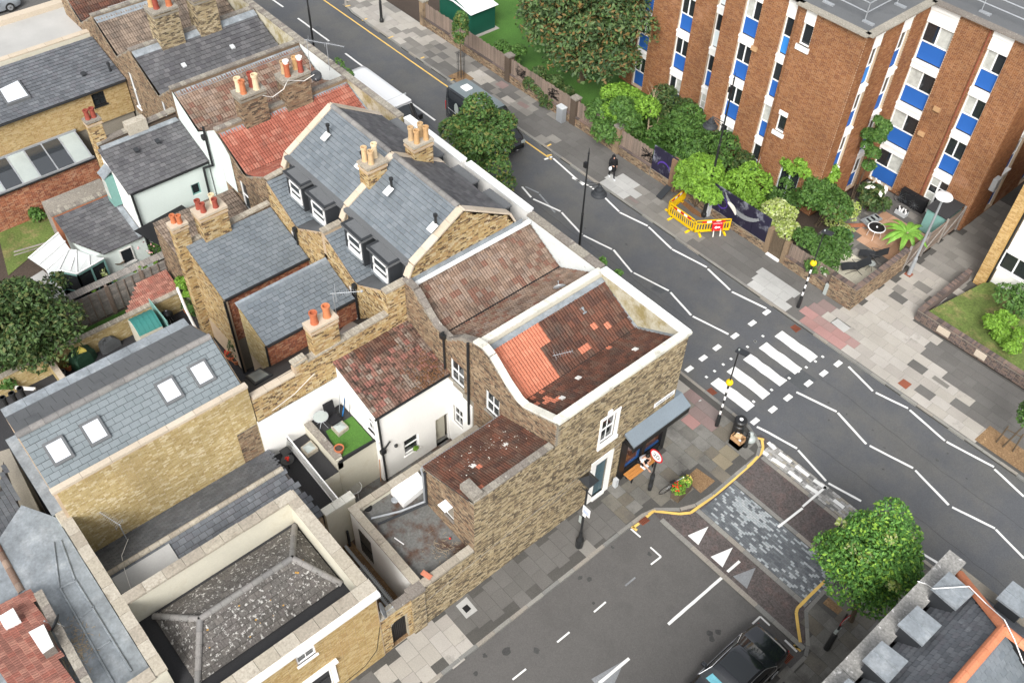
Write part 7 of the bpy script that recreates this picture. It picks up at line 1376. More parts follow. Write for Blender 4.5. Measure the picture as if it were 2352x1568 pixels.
for x, y in ((1580, 1430),): 
    q = PY(*T(3, 1, x, y), 40.22); MB().box(q[0] - .35, 40.2, .15, q[0] + .35, 40.24, .55).build('air_grille', 'stone_coping', bd)
q = PY(*T(3, 2, 1910, 120), 40.22); MB().box(q[0] - .3, 40.2, .15, q[0] + .3, 40.24, .55).build('air_grille', 'stone_coping', bd)
sheet('planted_bed', [(-11.95, 40.5), (2, 40.5), (2, 45.7), (-11.1, 45.7)], 'rough_grass', .35, 'stuff')
# green shed and lawn -------------------------------------------------------------
sheet('lawn', [(-53, 38.6), (-30, 38.6), (-30, 44), (-40, 50), (-60, 50)], 'grass', .0, 'stuff')
sd = thing('garden_shed', 'dark green metal shed with white ribbed gable roof on the lawn', 'shed', (-51.3, 42, 0))
g0 = P(*T(1, 0, 1880, 300), 0); x1_, y0_ = -49.5, 39.9
MB().box(-53.3, 39.9, 0, -49.6, 42.2, 1.85).build('walls', 'shed_green', sd)
L = []
for s, (xa, xb) in enumerate(((-53.5, -51.45), (-49.4, -51.45))):
    for i in range(14): 
        y = 39.75 + i * .187; L.append(((xa, y, 1.85), (xb - xa, 0, .45), (0, .178, 0), (0, 0, .03)))
pieces(sd, 'roof_sheet', 'roof_sheet', BOXP, 'shed_roof', L, 40); MB().add([(-53.3, 39.9, 1.85), (-49.6, 39.9, 1.85), (-51.45, 39.9, 2.28)], [(0, 1, 2)]).build('gable', 'shed_green', sd); MB().box(-53.4, 39.7, -.02, -49.3, 42.4, .03).build('base', 'light_paving', sd)
# corner building lower right ------------------------------------------------------
cb_ = thing('corner_building', 'slate roofed corner building with orange clay hips, lead topped dormers and lichened parapet', 'building', (0, 18, 0))
MB().box(-2.4, 6, 0, -1.95, 23.4, 6.9).box(-2.4, 23.0, 0, 8, 23.4, 6.7).build('walls', 'dark_mortar', cb_); coping(cb_, [(-2.2, 6, 6.9), (-2.2, 23.45, 6.9)], .66, .12, 'lichen_coping', 2.2); MB().box(-2, 6, 0, 8, 23.1, 6.3).build('gutter_floor', 'dark_felt', cb_)
zr = 8.5; zE = 6.75
roof(cb_, (-1.75, 22.9, zE), (0, -1, 0), (2.0, 0, zr - zE), 17, 2.66, 'slate', 'old_slate', .27, .21, 290, clip=[(0, 0), (17, 0), (17, 2.66), (1.9, 2.66)])
roof(cb_, (8, 22.9, zE), (-1, 0, 0), (0, -1.9, zr - zE), 9.75, 2.58, 'slate', 'old_slate', .27, .21, 60, clip=[(0, 0), (9.75, 0), (7.75, 2.58), (0, 2.58)])
roof(cb_, (2.4, 6, zE), (0, 1, 0), (-2.15, 0, zr - zE), 15, 2.77, 'slate', 'grey_slate', .27, .21, 60)
ridge(cb_, (.25, 6, zr + .03), (.25, 21.0, zr + .03), 'orange_ridge', .17, .55); ridge(cb_, (.25, 21.0, zr + .03), (-1.78, 23.0, zE + .05), 'orange_ridge', .17, .55); ridge(cb_, (.25, 21.0, zr + .03), (8, 21.0, zr + .03), 'orange_ridge', .17, .55)
for i, (c, r, q) in enumerate(((3, 3, [(1625, 565), (1465, 715), (1690, 910), (1850, 760)]), (3, 3, [(1340, 870), (1165, 1035), (1390, 1230), (1560, 1050)]), (3, 3, [(1020, 1185), (850, 1355), (1080, 1568), (1260, 1370)]), (3, 3, [(720, 1520), (550, 1690), (780, 1900), (960, 1700)]), (3, 3, [(2195, 650), (2050, 800), (2290, 980), (2440, 830)]))):
    pts = TP(c, r, q, 7.75); d = MB().prism([v[:2] for v in pts], 7.65, 7.75).build('dormer', 'lead', cb_); cx, cy2 = sum(v[0] for v in pts) / 4, sum(v[1] for v in pts) / 4
    MB().prism([(cx + (v[0] - cx) * .8, cy2 + (v[1] - cy2) * .8) for v in pts], 6.6, 7.65).build('dormer_cheeks', 'anthracite', d); MB().bar(Vector(pts[0]).lerp(Vector(pts[1]), .5) + Vector((0, 0, .01)), Vector(pts[2]).lerp(Vector(pts[3]), .5) + Vector((0, 0, .01)), .03, .03).build('lead_roll', 'lead', d)
cbl = [T(3, 3, *q) for q in ((1340, 655), (1420, 680), (1480, 720), (1800, 700), (1960, 860), (2120, 1000), (2210, 1180), (2290, 1390))]; zz_ = (7.06, 7.07, 7.8, 7.85, 8.1, 8.8, 8.75, 8.6)
pipe(cb_, [P(a[0], a[1], z) for a, z in zip(cbl, zz_)], .018, 'white_paint', 'cable')
# ================================================================== VEHICLES
def loft(st, W, a=.93, b=.78, belt=1.0):
    G = []
    for x, w, zb, zt in st:
        w = W / 2 * w; be = min(belt, zt - .12); L = [(w * .93, zb), (w, zb + (be - zb) * .45), (w * .985, be), (w * (1 - (1 - a) * .8), be + (zt - be) * .5), (w * b if zt > belt + .25 else w * .93, be + (zt - be) * .92), (w * b * .86 if zt > belt + .25 else w * .8, zt), (w * .4, zt + .025), (0, zt + .03)]
        G.append([Vector((x, y, z)) for y, z in L] + [Vector((x, -y, z)) for y, z in L[-2::-1]])
    return G
def grid_mb(G, i0=0, i1=None, j0=0, j1=None, push=0, cap=True):
    i1 = len(G) if i1 is None else i1; j1 = len(G[0]) if j1 is None else j1; mb = MB(); c = Vector((sum(g[0].x for g in G) / len(G), 0, .8)); vs = []
    for i in range(i0, i1):
        for j in range(j0, j1):
            p = G[i][j]
            if push:
                u = (G[min(i + 1, len(G) - 1)][j] - G[max(i - 1, 0)][j]); v = (G[i][min(j + 1, len(G[0]) - 1)] - G[i][max(j - 1, 0)]); n = u.cross(v); n = n.normalized() if n.length > 1e-6 else Vector((0, 0, 1)); p = p + n * (push if n.dot(p - c) > 0 else -push)
            vs.append(p)
    m = j1 - j0; k = i1 - i0; fs = [(a * m + b, a * m + b + 1, (a + 1) * m + b + 1, (a + 1) * m + b) for a in range(k - 1) for b in range(m - 1)]
    if cap: fs += [tuple(range(m)), tuple(range((k - 1) * m, k * m))[::-1]]
    return mb.add(vs, fs)
def wheel(t, x, y, r=.34, w=.22):
    s = 1 if y > 0 else -1; o = MB().tube((x, y - w / 2, r), (x, y + w / 2, r), r, n=20).build('wheel', 'rubber', t, local=True); MB().tube((x, y + s * w / 2, r), (x, y + s * (w / 2 + .015), r), r * .62, n=14).build('rim', 'galv', o, local=True)
    b = MB()
    for k in range(7): an = 2 * pi * k / 7; b.bar((x, y + s * (w / 2 + .02), r), (x + r * .58 * cos(an), y + s * (w / 2 + .02), r + r * .58 * sin(an)), .04, .012, up=(0, 1, 0))
    b.build('spokes', 'chrome', o, local=True)
def vehicle(label, cat, name, loc, rz, G, paint, glass, wheels, roofm=None):
    t = thing(name, label, cat, loc, rz); OFF[t.name] = None
    grid_mb(G).build('body', paint, t, smooth=True, local=True)
    for nm, i0, i1, j0, j1 in glass:
        grid_mb(G, i0, i1, j0, j1, .012, False).build(nm, 'glass', t, smooth=True, local=True)
    for x, y, r in wheels: wheel(t, x, y, r)
    return t
def van(label, name, loc, L, W, H, paint, roofm):
    st = [(-L / 2, .9, .35, H * .93), (-L / 2 + .08, .98, .3, H * .985), (-L / 2 + .5, 1, .28, H), (0, 1, .28, H), (L / 2 - 2.3, 1, .28, H), (L / 2 - 1.95, 1, .28, H - .06), (L / 2 - 1.75, .99, .28, H - .22), (L / 2 - 1.05, .97, .28, 1.45), (L / 2 - .9, .97, .28, 1.32), (L / 2 - .35, .93, .28, 1.12), (L / 2 - .08, .84, .3, .9), (L / 2, .75, .4, .72)]
    G = loft(st, W, .96, .88, 1.15); G2 = G
    t = vehicle(label, 'van', name, loc, 0, G, paint, [('windscreen', 6, 8, 4, 11), ('side_window', 5, 7, 2, 4), ('side_window', 5, 7, 11, 13)], [(-L / 2 + 1.2, W / 2 - .12, .35), (-L / 2 + 1.2, -W / 2 + .12, .35), (L / 2 - .95, W / 2 - .12, .35), (L / 2 - .95, -W / 2 + .12, .35)])
    if roofm: grid_mb(G, 1, 6, 5, 10, .008, False).build('roof_panel', roofm, t, smooth=True, local=True)
    for s in (1, -1):
        MB().obox((L / 2 - 1.35, s * W / 2 - .05 if s > 0 else s * W / 2 - .25, 1.35), (.12, 0, 0), (0, .3, 0), (0, 0, .32)).build('wing_mirror', 'black', t, local=True)
        MB().box(L / 2 - .3, s * (W / 2 - .3) - .16, .72, L / 2 - .02, s * (W / 2 - .3) + .16, .92).build('headlight', 'frosted', t, local=True)
        MB().box(-L / 2 - .015, s * (W / 2 - .12) - .07, .9, -L / 2 + .08, s * (W / 2 - .12) + .07, 1.5).build('tail_light', 'tail_red', t, local=True)
    MB().box(L / 2 - .1, -.5, .5, L / 2 + .02, .5, .7).build('grille', 'black', t, local=True); MB().box(-L / 2 - .03, -W / 2 + .1, .35, -L / 2 + .1, W / 2 - .1, .55).build('rear_bumper', 'black', t, local=True)
    return t
wv = van('white high roofed van parked on the terrace side of the main road', 'parked_van', (-44.3, 28.6, RZ), 7.0, 2.0, 2.65, 'van_white', None)
MB().box(1.0, -.75, 2.6, 1.85, .75, 2.74).build('roof_box', 'van_white', wv, local=True, bevel=.05); MB().box(.95, -.95, 2.56, 1.0, .95, 2.7).build('roof_lip', 'grey_panel', wv, local=True)
bv = van('black van with pale grey roof on the road, half behind the street tree', 'moving_van', (-39.6, 33.0, RZ), 5.9, 1.98, 2.55, 'van_black', 'van_roof')
MB().box(-2.2, -.28, 2.55, -1.6, .28, 2.68).build('roof_vent', 'white_paint', bv, local=True, bevel=.04); MB().lathe((-.3, .1, 2.56), [(.18, 0), (.2, .05), (.08, .1)], 10).build('roof_fan', 'black', bv, local=True)
b = MB(); n = 16; b.add([(-1.75 + .22 * cos(2 * pi * i / n), -.985, 1.5 + .42 * sin(2 * pi * i / n)) for i in range(n)], [tuple(range(n))]).build('side_badge', 'frosted', bv, local=True)
MB().bar((-2.6, -1.0, 1.2), (-.2, -1.0, .95), .03, .01, up=(0, 1, 0)).build('side_stripe', 'grey_panel', bv, local=True)
def car(label, loc, rz, paint, L=4.85, W=1.86, H=1.44):
    st = [(-L / 2, .74, .45, .78), (-L / 2 + .05, .86, .3, .95), (-L / 2 + .3, .94, .25, 1.02), (-L / 2 + .75, .99, .22, 1.05), (-L / 2 + 1.0, 1, .22, 1.12), (-L / 2 + 1.55, 1, .22, H - .09), (-L / 2 + 1.9, 1, .22, H), (-.1, 1, .22, H + .02), (.35, 1, .22, H - .03), (.6, 1, .22, H - .1), (L / 2 - 1.35, 1, .22, 1.0), (L / 2 - 1.1, .99, .22, .94), (L / 2 - .4, .93, .22, .84), (L / 2 - .1, .84, .25, .7), (L / 2, .72, .35, .55)]
    G = loft(st, W, .9, .74, .88)
    t = vehicle(label, 'car', 'parked_car', loc, rz, G, paint, [('rear_window', 4, 6, 4, 11), ('windscreen', 9, 11, 4, 11), ('side_window', 5, 10, 2, 4), ('side_window', 5, 10, 11, 13), ('glass_roof', 6, 9, 5, 10)], [(-L / 2 + .95, W / 2 - .1, .34), (-L / 2 + .95, -W / 2 + .1, .34), (L / 2 - .9, W / 2 - .1, .34), (L / 2 - .9, -W / 2 + .1, .34)])
    for s in (1, -1):
        j = 2 if s > 0 else 12; j2 = 4 if s > 0 else 10
        b = MB(); b.path([G[i][j] + Vector((0, s * .012, .0)) for i in range(4, 11)], .016, 5); b.path([G[i][j2] + Vector((0, s * .012, .02)) for i in range(4, 11)], .012, 5); b.path([G[4][j] + Vector((0, s * .01, 0)), G[4][j2] + Vector((0, s * .01, 0))], .014, 5); b.build('chrome_trim', 'chrome', t, local=True)
        MB().obox((.55, s * W / 2 - .02 if s > 0 else -W / 2 - .2, .92), (.16, 0, 0), (0, .22, 0), (0, 0, .14)).build('wing_mirror', paint, t, local=True, bevel=.03)
        MB().box(-L / 2 - .01, s * .62 - .16, .72, -L / 2 + .12, s * .62 + .16, .84).build('tail_light', 'tail_red', t, local=True)
        MB().box(L / 2 - .2, s * .6 - .16, .6, L / 2 - .03, s * .6 + .16, .72).build('headlight', 'frosted', t, local=True)
    MB().bar((.0, -.55, H + .03), (.0, .55, H + .03), .02, .01).bar((-.9, -.52, H + .03), (-.9, .52, H + .03), .02, .01).build('roof_seam', 'black', t, local=True)
    return t
dc = car('glossy black saloon car with pale blue sunshade, cut by the lower edge', (-5.45, 17.15, RZ), -pi / 2, 'car_paint')
MB().add([(.78, -.52, 1.27), (.78, .40, 1.27), (1.06, .48, 1.15), (1.06, -.58, 1.15)], [(0, 3, 2, 1)]).build('sunshade', 'cyan_screen', dc, local=True)
car('silver car in the top left corner with only its lower side and wheel showing', (-74.6, 13.9, -.05), pi / 2, 'silver_paint')
# ================================================================== STREET FURNITURE
def zat(px, py, x, y=None): return PX(px, py, x)[2]
def tall_lamp(label, x, y, h, side, lam=True, group='tall black street lamps'):
    t = thing('street_lamp', label, 'street lamp', (x, y, 0), group=group)
    MB().lathe((x, y, 0), [(.16, 0), (.16, .2), (.11, .3), (.1, 1.5), (.12, 1.55), (.075, 1.65), (.065, h * .55), (.08, h * .55 + .03), (.05, h * .56), (.04, h), (.06, h + .05), (.02, h + .2), (.01, h + .4)], 12).build('post', 'black_paint', t)
    if lam:
        s = Vector(side).normalized(); zl_ = h - lam; q = Vector((x, y, zl_)); e = q + s * .75
        MB().tube(q + Vector((0, 0, -.3)), e + Vector((0, 0, .1)), .022, n=6).tube(q + Vector((0, 0, .0)), e + Vector((0, 0, .13)), .022, n=6).build('bracket', 'black_paint', t)
        MB().lathe(e + Vector((0, 0, -.55)), [(.24, 0), (.42, .02), (.42, .06), (.36, .1), (.33, .14), (.3, .22), (.22, .26), (.2, .38), (.12, .42), (.1, .55), (.03, .6)], 20).build('lantern', 'anthracite', t)
        MB().lathe(e + Vector((0, 0, -.6)), [(.18, 0), (.22, .04)], 12).build('lamp_glass', 'frosted', t)
        MB().box(x - .09, y - .22, h - .7, x + .09, y - .06, h - .4).build('camera_box', 'black', t)
    return t
x, y = -26.0, 28.25; hh = zat(1341, 350, x) - .3
lz = PX(1362, 440, x + .4)[2]
tall_lamp('tall black street lamp whose bell lantern hangs over the zigzag lines', x, y, hh, (.75, .35, 0), max(.6, hh - lz - .45))
x, y = -25.1, 37.85; h2_ = zat(1688, 172, x) - .3; lz = PX(1633, 290, x - .6)[2]
tall_lamp('tall black street lamp in front of the flats, standing inside the yellow barriers', x, y, h2_, (-.9, -.25, 0), max(.6, h2_ - lz - .4))
MB().box(-25.3, 37.95, 0, -24.9, 38.2, .9).build('feeder_cabinet', 'grey_panel', bpy.data.objects['street_lamp.001'])
tall_lamp('tall black street lamp on the pale paving at the top edge left of the shed', -55.5, 36.1, 8.5, (1, 0, 0), 0); tall_lamp('black street lamp post rising behind the terrace roofs at the top edge', -51.9, 28.2, 9.3, (1, 0, 0), 0)
def beacon(label, x, y, rot):
    t = thing('belisha_beacon', label, 'crossing beacon', (x, y, 0), group='yellow globe crossing beacons'); MB().lathe((x, y, 0), [(.1, 0), (.1, .75), (.06, .85), (.055, .9)], 12).build('base', 'black_paint', t)
    for i in range(8): MB().tube((x, y, .9 + i * .27), (x, y, .9 + (i + 1) * .27), .052, n=12).build('band', 'white_paint' if i % 2 == 0 else 'black_paint', t)
    MB().ball((x, y, 3.22), .17, 18, 12).build('globe', 'beacon_yellow', t, smooth=True); MB().tube((x, y, 3.38), (x, y, 5.3), .035, n=8).build('upper_post', 'black_paint', t)
    MB().obox((x - .1, y - .14, 5.3), (.55, .1, .06), (-.04, .28, 0), (0, 0, .09)).build('lamp_head', 'anthracite', t); MB().tube((x + .0, y, 5.38), (x + .0, y, 5.47), .04, n=8).build('photocell', 'frosted', t)
beacon('yellow globe beacon on striped post with black lamp head at the corner by the shop', -14.2, 26.44, 0); beacon('yellow globe beacon on striped post beside the hedge on the far pavement', -16.72, 36.05, 0)
t = thing('flood_light', 'tall grey mast with big white disc light beside the slatted fence', 'mast light', (-14.36, 43.04, 0)); hz = zat(2170, 455, -14.36)
MB().lathe((-14.36, 43.04, 0), [(.12, 0), (.11, 1.2), (.075, 1.3), (.06, hz)], 12).build('mast', 'galv', t); MB().box(-14.55, 42.85, 0, -14.17, 43.23, .03).build('base_plate', 'rust', t)
MB().lathe((-14.36, 43.04, hz), [(.06, 0), (.1, .1), (.42, .14), (.47, .2), (.42, .27), (.1, .32)], 28).build('disc', 'white_paint', t, smooth=True)
def disc(t, c, n, r, name='sign_face', rim='sign_red', face='sign_white', txt='20'):
    n = Vector(n).normalized(); c = Vector(c); o = MB().tube(c, c + n * .012, r, n=28).build(name, rim, t); MB().tube(c + n * .012, c + n * .016, r * .8, n=28).build('sign_disc', face, o)
    e = Vector((0, 0, 1)).cross(n).normalized(); text(o, txt, c + n * .02 - e * r * .52 - Vector((0, 0, r * .36)), e, (0, 0, 1), r * .72, 'black', 'numerals', width=r * 1.04); return o
t = thing('speed_limit_sign', 'round 20 speed limit sign on a peeling black post by the bench', 'road sign', (-13.74, 21.28, 0)); MB().lathe((-13.74, 21.28, 0), [(.1, 0), (.1, 1.15), (.05, 1.3), (.045, 3.25)], 12).build('post', 'black_paint', t)
MB().lathe((-13.74, 21.28, .3), [(.102, 0), (.102, .2)], 12).lathe((-13.74, 21.28, .95), [(.102, 0), (.102, .16)], 12).build('peeling_patch', 'anthracite', t); disc(t, (-13.74, 21.22, 2.62), (0, -1, .0), .36)
x, y = P(*T(3, 3, 525, 1255), 0)[:2]; t = thing('speed_limit_sign', 'round 20 speed limit sign seen almost edge on beside the street tree', 'road sign', (x, y, 0)); MB().lathe((x, y, 0), [(.13, 0), (.12, 1.2), (.05, 1.32), (.045, 2.9)], 12).build('post', 'black_paint', t)
disc(t, (x + .05, y, 2.5), (.93, -.1, 0), .3); MB().box(x - .06, y - .16, 1.5, x + .06, y + .16, 1.68).build('sticker_plate', 'frosted', t)
x, y = -13.68, 16.8; t = thing('lantern_post', 'old style black lamp post with square lantern and blue parking plate on the side street', 'street lamp', (x, y, 0)); hq = zat(1348, 1100, x) - .35
MB().lathe((x, y, 0), [(.17, 0), (.18, .5), (.15, .62), (.1, .75), (.08, 1.1), (.055, 1.2), (.045, hq - .5), (.08, hq - .45), (.08, hq - .3), (.04, hq - .2)], 12).build('post', 'black_paint', t)
MB().bar((x - .3, y, hq - .65), (x + .3, y, hq - .65), .03).build('ladder_bar', 'black_paint', t)
s1, s2 = .14, .27; v = [(x + a * s1, y + b2 * s1, hq - .2) for a, b2 in ((-1, -1), (1, -1), (1, 1), (-1, 1))] + [(x + a * s2, y + b2 * s2, hq + .2) for a, b2 in ((-1, -1), (1, -1), (1, 1), (-1, 1))]
MB().add(v, [(0, 1, 5, 4), (1, 2, 6, 5), (2, 3, 7, 6), (3, 0, 4, 7)]).build('lantern_glass', 'glass', t); MB().add([(p[0] + (p[0] - x) * .1, p[1] + (p[1] - y) * .1, p[2]) for p in v[4:]] + [(x, y, hq + .5)], [(0, 1, 4), (1, 2, 4), (2, 3, 4), (3, 0, 4), (3, 2, 1, 0)]).build('lantern_roof', 'black_paint', t)
o = MB().box(x - .02, y - .09, 2.75, x + .38, y - .06, 3.25).build('parking_plate', 'sign_white', t); text(o, 'P', (x + .03, y - .093, 3.1), (1, 0, 0), (0, 0, 1), .1, 'sign_blue'); b = MB()
for i in range(5): b.box(x + .03, y - .093, 2.82 + i * .05, x + .33, y - .091, 2.84 + i * .05)
b.build('small_print', 'sign_blue', o); MB().box(x + .02, y - .1, 2.55, x + .18, y - .07, 2.72).build('small_plate', 'sign_white', t); MB().box(x - .2, y - .03, 1.75, x - .06, y, 2.2).build('notice', 'frosted', t)
x, y, _ = P(1690, 1003, 0); t = thing('litter_bin', 'round black litter bin with white topped lid on the corner', 'litter bin', (x, y, 0)); MB().lathe((x, y, 0), [(.27, 0), (.28, .95), (.3, .97), (.3, 1.0), (.27, 1.03), (.27, 1.2), (.31, 1.22), (.31, 1.3), (.26, 1.36)], 22).build('body', 'black_paint', t); MB().lathe((x, y, 1.36), [(.09, 0), (.09, .01)], 14).build('stubber_plate', 'sign_white', t)
x2, y2, _ = P(1691, 1020, 0); t = thing('cardboard_box', 'open cardboard box stuffed with packaging in front of the litter bin', 'box', (x2, y2, 0)); b = MB(); w_, d_, h_ = .3, .22, .62
for q in ((-w_, -d_, w_, -d_ + .015), (-w_, d_ - .015, w_, d_), (-w_, -d_, -w_ + .015, d_), (w_ - .015, -d_, w_, d_)): b.box(x2 + q[0], y2 + q[1], 0, x2 + q[2], y2 + q[3], h_)
b.box(x2 - w_, y2 - d_, 0, x2 + w_, y2 + d_, .35).build('carton', 'cardboard', t); MB().obox((x2 - .15, y2 - .12, .45), (.3, .05, .1), (-.03, .2, .05), (0, -.05, .2)).obox((x2 - .2, y2 - .18, .36), (.2, .1, .05), (-.05, .15, 0), (0, 0, .15)).build('packaging', 'pale_card', t)
MB().ball((x2 - .12, y2 + .08, .6), .1, 8, 5).ball((x2 + .15, y2 - .08, .5), .08, 8, 5).build('wrapping', 'white_cloth', t)
x3, y3, _ = P(1711, 1024, 0); tag(MB().lathe((x3, y3, 0), [(.13, 0), (.13, .1), (.09, .2), (.085, .75), (.1, .78), (.07, .82), (.075, .95), (.05, .98)], 14).build('bollard', 'black_paint'), 'black cast bollard beside the cardboard box on the corner', 'bollard')
x4, y4, _ = P(1722, 1014, 0); b = MB(); b.ball((x4, y4, .22), .26, 12, 7, .85).ball((x4 - .1, y4 + .08, .42), .15, 8, 5); tag(b.build('rubbish_bag', 'frosted', smooth=True), 'translucent white rubbish bag beside the bollard', 'bag')
def RC(x, y): return ((2640 + x * .2232) / 1.7415, (780 + y * .2232) / 1.7415)
def barrier(label, a, c, red=True, n=12):
    a, c = Vector((a[0], a[1], 0)), Vector((c[0], c[1], 0)); d = c - a; e = d.normalized(); nn = Vector((e.y, -e.x, 0)); t = thing('safety_barrier', label, 'barrier', a, group='yellow safety barriers on the pavement'); b = MB(); L = d.length
    def bx(s0, s1, z0, z1, th=.04): b.obox(a + e * s0 - nn * th / 2 + Vector((0, 0, z0)), e * (s1 - s0), nn * th, Vector((0, 0, z1 - z0)))
    bx(0, L, .95, 1.0, .05); bx(0, L, .14, .3); bx(0, L, .72, .8); bx(0, .05, .14, 1.0); bx(L - .05, L, .14, 1.0)
    for i in range(n + 1): s = .05 + (L - .15) * i / n; bx(s, s + .05, .3, .74)
    b.build('frame', 'barrier_yellow', t)
    for i in range(5): s = L * (.18 + .13 * i); q = MB(); q.obox(a + e * s - nn * .03 + Vector((0, 0, .8)), e * L * .13, nn * .06, Vector((0, 0, .15))); q.build('reflective_panel', 'sign_red' if i % 2 == 0 else 'sign_white', t)
    for s in (L * .15, L * .85): q = MB(); p = a + e * s; q.obox(p - e * .06 - nn * .05, e * .12, nn * .38, Vector((0, 0, .07))); q.build('foot', 'beacon_yellow', t); MB().obox(p - e * .025 - nn * .03 + Vector((0, 0, .05)), e * .05, nn * .06, Vector((0, 0, .12))).build('clip', 'black', t)
q1, q2, q3, q4 = P(*RC(140, 370), 0), P(*RC(590, 690), 0), P(*RC(600, 700), 0), P(*RC(1230, 660), 0)
barrier('yellow barrier panel set end on towards the wall, leftmost of the barriers', (q1[0] - .35, q1[1] + 1.9), (q1[0] - .1, q1[1] + .05)); barrier('long yellow barrier with red and white panels facing the road', q1[:2], q2[:2]); barrier('yellow barrier panel behind the red pedestrian sign', q3[:2], q4[:2])
a, c = Vector(P(*RC(930, 750), 0)), Vector(P(*RC(1085, 735), 0)); t = thing('pedestrian_sign', 'red folding sign with white arrow leaning by the yellow barrier', 'sign', a); e = (c - a).normalized(); up = Vector((e.y * -.25, e.x * .25, 1)).normalized(); nn = e.cross(up)
b = MB()
for s in (.02, (c - a).length - .08): b.obox(a + e * s, e * .07, nn * .03, up * .5)
b.build('legs', 'cream_coping', t); o = MB().obox(a - e * .06 + up * .38, e * ((c - a).length + .12), nn * .03, up * .58).build('sign_board', 'sign_red', t); w_ = (c - a).length + .12; o0 = a - e * .06 + up * .38 + nn * .034
b = MB(); b.quad(o0 + e * .12 + up * .22, o0 + e * .26 + up * .12, o0 + e * .26 + up * .18, o0 + e * (w_ - .16) + up * .18, o0 + e * (w_ - .16) + up * .26, o0 + e * .26 + up * .26, o0 + e * .26 + up * .32); b.build('arrow', 'sign_white', o); text(o, 'PEDESTRIANS', o0 + e * .06 + up * .44, e, up, .06, 'sign_white', width=w_ - .12)
p1_, p2_ = P(*T(2, 1, 1290, 240), 0), P(*T(2, 1, 1375, 150), .9); tag(MB().obox((p1_[0], p1_[1], .02), (.1, .7, .6), (.5, -.1, .1), (0, 0, .04)).build('folded_sign', 'anthracite'), 'grey folded sign frame lying against the first yellow barrier', 'sign')
x, y, _ = P(*T(2, 0, 437, 1085), 0); t = thing('utility_cabinet', 'tagged silver utility cabinet beside the boarded fence', 'cabinet', (x, y, 0)); MB().box(x - .28, y - .2, 0, x + .28, y + .2, 1.05).build('body', 'galv', t, bevel=.02); MB().box(x - .31, y - .23, 1.05, x + .31, y + .23, 1.12).build('lid', 'grey_panel', t)
x, y, _ = P(*T(3, 1, 505, 1110), 0); tag(MB().box(x - .1, y - .08, 0, x + .1, y + .08, .75).build('marker_post', 'frosted', bevel=.02), 'stubby white marker post against the corner garden wall', 'post')
# bench, bicycles, planter
bz = .46; q = TP(2, 2, [(985, 1175), (1035, 1228), (1270, 1060), (1235, 1010)], bz); t = thing('bench', 'orange brown slatted wooden bench in front of the shop window', 'bench', (q[0][0], q[0][1], 0)); bx0, bx1 = -14.9, -14.45; by0, by1 = q[0][1], max(q[2][1], q[0][1] + 1.7)
for i in range(3): w_ = (bx1 - bx0) / 3; MB().box(bx0 + i * w_, by0, bz - .04, bx0 + (i + 1) * w_ - .012, by1, bz + random.uniform(-.003, .003)).build('slat', 'wood_bench', t)
MB().box(bx0, by0 - .05, bz - .045, bx1 - .012, by0, bz - .002).build('end_cap', 'wood_bench', t)
for yy in (by0 + .12, by1 - .18): MB().box(bx0 + .02, yy, 0, bx0 + .08, yy + .06, bz - .04).build('leg', 'black', t); MB().box(bx1 - .1, yy, 0, bx1 - .04, yy + .06, bz - .04).build('leg', 'black', t)
def bicycle(label, loc, rz, lean, fm, turned=0):
    t = thing('bicycle', label, 'bicycle', loc, rz); OFF[t.name] = None; t.rotation_euler = (lean, 0, rz); r = .33; H_ = Vector((.5, 0, r)); R_ = Vector((-.52, 0, r)); bbk = Vector((-.08, 0, .28)); sd_ = Vector((-.25, 0, .82)); hd = Vector((.36, 0, .8)); hb = Vector((.4, 0, .62))
    for nm, c, tn in (('rear_wheel', R_, 0), ('front_wheel', H_, turned)):
        b = MB(); n = 22; ex = Vector((cos(tn), sin(tn), 0)); pts = [c + ex * (r * cos(2 * pi * i / n)) + Vector((0, 0, r * sin(2 * pi * i / n))) for i in range(n + 1)]; b.path(pts, .018, 5); o = b.build('wheel', 'rubber', t, local=True); b = MB()
        for i in range(0, n, 2): b.tube(c, pts[i], .003, n=3)
        b.build('spokes', 'galv', o, local=True)
    b = MB(); b.tube(bbk, sd_, .018).tube(sd_ + Vector((.03, 0, -.08)), hd, .02).tube(bbk, hb, .022).tube(bbk, R_, .012).tube(sd_ + Vector((0, 0, -.05)), R_, .01).tube(hd + Vector((-.02, 0, .08)), hb, .02).tube(hb, H_, .014); b.build('frame', fm, t, local=True)
    MB().tube(hd + Vector((-.03, 0, .12)), hd + Vector((.02, 0, .18)), .015).tube(hd + Vector((0, -.25, .18)), hd + Vector((0, .25, .18)), .014).build('handlebar', 'black_paint', t, local=True)
    MB().obox(sd_ + Vector((-.14, -.06, .04)), (.26, 0, 0), (0, .12, 0), (0, 0, .05)).tube(sd_, sd_ + Vector((0, 0, .06)), .014).build('saddle', 'black', t, local=True); MB().tube(bbk - Vector((0, .04, 0)), bbk + Vector((0, .04, 0)), .09, n=14).tube(bbk + Vector((0, .08, 0)), bbk + Vector((.12, .1, -.1)), .01).build('cranks', 'anthracite', t, local=True)
a = Vector(P(*T(2, 2, 1370, 1400), 0)); c = Vector(P(*T(2, 2, 1530, 1215), .3)); x, y, _ = P(*T(2, 2, 1440, 1330), .1)
bicycle('silver framed bicycle leaning against the flower planter on the corner', (x - .02, y + .08, .0), 1.35, .12, 'chrome', .7)
x, y, _ = P(*T(2, 2, 1510, 1345), .25); t = thing('flower_planter', 'dark trough planter full of red and cream flowers beside the leaning bicycle', 'planter', (x, y, 0)); MB().obox((x - .12, y - .5, 0), (.42, .05, 0), (-.1, 1.0, 0), (0, 0, .42)).build('trough', 'bark', t)
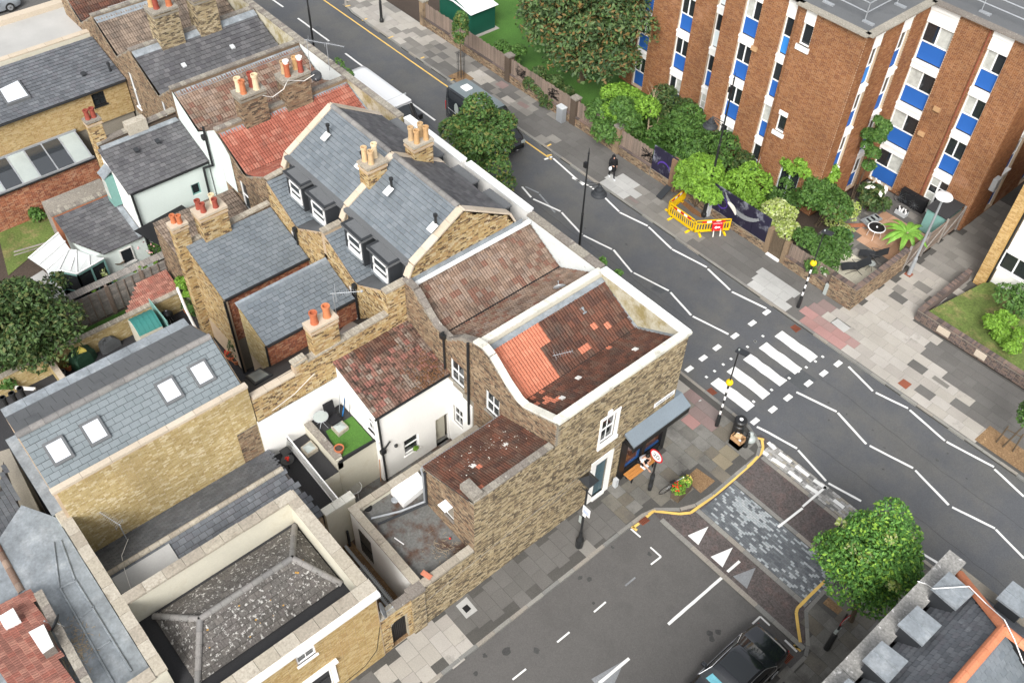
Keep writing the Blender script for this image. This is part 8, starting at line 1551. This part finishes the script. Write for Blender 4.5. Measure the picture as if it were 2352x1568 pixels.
leaves('foliage', [(x + .02, y - .25, .62, .34, .32, .25), (x - .05, y + .3, .6, .3, .32, .25)], 700, .055, 'leaf_bright', t, 3); leaves('red_flowers', [(x, y - .2, .8, .3, .35, .1)], 26, .06, 'petal_red', t, 5); leaves('cream_flowers', [(x - .05, y + .35, .76, .28, .25, .1)], 40, .05, 'petal_yellow', t, 6)
bicycle('dark bicycle propped against the flats beside the courtyard doors', (-18.0, 48.15, 0), .05, -.15, 'black_paint')
tag(MB().box(-18.6, 48.25, 0, -16.9, 48.6, .9).build('covered_heap', 'black_cloth'), 'black covered heap behind the courtyard bicycle', 'cover')
x, y, _ = P(*T(3, 1, 1195, 385), .1); t = thing('bottle_crate', 'small crate of white bottles in front of the courtyard bicycle', 'crate', (x, y, 0)); MB().box(x - .35, y - .2, 0, x + .35, y + .2, .25).build('crate', 'grey_panel', t)
for i in range(10): MB().tube((x - .28 + (i % 5) * .14, y - .08 + (i // 5) * .16, .2), (x - .28 + (i % 5) * .14, y - .08 + (i // 5) * .16, .42), .045, n=8).build('bottle', 'white_paint' if i % 3 else 'black', t)
x, y, _ = P(*T(3, 1, 975, 515), .72); t = thing('round_table', 'round black topped garden table with white rim in the courtyard', 'table', (x, y, 0)); MB().lathe((x, y, .7), [(.5, 0), (.52, .02), (.5, .04)], 26).build('rim', 'white_paint', t); MB().lathe((x, y, .735), [(.45, 0), (.45, .012)], 26).build('table_top', 'black', t); MB().ball((x, y, .76), .06).build('ornament', 'white_paint', t)
for k in range(4): an = k * pi / 2 + .4; MB().tube((x + .3 * cos(an), y + .3 * sin(an), .7), (x + .38 * cos(an), y + .38 * sin(an), 0), .012, n=5).build('leg', 'white_paint', t)
q = TP(3, 1, [(830, 440), (900, 500), (1030, 435), (965, 385)], .35); t = thing('drinks_rack', 'low silver rack holding dark bottles beside the round table', 'rack', q[0]); MB().prism([v[:2] for v in q], .25, .33).build('tray', 'galv', t)
for i in range(6): p = Vector(q[0]).lerp(Vector(q[3]), .15 + i * .14); p2 = Vector(q[1]).lerp(Vector(q[2]), .15 + i * .14); MB().tube(p.lerp(p2, .25) + Vector((0, 0, .03)), p.lerp(p2, .75) + Vector((0, 0, .03)), .045, n=8).build('bottle', 'black' if i % 2 else 'frosted', t)
def lounger(label, x, y, rz):
    t = thing('garden_chair', label, 'chair', (x, y, 0), rz, 'reclining garden chairs in the courtyard'); OFF[t.name] = None
    MB().quad((.45, -.28, .38), (.45, .28, .38), (0, .28, .42), (0, -.28, .42)).quad((0, -.28, .42), (0, .28, .42), (-.6, .28, .95), (-.6, -.28, .95)).quad((.85, -.28, .25), (.85, .28, .25), (.45, .28, .38), (.45, -.28, .38)).build('seat_fabric', 'anthracite', t, local=True)
    for s in (-.3, .3):
        MB().path([(-.6, s, .96), (0, s, .42), (.45, s, .38), (.85, s, .24)], .014, 6).build('side_rail', 'black_paint', t, local=True); MB().path([(-.35, s, 0), (.3, s, .6), (-.3, s, .62)], .014, 6).build('armrest', 'black_paint', t, local=True); MB().path([(.6, s, 0), (-.1, s, .45)], .014, 6).build('leg', 'black_paint', t, local=True)
lounger('black reclining chair facing left near the banana plant', *P(*T(3, 1, 960, 760), .4)[:2], 3.6); lounger('black folding chair close to the hedge corner in the courtyard', *P(*T(3, 1, 800, 860), .4)[:2], 3.9)
x, y, _ = P(*T(3, 1, 925, 835), .5); t = thing('side_table', 'small pale blue round side table between the garden chairs', 'table', (x, y, 0)); MB().lathe((x, y, .48), [(.24, 0), (.25, .02), (.2, .025)], 20).build('table_top', 'frosted', t)
for k in range(3): an = k * 2.1; MB().tube((x, y, .48), (x + .2 * cos(an), y + .2 * sin(an), 0), .01, n=5).build('leg', 'black_paint', t)
t = thing('storage_shed', 'teal timber store against the flats at the end of the courtyard', 'shed', (-15.6, 47.8, 0)); MB().box(-16.2, 46.9, 0, -15.0, 48.6, 1.6).build('body', 'light_teal', t); MB().box(-16.0, 46.88, .1, -15.6, 46.9, 1.5).box(-15.55, 46.88, .1, -15.15, 46.9, 1.5).build('door', 'light_teal', t); MB().obox((-16.3, 46.8, 1.6), (1.4, 0, .0), (0, 1.8, .15), (0, 0, .05)).build('felt_roof', 'dark_felt', t)
x, y, _ = P(*T(3, 1, 700, 520), .3); t = thing('window_box', 'teal trough with small yellow flowers on the courtyard edge', 'planter', (x, y, 0)); MB().obox((x - .6, y + .1, 0), (1.2, -.5, 0), (.1, .22, 0), (0, 0, .3)).build('trough', 'teal', t); leaves('flowers', [(x + .05, y, .42, .6, .2, .12)], 260, .05, 'leaf_yellow', t, 8)
MB().obox((-19.5, 43.3, 0), (1.2, 1.6, 0), (.12, -.08, 0), (0, 0, .18)).build('brick_edging', 'red_brick', cy)
x, y, _ = P(*T(3, 2, 2110, 950), 0)
# terrace furniture
t = thing('armchair', 'black padded chair without arms on the turfed roof terrace', 'chair', (-23.9, 11.7, 2.83)); p = P(*T(1, 2, 690, 680), 3.1); px_, py_ = p[0], p[1]
q = TP(1, 2, [(625, 690), (680, 755), (770, 700), (715, 640)], 3.2); MB().prism([v[:2] for v in q], 2.95, 3.2).build('seat', 'black_cloth', t, bevel=.03)
e = (Vector(q[3]) - Vector(q[0])); MB().obox(Vector(q[0]) + Vector((0, 0, 0)), e, (-.12, .03, 0), (-.12, .02, .62)).build('backrest', 'black_cloth', t, bevel=.03)
x, y, _ = P(*T(1, 2, 580, 685), 3.5); t = thing('glass_table', 'small round glass table on the turfed roof terrace', 'table', (x, y, 2.84)); MB().lathe((x, y, 3.5), [(.32, 0), (.32, .012)], 24).build('table_top', 'frosted', t); b = MB(); n = 24; b.path([(x + .325 * cos(2 * pi * i / n), y + .325 * sin(2 * pi * i / n), 3.506) for i in range(n + 1)], .014, 5)
for k in range(4): an = k * pi / 2 + .5; b.tube((x, y, 3.2), (x + .28 * cos(an), y + .28 * sin(an), 2.84), .012, n=5).tube((x, y, 3.2), (x + .3 * cos(an), y + .3 * sin(an), 3.5), .01, n=5)
b.build('frame', 'galv', t)
t = thing('folding_chair', 'grey folding chair leaning in the terrace corner under the window', 'chair', (-23.9, 12.2, 2.84)); p = Vector(P(*T(1, 2, 815, 640), 2.85)); 
for s in (-.2, .2): MB().tube(p + Vector((s, 0, 0)), p + Vector((s, .15, .95)), .014, n=6).build('frame', 'anthracite', t)
MB().obox(p + Vector((-.2, .13, .65)), (.4, 0, 0), (0, .02, 0), (0, .03, .3)).build('backrest', 'anthracite', t)
p = Vector(P(*T(1, 2, 747, 650), 2.85)); tag(MB().tube(p, p + Vector((.05, .15, 1.3)), .015, n=6).build('broom_handle', 'galv'), 'thin grey broom handle leaning on the white wall of the terrace', 'broom'); p = Vector(P(*T(1, 2, 775, 680), 2.85)); tag(MB().tube(p, p + Vector((.05, .1, .55)), .03, n=6).tube(p + Vector((.05, .1, .55)), p + Vector((.08, .2, 1.2)), .012, n=6).build('parasol', 'blue_plastic'), 'blue folded parasol standing by the terrace folding chair', 'parasol')
p = P(*T(1, 2, 750, 1005), 2.86); pot('large terracotta pot with dry soil on the artificial turf', p, .2, .34, None)
x, y, _ = P(*T(1, 2, 265, 1000), 2.4); t = thing('bistro_chair', 'black metal bistro chair on the dark roof walkway by the railing', 'chair', (x, y, 2.0)); MB().box(x - .2, y - .2, 2.42, x + .2, y + .2, 2.46).build('seat', 'black_paint', t); b = MB()
for i in range(5): b.tube((x - .2 + i * .08, y + .2, 2.45), (x - .2 + i * .1, y + .3, 2.9), .012, n=5)
b.tube((x - .24, y + .3, 2.9), (x + .24, y + .3, 2.9), .016, n=5)
for sx in (-.18, .18):
    for sy in (-.18, .18): b.tube((x + sx, y + sy, 2.0), (x + sx, y + sy, 2.42), .014, n=5)
b.build('frame', 'black_paint', t)
x, y, _ = P(*T(1, 2, 285, 1085), 2.5); t = thing('bistro_table', 'small dark round table with orange red flowers beside the bistro chair', 'table', (x, y, 2.0)); MB().lathe((x, y, 2.6), [(.28, 0), (.28, .02)], 18).tube((x, y, 2.0), (x, y, 2.6), .03, n=8).build('table_top', 'black_paint', t); leaves('flowers', [(x, y, 2.7, .1, .1, .06)], 30, .05, 'petal_red', t, 2)
x, y, _ = P(*T(1, 2, 880, 1340), .4); t = thing('wire_table', 'round white wire table in the narrow yard', 'table', (x, y, 0)); b = MB(); n = 20; b.path([(x + .35 * cos(2 * pi * i / n), y + .35 * sin(2 * pi * i / n), .6) for i in range(n + 1)], .014, 5)
for i in range(8): b.tube((x - .33, y - .2 + i * .06, .6), (x + .33, y - .2 + i * .06, .6), .006, n=3)
for k in range(3): b.tube((x + .3 * cos(k * 2.1), y + .3 * sin(k * 2.1), .6), (x + .3 * cos(k * 2.1), y + .3 * sin(k * 2.1), 0), .012, n=5)
b.build('frame', 'white_paint', t)
p = PX(*T(1, 2, 1105, 1100), -22.0); tag(MB().tube((-21.9, p[1] - .1, 0), (-21.95, p[1], 1.5), .02, n=6).build('mop', 'new_wood'), 'wooden mop handle leaning against the white wing in the yard', 'mop')
tag(MB().tube(P(*T(2, 2, 1365, 720), 1.2), P(*T(2, 2, 1380, 780), .1), .04, n=6).build('a_board', 'blue_plastic'), 'blue edged board just showing under the shop canopy', 'sign')
# ================================================================== PEOPLE
def skin(parent, name, vs, es, rs, m, sub=1, root=0):
    me = bpy.data.meshes.new(name); me.from_pydata(vs, es, []); me.update(); o = bpy.data.objects.new(name, me); COL.objects.link(o); o.parent = parent; me.materials.append(MATS[m])
    md = o.modifiers.new('skin', 'SKIN'); md.use_smooth_shade = True
    for i, r in enumerate(rs): sv = me.skin_vertices[0].data[i]; sv.radius = (r, r) if isinstance(r, (int, float)) else r; sv.use_root = (i == root)
    s = o.modifiers.new('sub', 'SUBSURF'); s.levels = sub; s.render_levels = sub; return o
def chainrad(pts): return [p[:3] for p in pts], [(i, i + 1) for i in range(len(pts) - 1)], [p[3] for p in pts]
def hand(parent, wrist, d, m='skin', s=1.0):
    d = Vector(d).normalized(); side = d.cross(Vector((0, 0, 1))); side = side.normalized() if side.length > .1 else Vector((1, 0, 0)); w = Vector(wrist); vs = [tuple(w), tuple(w + d * .045 * s), tuple(w + d * .085 * s)]; es = [(0, 1), (1, 2)]; rs = [(.022 * s, .018 * s), (.036 * s, .018 * s), (.036 * s, .014 * s)]
    for k, (off, L) in enumerate(((-.03, .065), (-.01, .078), (.011, .074), (.03, .055))):
        a = w + d * .09 * s + side * off * s; n = len(vs); vs += [tuple(a), tuple(a + d * L * .5 * s + Vector((0, 0, -.012 * s))), tuple(a + d * L * .85 * s + Vector((0, 0, -.035 * s)))]; es += [(2, n), (n, n + 1), (n + 1, n + 2)]; rs += [.0095 * s, .009 * s, .0075 * s]
    n = len(vs); vs += [tuple(w + d * .04 * s + side * .045 * s), tuple(w + d * .075 * s + side * .065 * s + Vector((0, 0, -.01)))]; es += [(1, n), (n, n + 1)]; rs += [.011 * s, .009 * s]
    return skin(parent, 'hand', vs, es, rs, m, 1)
def head(t, c, f, hair=True, r=.098):
    c = Vector(c); f = Vector(f).normalized(); s = f.cross(Vector((0, 0, 1))).normalized()
    o = MB().ball(c, r, 16, 10, 1.2).tube(c + f * r * .9 + Vector((0, 0, -.01)), c + f * r * 1.2 + Vector((0, 0, -.03)), .016, .012, 6).ball(c + s * r * .97, .022, 6, 5).ball(c - s * r * .97, .022, 6, 5).build('head', 'skin', t, smooth=True, local=True)
    for k in (-1, 1): MB().ball(c + f * r * .88 + s * .035 * k + Vector((0, 0, .015)), .013, 6, 5).build('eye', 'hair', o, local=True)
    MB().obox(c + f * r * .93 - s * .025 + Vector((0, 0, -.055)), s * .05, f * .012, (0, 0, .01)).build('mouth', 'rose_red', o, local=True)
    if hair: MB().ball(c - f * .02 + Vector((0, 0, .022)), r * 1.1, 16, 10, 1.12).build('hair', 'hair', t, smooth=True, local=True)
# woman walking on the far pavement
x, y, _ = P(1404, 408, 0); t = thing('person', 'person in black headscarf, long black coat and white shoes walking, carrying a white bag', 'person', (x, y, 0), -.5); OFF[t.name] = None; k = .95
body = skin(t, 'body', [(0, 0, .95), (0, 0, 1.2), (0, 0, 1.38), (0, 0, 1.47), (.02, .17, 1.36), (.02, -.17, 1.36), (-.04, .24, 1.1), (.1, -.22, 1.12), (-.02, .25, .88), (.26, -.1, 1.1), (.0, .09, .9), (.0, -.09, .9), (.14, .1, .5), (-.06, -.1, .5), (.2, .1, .09), (-.25, -.1, .13), (.32, .1, .05), (-.12, -.1, .04)],
    [(0, 1), (1, 2), (2, 3), (2, 4), (2, 5), (4, 6), (6, 8), (5, 7), (7, 9), (0, 10), (0, 11), (10, 12), (11, 13), (12, 14), (13, 15), (14, 16), (15, 17)], [.13, .12, .13, .05, .065, .065, .05, .05, .035, .035, .085, .085, .06, .06, .04, .04, .035, .035], 'black_cloth', 2)
head(t, (.03, 0, 1.56), (1, 0, -.25), False); MB().ball((.0, 0, 1.57), .125, 16, 10, 1.2).lathe((-.01, 0, 1.3), [(.24, 0), (.2, .07), (.13, .16), (.1, .2)], 16).build('headscarf', 'black_cloth', t, smooth=True, local=True)
MB().lathe((0, 0, 0), [(.25, .62), (.24, .8), (.215, 1.0), (.2, 1.2), (.19, 1.33), (.1, 1.42)], 18).build('coat', 'black_cloth', t, smooth=True, local=True)
for s, a, c in ((1, (.02, .19, 1.33), (-.03, .27, .92)), (-1, (.02, -.19, 1.33), (.12, -.24, 1.1))): MB().tube(a, c, .085, .075, 10).build('sleeve', 'black_cloth', t, local=True, smooth=True)
MB().tube((.12, -.24, 1.1), (.27, -.1, 1.12), .07, .05, 10).build('sleeve', 'black_cloth', t, local=True, smooth=True); hand(t, (.27, -.1, 1.12), (.9, .3, .1)); hand(t, (-.02, .26, .9), (.1, 0, -1))
for q in ((.24, .1, .0), (-.2, -.1, .0)): MB().obox(Vector(q) + Vector((-.08, -.045, 0)), (.25, 0, 0), (0, .09, 0), (0, 0, .085)).build('shoe', 'white_cloth', t, local=True, bevel=.025)
MB().ball((.22, -.22, .88), .11, 10, 7, 1.3).tube((.24, -.16, 1.08), (.22, -.22, .95), .02, n=6).build('bag', 'white_cloth', t, local=True, smooth=True)
# person crouching on the bench
yb = by1 - .75; t = thing('person', 'person in white T-shirt and black trousers crouched on the bench, arm reaching to the sign', 'person', (-14.68, yb, bz), 0); OFF[t.name] = None
# local axes = world: +x away from the shop, +y towards the main road
skin(t, 'body', [(-.12, .02, .30), (-.06, .02, .48), (.02, .03, .64), (.08, .04, .72), (.02, .2, .63), (.04, -.14, .62), (.22, .26, .45), (.26, -.22, .52), (.22, .12, .42), (.52, -.22, .46), (-.1, .1, .24), (-.1, -.08, .24), (.17, .16, .42), (.17, -.08, .42), (.04, .14, .08), (.04, -.08, .08)],
     [(0, 1), (1, 2), (2, 3), (2, 4), (2, 5), (4, 6), (6, 8), (5, 7), (7, 9), (0, 10), (0, 11), (10, 12), (11, 13), (12, 14), (13, 15)], [.12, .12, .12, .05, .055, .055, .036, .036, .028, .028, .085, .085, .06, .06, .045, .045], 'skin', 2)
head(t, (.17, .06, .82), (.8, .1, -.6)); hand(t, (.52, -.22, .46), (1, -.05, -.2)); hand(t, (.22, .12, .42), (.3, -.5, .1))
skin(t, 'shirt', [(-.12, .02, .34), (-.07, .02, .48), (.0, .03, .63), (.02, .21, .62), (.04, -.15, .61), (.11, .235, .54), (.14, -.19, .565)], [(0, 1), (1, 2), (2, 3), (2, 4), (3, 5), (4, 6)], [.155, .155, .15, .085, .085, .065, .065], 'white_cloth', 2)
skin(t, 'trousers', [(-.13, .02, .26), (-.1, .1, .24), (-.1, -.08, .24), (.18, .16, .42), (.18, -.08, .42), (.05, .14, .11), (.05, -.08, .11)], [(0, 1), (0, 2), (1, 3), (2, 4), (3, 5), (4, 6)], [.15, .105, .105, .078, .078, .065, .065], 'black_cloth', 2)
for yy in (.14, -.08): MB().obox((-.03, yy - .05, 0), (.28, 0, 0), (0, .1, 0), (0, 0, .09)).build('shoe', 'white_cloth', t, local=True, bevel=.03)
# ================================================================== TREES AND PLANTS
def crown_px(c, px_w, z): pass
x, y, _ = P(1385, 140, 3.5)
# big plane tree behind the fence
bx_, by_ = P(1385, 215, 0)[:2]
c = Vector((-40.3, 42.2, 5.0))
tree('plane_tree', 'big plane tree with dark browning leaves between the lawn and the flats', 'tree', (c.x, c.y, 0), 9, blobcloud(c, (5.6, 4.0, 4.3), 64, 1.0, 1.8, 1) + [(-38.5, 40.8, 2.6, 2.2, 1.4, 1.4), (-41.5, 40.5, 3.0, 2.2, 1.4, 1.5), (-44, 41, 3.4, 1.6, 1.3, 1.3)], 26000, .15, 'leaf_plane', tr=.28, seed=1, nl=14)
t2c = Vector(P(1122, 340, 4.6)); t2c = Vector((-35.3, 28.9, 4.3))
tree('street_tree', 'round street tree on the near pavement half hiding the black van', 'tree', (-35.2, 28.4, 0), 6, blobcloud(t2c, (2.3, 2.0, 2.5), 34, .6, 1.0, 2) + [(-33.0, 28.4, 3.2, .9, .9, .9), (-32.5, 28.6, 2.4, .7, .7, .6), (-37.6, 28.6, 3.2, .8, .7, .7), (-34, 29.2, 4.6, 1, 1, 1)], 13000, .115, 'leaf_street', tr=.12, seed=2)
t3 = Vector(P(1990, 1290, 3.6)); base3 = P(1955, 1425, 0)
tree('ash_tree', 'bright green feathery ash tree beside the slate roofed corner building', 'tree', (base3[0], base3[1], 0), 6, blobcloud((t3.x + .0, t3.y + .1, 3.9), (2.1, 2.1, 2.2), 44, .55, .95, 3, shell=.72) + [(t3.x - .2, t3.y + .6, 6.0, .75, .75, .7), (t3.x, t3.y, 4.6, 1.5, 1.5, 1.4), (t3.x + .3, t3.y - 1.0, 3.2, 1.2, 1.0, 1.0)], 22000, .085, 'leaf_ash', tr=.11, seed=3)
at = bpy.data.objects['ash_tree']; leaves('tip_highlights', [(t3.x + a * cos(k * 2.4), t3.y + a * sin(k * 2.4), 6.0 - a * .8, .28, .28, .2) for k, a in enumerate((0.3, .7, 1.0, 1.2, 1.4, 1.6, 1.7, 1.1))], 420, .085, 'leaf_yellow', at, 50)  # yellow leaf tips, with highlights on the crown top put into their colour
t4 = Vector(P(40, 745, 3.5)); 
tree('garden_tree', 'broad dark tree at the left edge overhanging the panel fence', 'tree', (t4.x, t4.y, 0), 6, blobcloud((t4.x, t4.y, 3.4), (2.8, 3.0, 2.4), 38, .7, 1.2, 4) + [(*P(130, 650, 3.2), .7, .7, .5), (*P(110, 740, 2.6), .7, .7, .5)], 15000, .12, 'leaf_dark', tr=.16, seed=4)
b5 = P(*T(1, 0, 1838, 695), 0); tree('young_street_tree', 'slender young street tree inside a black metal guard near the green shed', 'tree', (b5[0], b5[1], 0), 5, [(b5[0], b5[1], 3.6, .6, .6, 1.0), (b5[0] + .1, b5[1], 4.3, .5, .5, .7), (b5[0], b5[1] - .1, 2.9, .4, .4, .5)], 1500, .11, 'leaf_street', tr=.05, seed=5, nl=3)
g = MB(); n = 10
for i in range(n): an = 2 * pi * i / n; g.tube((b5[0] + .28 * cos(an), b5[1] + .28 * sin(an), 0), (b5[0] + .26 * cos(an), b5[1] + .26 * sin(an), 1.9), .014, n=4)
for z in (.4, 1.1, 1.75): g.path([(b5[0] + .28 * cos(2 * pi * i / 16), b5[1] + .28 * sin(2 * pi * i / 16), z) for i in range(17)], .012, 4)
tag(g.build('tree_guard', 'black_paint'), 'black metal cage guard round the slender young street tree', 'tree guard'); sheet('tree_pit', [(b5[0] - .7, b5[1] - .6), (b5[0] + .7, b5[1] - .6), (b5[0] + .7, b5[1] + .6), (b5[0] - .7, b5[1] + .6)], 'soil', .006)
b6 = P(*T(3, 2, 2105, 955), 0); c6 = P(*T(3, 2, 2250, 480), 2.6)
tree('young_street_tree', 'young street tree tied to two stakes at the right edge', 'tree', (b6[0], b6[1], 0), 4, [(b6[0] + .35, b6[1], 2.9, .75, .75, .8), (b6[0] + .5, b6[1] + .1, 3.6, .6, .6, .6), (b6[0] + .2, b6[1], 2.3, .5, .5, .4)], 2200, .09, 'leaf_mid', tr=.045, seed=6, nl=3)
tag(MB().tube((b6[0] - .35, b6[1], 0), (b6[0] - .3, b6[1], 1.3), .04, n=7).tube((b6[0] + .45, b6[1] + .1, 0), (b6[0] + .4, b6[1] + .1, 1.3), .04, n=7).bar((b6[0] - .3, b6[1], 1.1), (b6[0] + .4, b6[1] + .1, 1.1), .04).build('tree_stakes', 'bark'), 'pair of timber stakes supporting the young tree at the right edge', 'stake')
sheet('tree_pit', TP(3, 2, [(1850, 890), (1990, 765), (2400, 1060), (2290, 1190)], .008), 'soil', .008)
# shrubs: (label, name, pixel x, y, z, rx, ry, rz, n, size, material)
def shrub(name, label, px, py, z, R, n, size, m, seed, cat='shrub', k=9, extra=()):
    c = P(px, py, z); t = thing(name, label, cat, (c[0], c[1], 0))
    r = random.Random(seed); b = MB()
    for i in range(5): b.tube((c[0] + r.uniform(-.15, .15), c[1] + r.uniform(-.15, .15), 0), (c[0] + r.uniform(-.6, .6) * R[0], c[1] + r.uniform(-.6, .6) * R[1], z), .03, .012, 5)
    b.build('stems', 'bark', t); leaves('foliage', blobcloud((c[0], c[1], z), R, k, min(R) * .45, min(R) * .75, seed) + list(extra), n, size, m, t, seed); return t
shrub('shrub', 'mid green spreading shrub overhanging the boarded fence below the big tree', 1425, 280, 1.7, (2.43, 1.92, 1.43), 6120, .12, 'leaf_mid', 11)
shrub('shrub', 'yellow green shrub between the plane tree and the flats', 1440, 240, 2.2, (2.82, 1.79, 1.43), 4080, .12, 'leaf_bright', 12)
shrub('shrub', 'rounded leafy shrub below the first windows of the flats', 1535, 250, 1.4, (2.30, 1.54, 1.32), 3400, .11, 'leaf_dark', 13)
shrub('climber', 'bright green climber mass under the bell lantern in front of the flats', 1610, 325, 1.8, (3.07, 2.05, 1.65), 6460, .12, 'leaf_mid', 14, 'climber', 14)
shrub('staghorn_shrub', 'lime green shrub with long feathery fronds hanging over the mural', 1610, 400, 2.3, (2.56, 1.92, 1.32), 6120, .15, 'leaf_bright', 15)
shrub('shrub', 'bright round bush right of the mural beside the white parasol', 1715, 435, 1.6, (1.73, 1.54, 1.43), 5100, .11, 'leaf_bright', 16)
shrub('variegated_shrub', 'cream and green variegated shrub overhanging the side gate', 1790, 505, 1.6, (1.73, 1.15, 0.99), 3740, .1, 'leaf_yellow', 17)
shrub('hedge_shrub', 'dense dark green clipped bush above the brown boards near the beacon', 1885, 570, 1.6, (2.18, 1.15, 1.32), 7140, .09, 'leaf_mid', 18, k=14)
shrub('climber', 'yellow green climber round the white patio doors of the flats', 1870, 385, 2.6, (2.43, 1.02, 1.21), 4420, .12, 'leaf_bright', 19, 'climber')
shrub('shrub', 'tall mixed green shrub in the courtyard beside the patio doors', 1895, 460, 1.9, (1.66, 1.41, 1.76), 4760, .11, 'leaf_mid', 20)
shrub('shrub', 'yellow leaved shrub in the middle of the courtyard planting', 1925, 485, 1.2, (1.02, 1.15, 1.32), 1870, .1, 'leaf_yellow', 21)
lp = shrub('lily_shrub', 'dark leafy shrub with big white flowers beside the courtyard bicycle', 2005, 445, 1.2, (1.3, 1.1, .9), 1500, .14, 'leaf_dark', 22)
c = P(2015, 430, 1.9); leaves('white_flowers', [(c[0], c[1], 1.95, .8, .6, .3)], 18, .17, 'petal_white', lp, 23)
shrub('climber', 'green climber rising up the inner corner of the flats', 2000, 340, 4.0, (0.64, 0.77, 2.86), 3060, .12, 'leaf_mid', 24, 'climber')
shrub('shrub', 'bright green shrub filling the right end of the raised bed', 2310, 760, 1.1, (1.6, 1.2, .8), 3000, .11, 'leaf_bright', 25)
shrub('shrub', 'loose green shrub against the white rendered house', 2330, 690, 1.2, (1.0, .9, .9), 1200, .11, 'leaf_mid', 26)
shrub('shrub', 'ragged shrub behind the fence at the foot of the lawn', 1165, 120, 1.1, (1.66, 1.02, 0.88), 2040, .12, 'leaf_mid', 27)
shrub('shrub', 'shaded low shrub under the big plane tree by the fence', 1265, 200, .9, (2.43, 1.15, 1.21), 3060, .12, 'leaf_dark', 28)
shrub('shrub', 'low green weeds growing along the red brick workshop wall', 85, 495, .4, (.7, .5, .45), 500, .12, 'leaf_mid', 29)
shrub('robinia', 'golden green small tree leaning over the patio wall', 440, 655, 2.0, (.9, .8, .6), 1300, .1, 'leaf_bright', 30, 'tree')
shrub('shrub', 'leafy shrub in the corner of the dark patio below the golden tree', 452, 715, .6, (.45, .4, .4), 400, .09, 'leaf_mid', 31)
rs = shrub('rose_bush', 'rose bush with pink blooms beside the mint extension', 345, 565, 1.0, (.9, .7, .8), 500, .08, 'leaf_mid', 32); c = P(340, 555, 1.6); leaves('rose_blooms', [(c[0], c[1], 1.55, .9, .7, .4)], 34, .09, 'petal_pink', rs, 33)['kind'] = 'stuff'
shrub('shrub', 'yellow leaved plant inside the conservatory window', 238, 632, 1.0, (.25, .25, .7), 200, .09, 'leaf_yellow', 34)
shrub('climber', 'thin green climber trailing along the fence top', 280, 635, 1.9, (.35, 2.6, .15), 500, .07, 'leaf_bright', 35, 'climber')
shrub('shrub', 'dark green bush at the foot of the left tree', 15, 855, .8, (1.0, 1.2, .8), 900, .13, 'leaf_mid', 36)
for px, py, lab in ((1385, 600, 'tuft of green weed growing from the front parapet'), (1420, 628, 'small leafy weed sprouting below the white parapet')): 
    c = P(px, py, 7.6); t = thing('weed', lab, 'weed', c); leaves('foliage', [(c[0], c[1], c[2], .22, .2, .2)], 120, .08, 'leaf_mid', t, px)
shrub('shrub', 'dense green undergrowth filling the strip between the fence and the flats', 1500, 290, .9, (3.2, 1.8, 1.0), 4200, .11, 'leaf_mid', 41, k=16)
shrub('shrub', 'dark undergrowth below the lime green fronds by the flats', 1660, 350, .9, (3.0, 1.6, 1.1), 3600, .11, 'leaf_dark', 42, k=14)
shrub('shrub', 'leafy undergrowth between the round bush and the patio doors', 1800, 440, .8, (2.0, 1.2, .9), 2200, .1, 'leaf_mid', 43, k=10)
# parasol and bare trunk
c = P(*T(2, 0, 2205, 1520), .9); tag(MB().lathe((c[0], c[1], 0), [(.03, 0), (.03, .5), (.16, .55), (.1, 1.4), (.04, 1.9)], 10).build('folded_parasol', 'cream_coping'), 'closed cream parasol standing beside the brick flats', 'parasol')
c = P(*T(2, 0, 1225, 1150), .8); b = MB(); b.tube((c[0], c[1], 0), (c[0] - .1, c[1], 1.5), .07, .05, 7).tube((c[0] - .1, c[1], 1.5), (c[0] - .1, c[1] + .2, 3.6), .05, .02, 6).tube((c[0], c[1], .9), (c[0] + .8, c[1] + .2, 1.5), .05, .03, 6).tube((c[0] + .5, c[1] + .1, 1.25), (c[0] + .6, c[1] + .1, 1.9), .03, .015, 5)
for k in range(7): b.tube((c[0] - .1, c[1] + .15, 2.4 + k * .15), (c[0] - .1 + random.uniform(-.7, .7), c[1] + random.uniform(-.2, .4), 3.2 + k * .15), .015, .006, 4)
tag(b.build('bare_tree', 'pale_bark'), 'bare pale dead tree standing among the green shrubs', 'tree')
# banana plant
bc = P(*T(3, 1, 1210, 640), .6); t = thing('banana_plant', 'banana plant with broad torn leaves in the courtyard', 'plant', (bc[0], bc[1], 0)); MB().tube((bc[0], bc[1], 0), (bc[0] + .05, bc[1], 1.3), .1, .06, 8).build('stem', 'pale_bark', t)
rr = random.Random(5); L_ = []
for i in range(12):
    an = 2 * pi * i / 12 + rr.uniform(-.2, .2); ln = rr.uniform(1.0, 1.55); d = Vector((cos(an), sin(an), 0)); s = Vector((-sin(an), cos(an), 0)); b = MB(); o = Vector((bc[0], bc[1], 1.2)); prev = None; N_ = 9
    for k in range(N_ + 1):
        u = k / N_; p = o + d * (ln * u) + Vector((0, 0, ln * (.85 * u - 1.0 * u * u))); w_ = .2 * (sin(pi * min(1, .12 + u * .88)) ** .7) * rr.uniform(.75, 1.1); cur = (p + s * w_ - Vector((0, 0, w_ * .3)), p + Vector((0, 0, .02)), p - s * w_ - Vector((0, 0, w_ * .3)))
        if prev: b.quad(prev[0], cur[0], cur[1], prev[1]); b.quad(prev[1], cur[1], cur[2], prev[2])
        prev = cur
    b.build('leaf', 'banana', t)
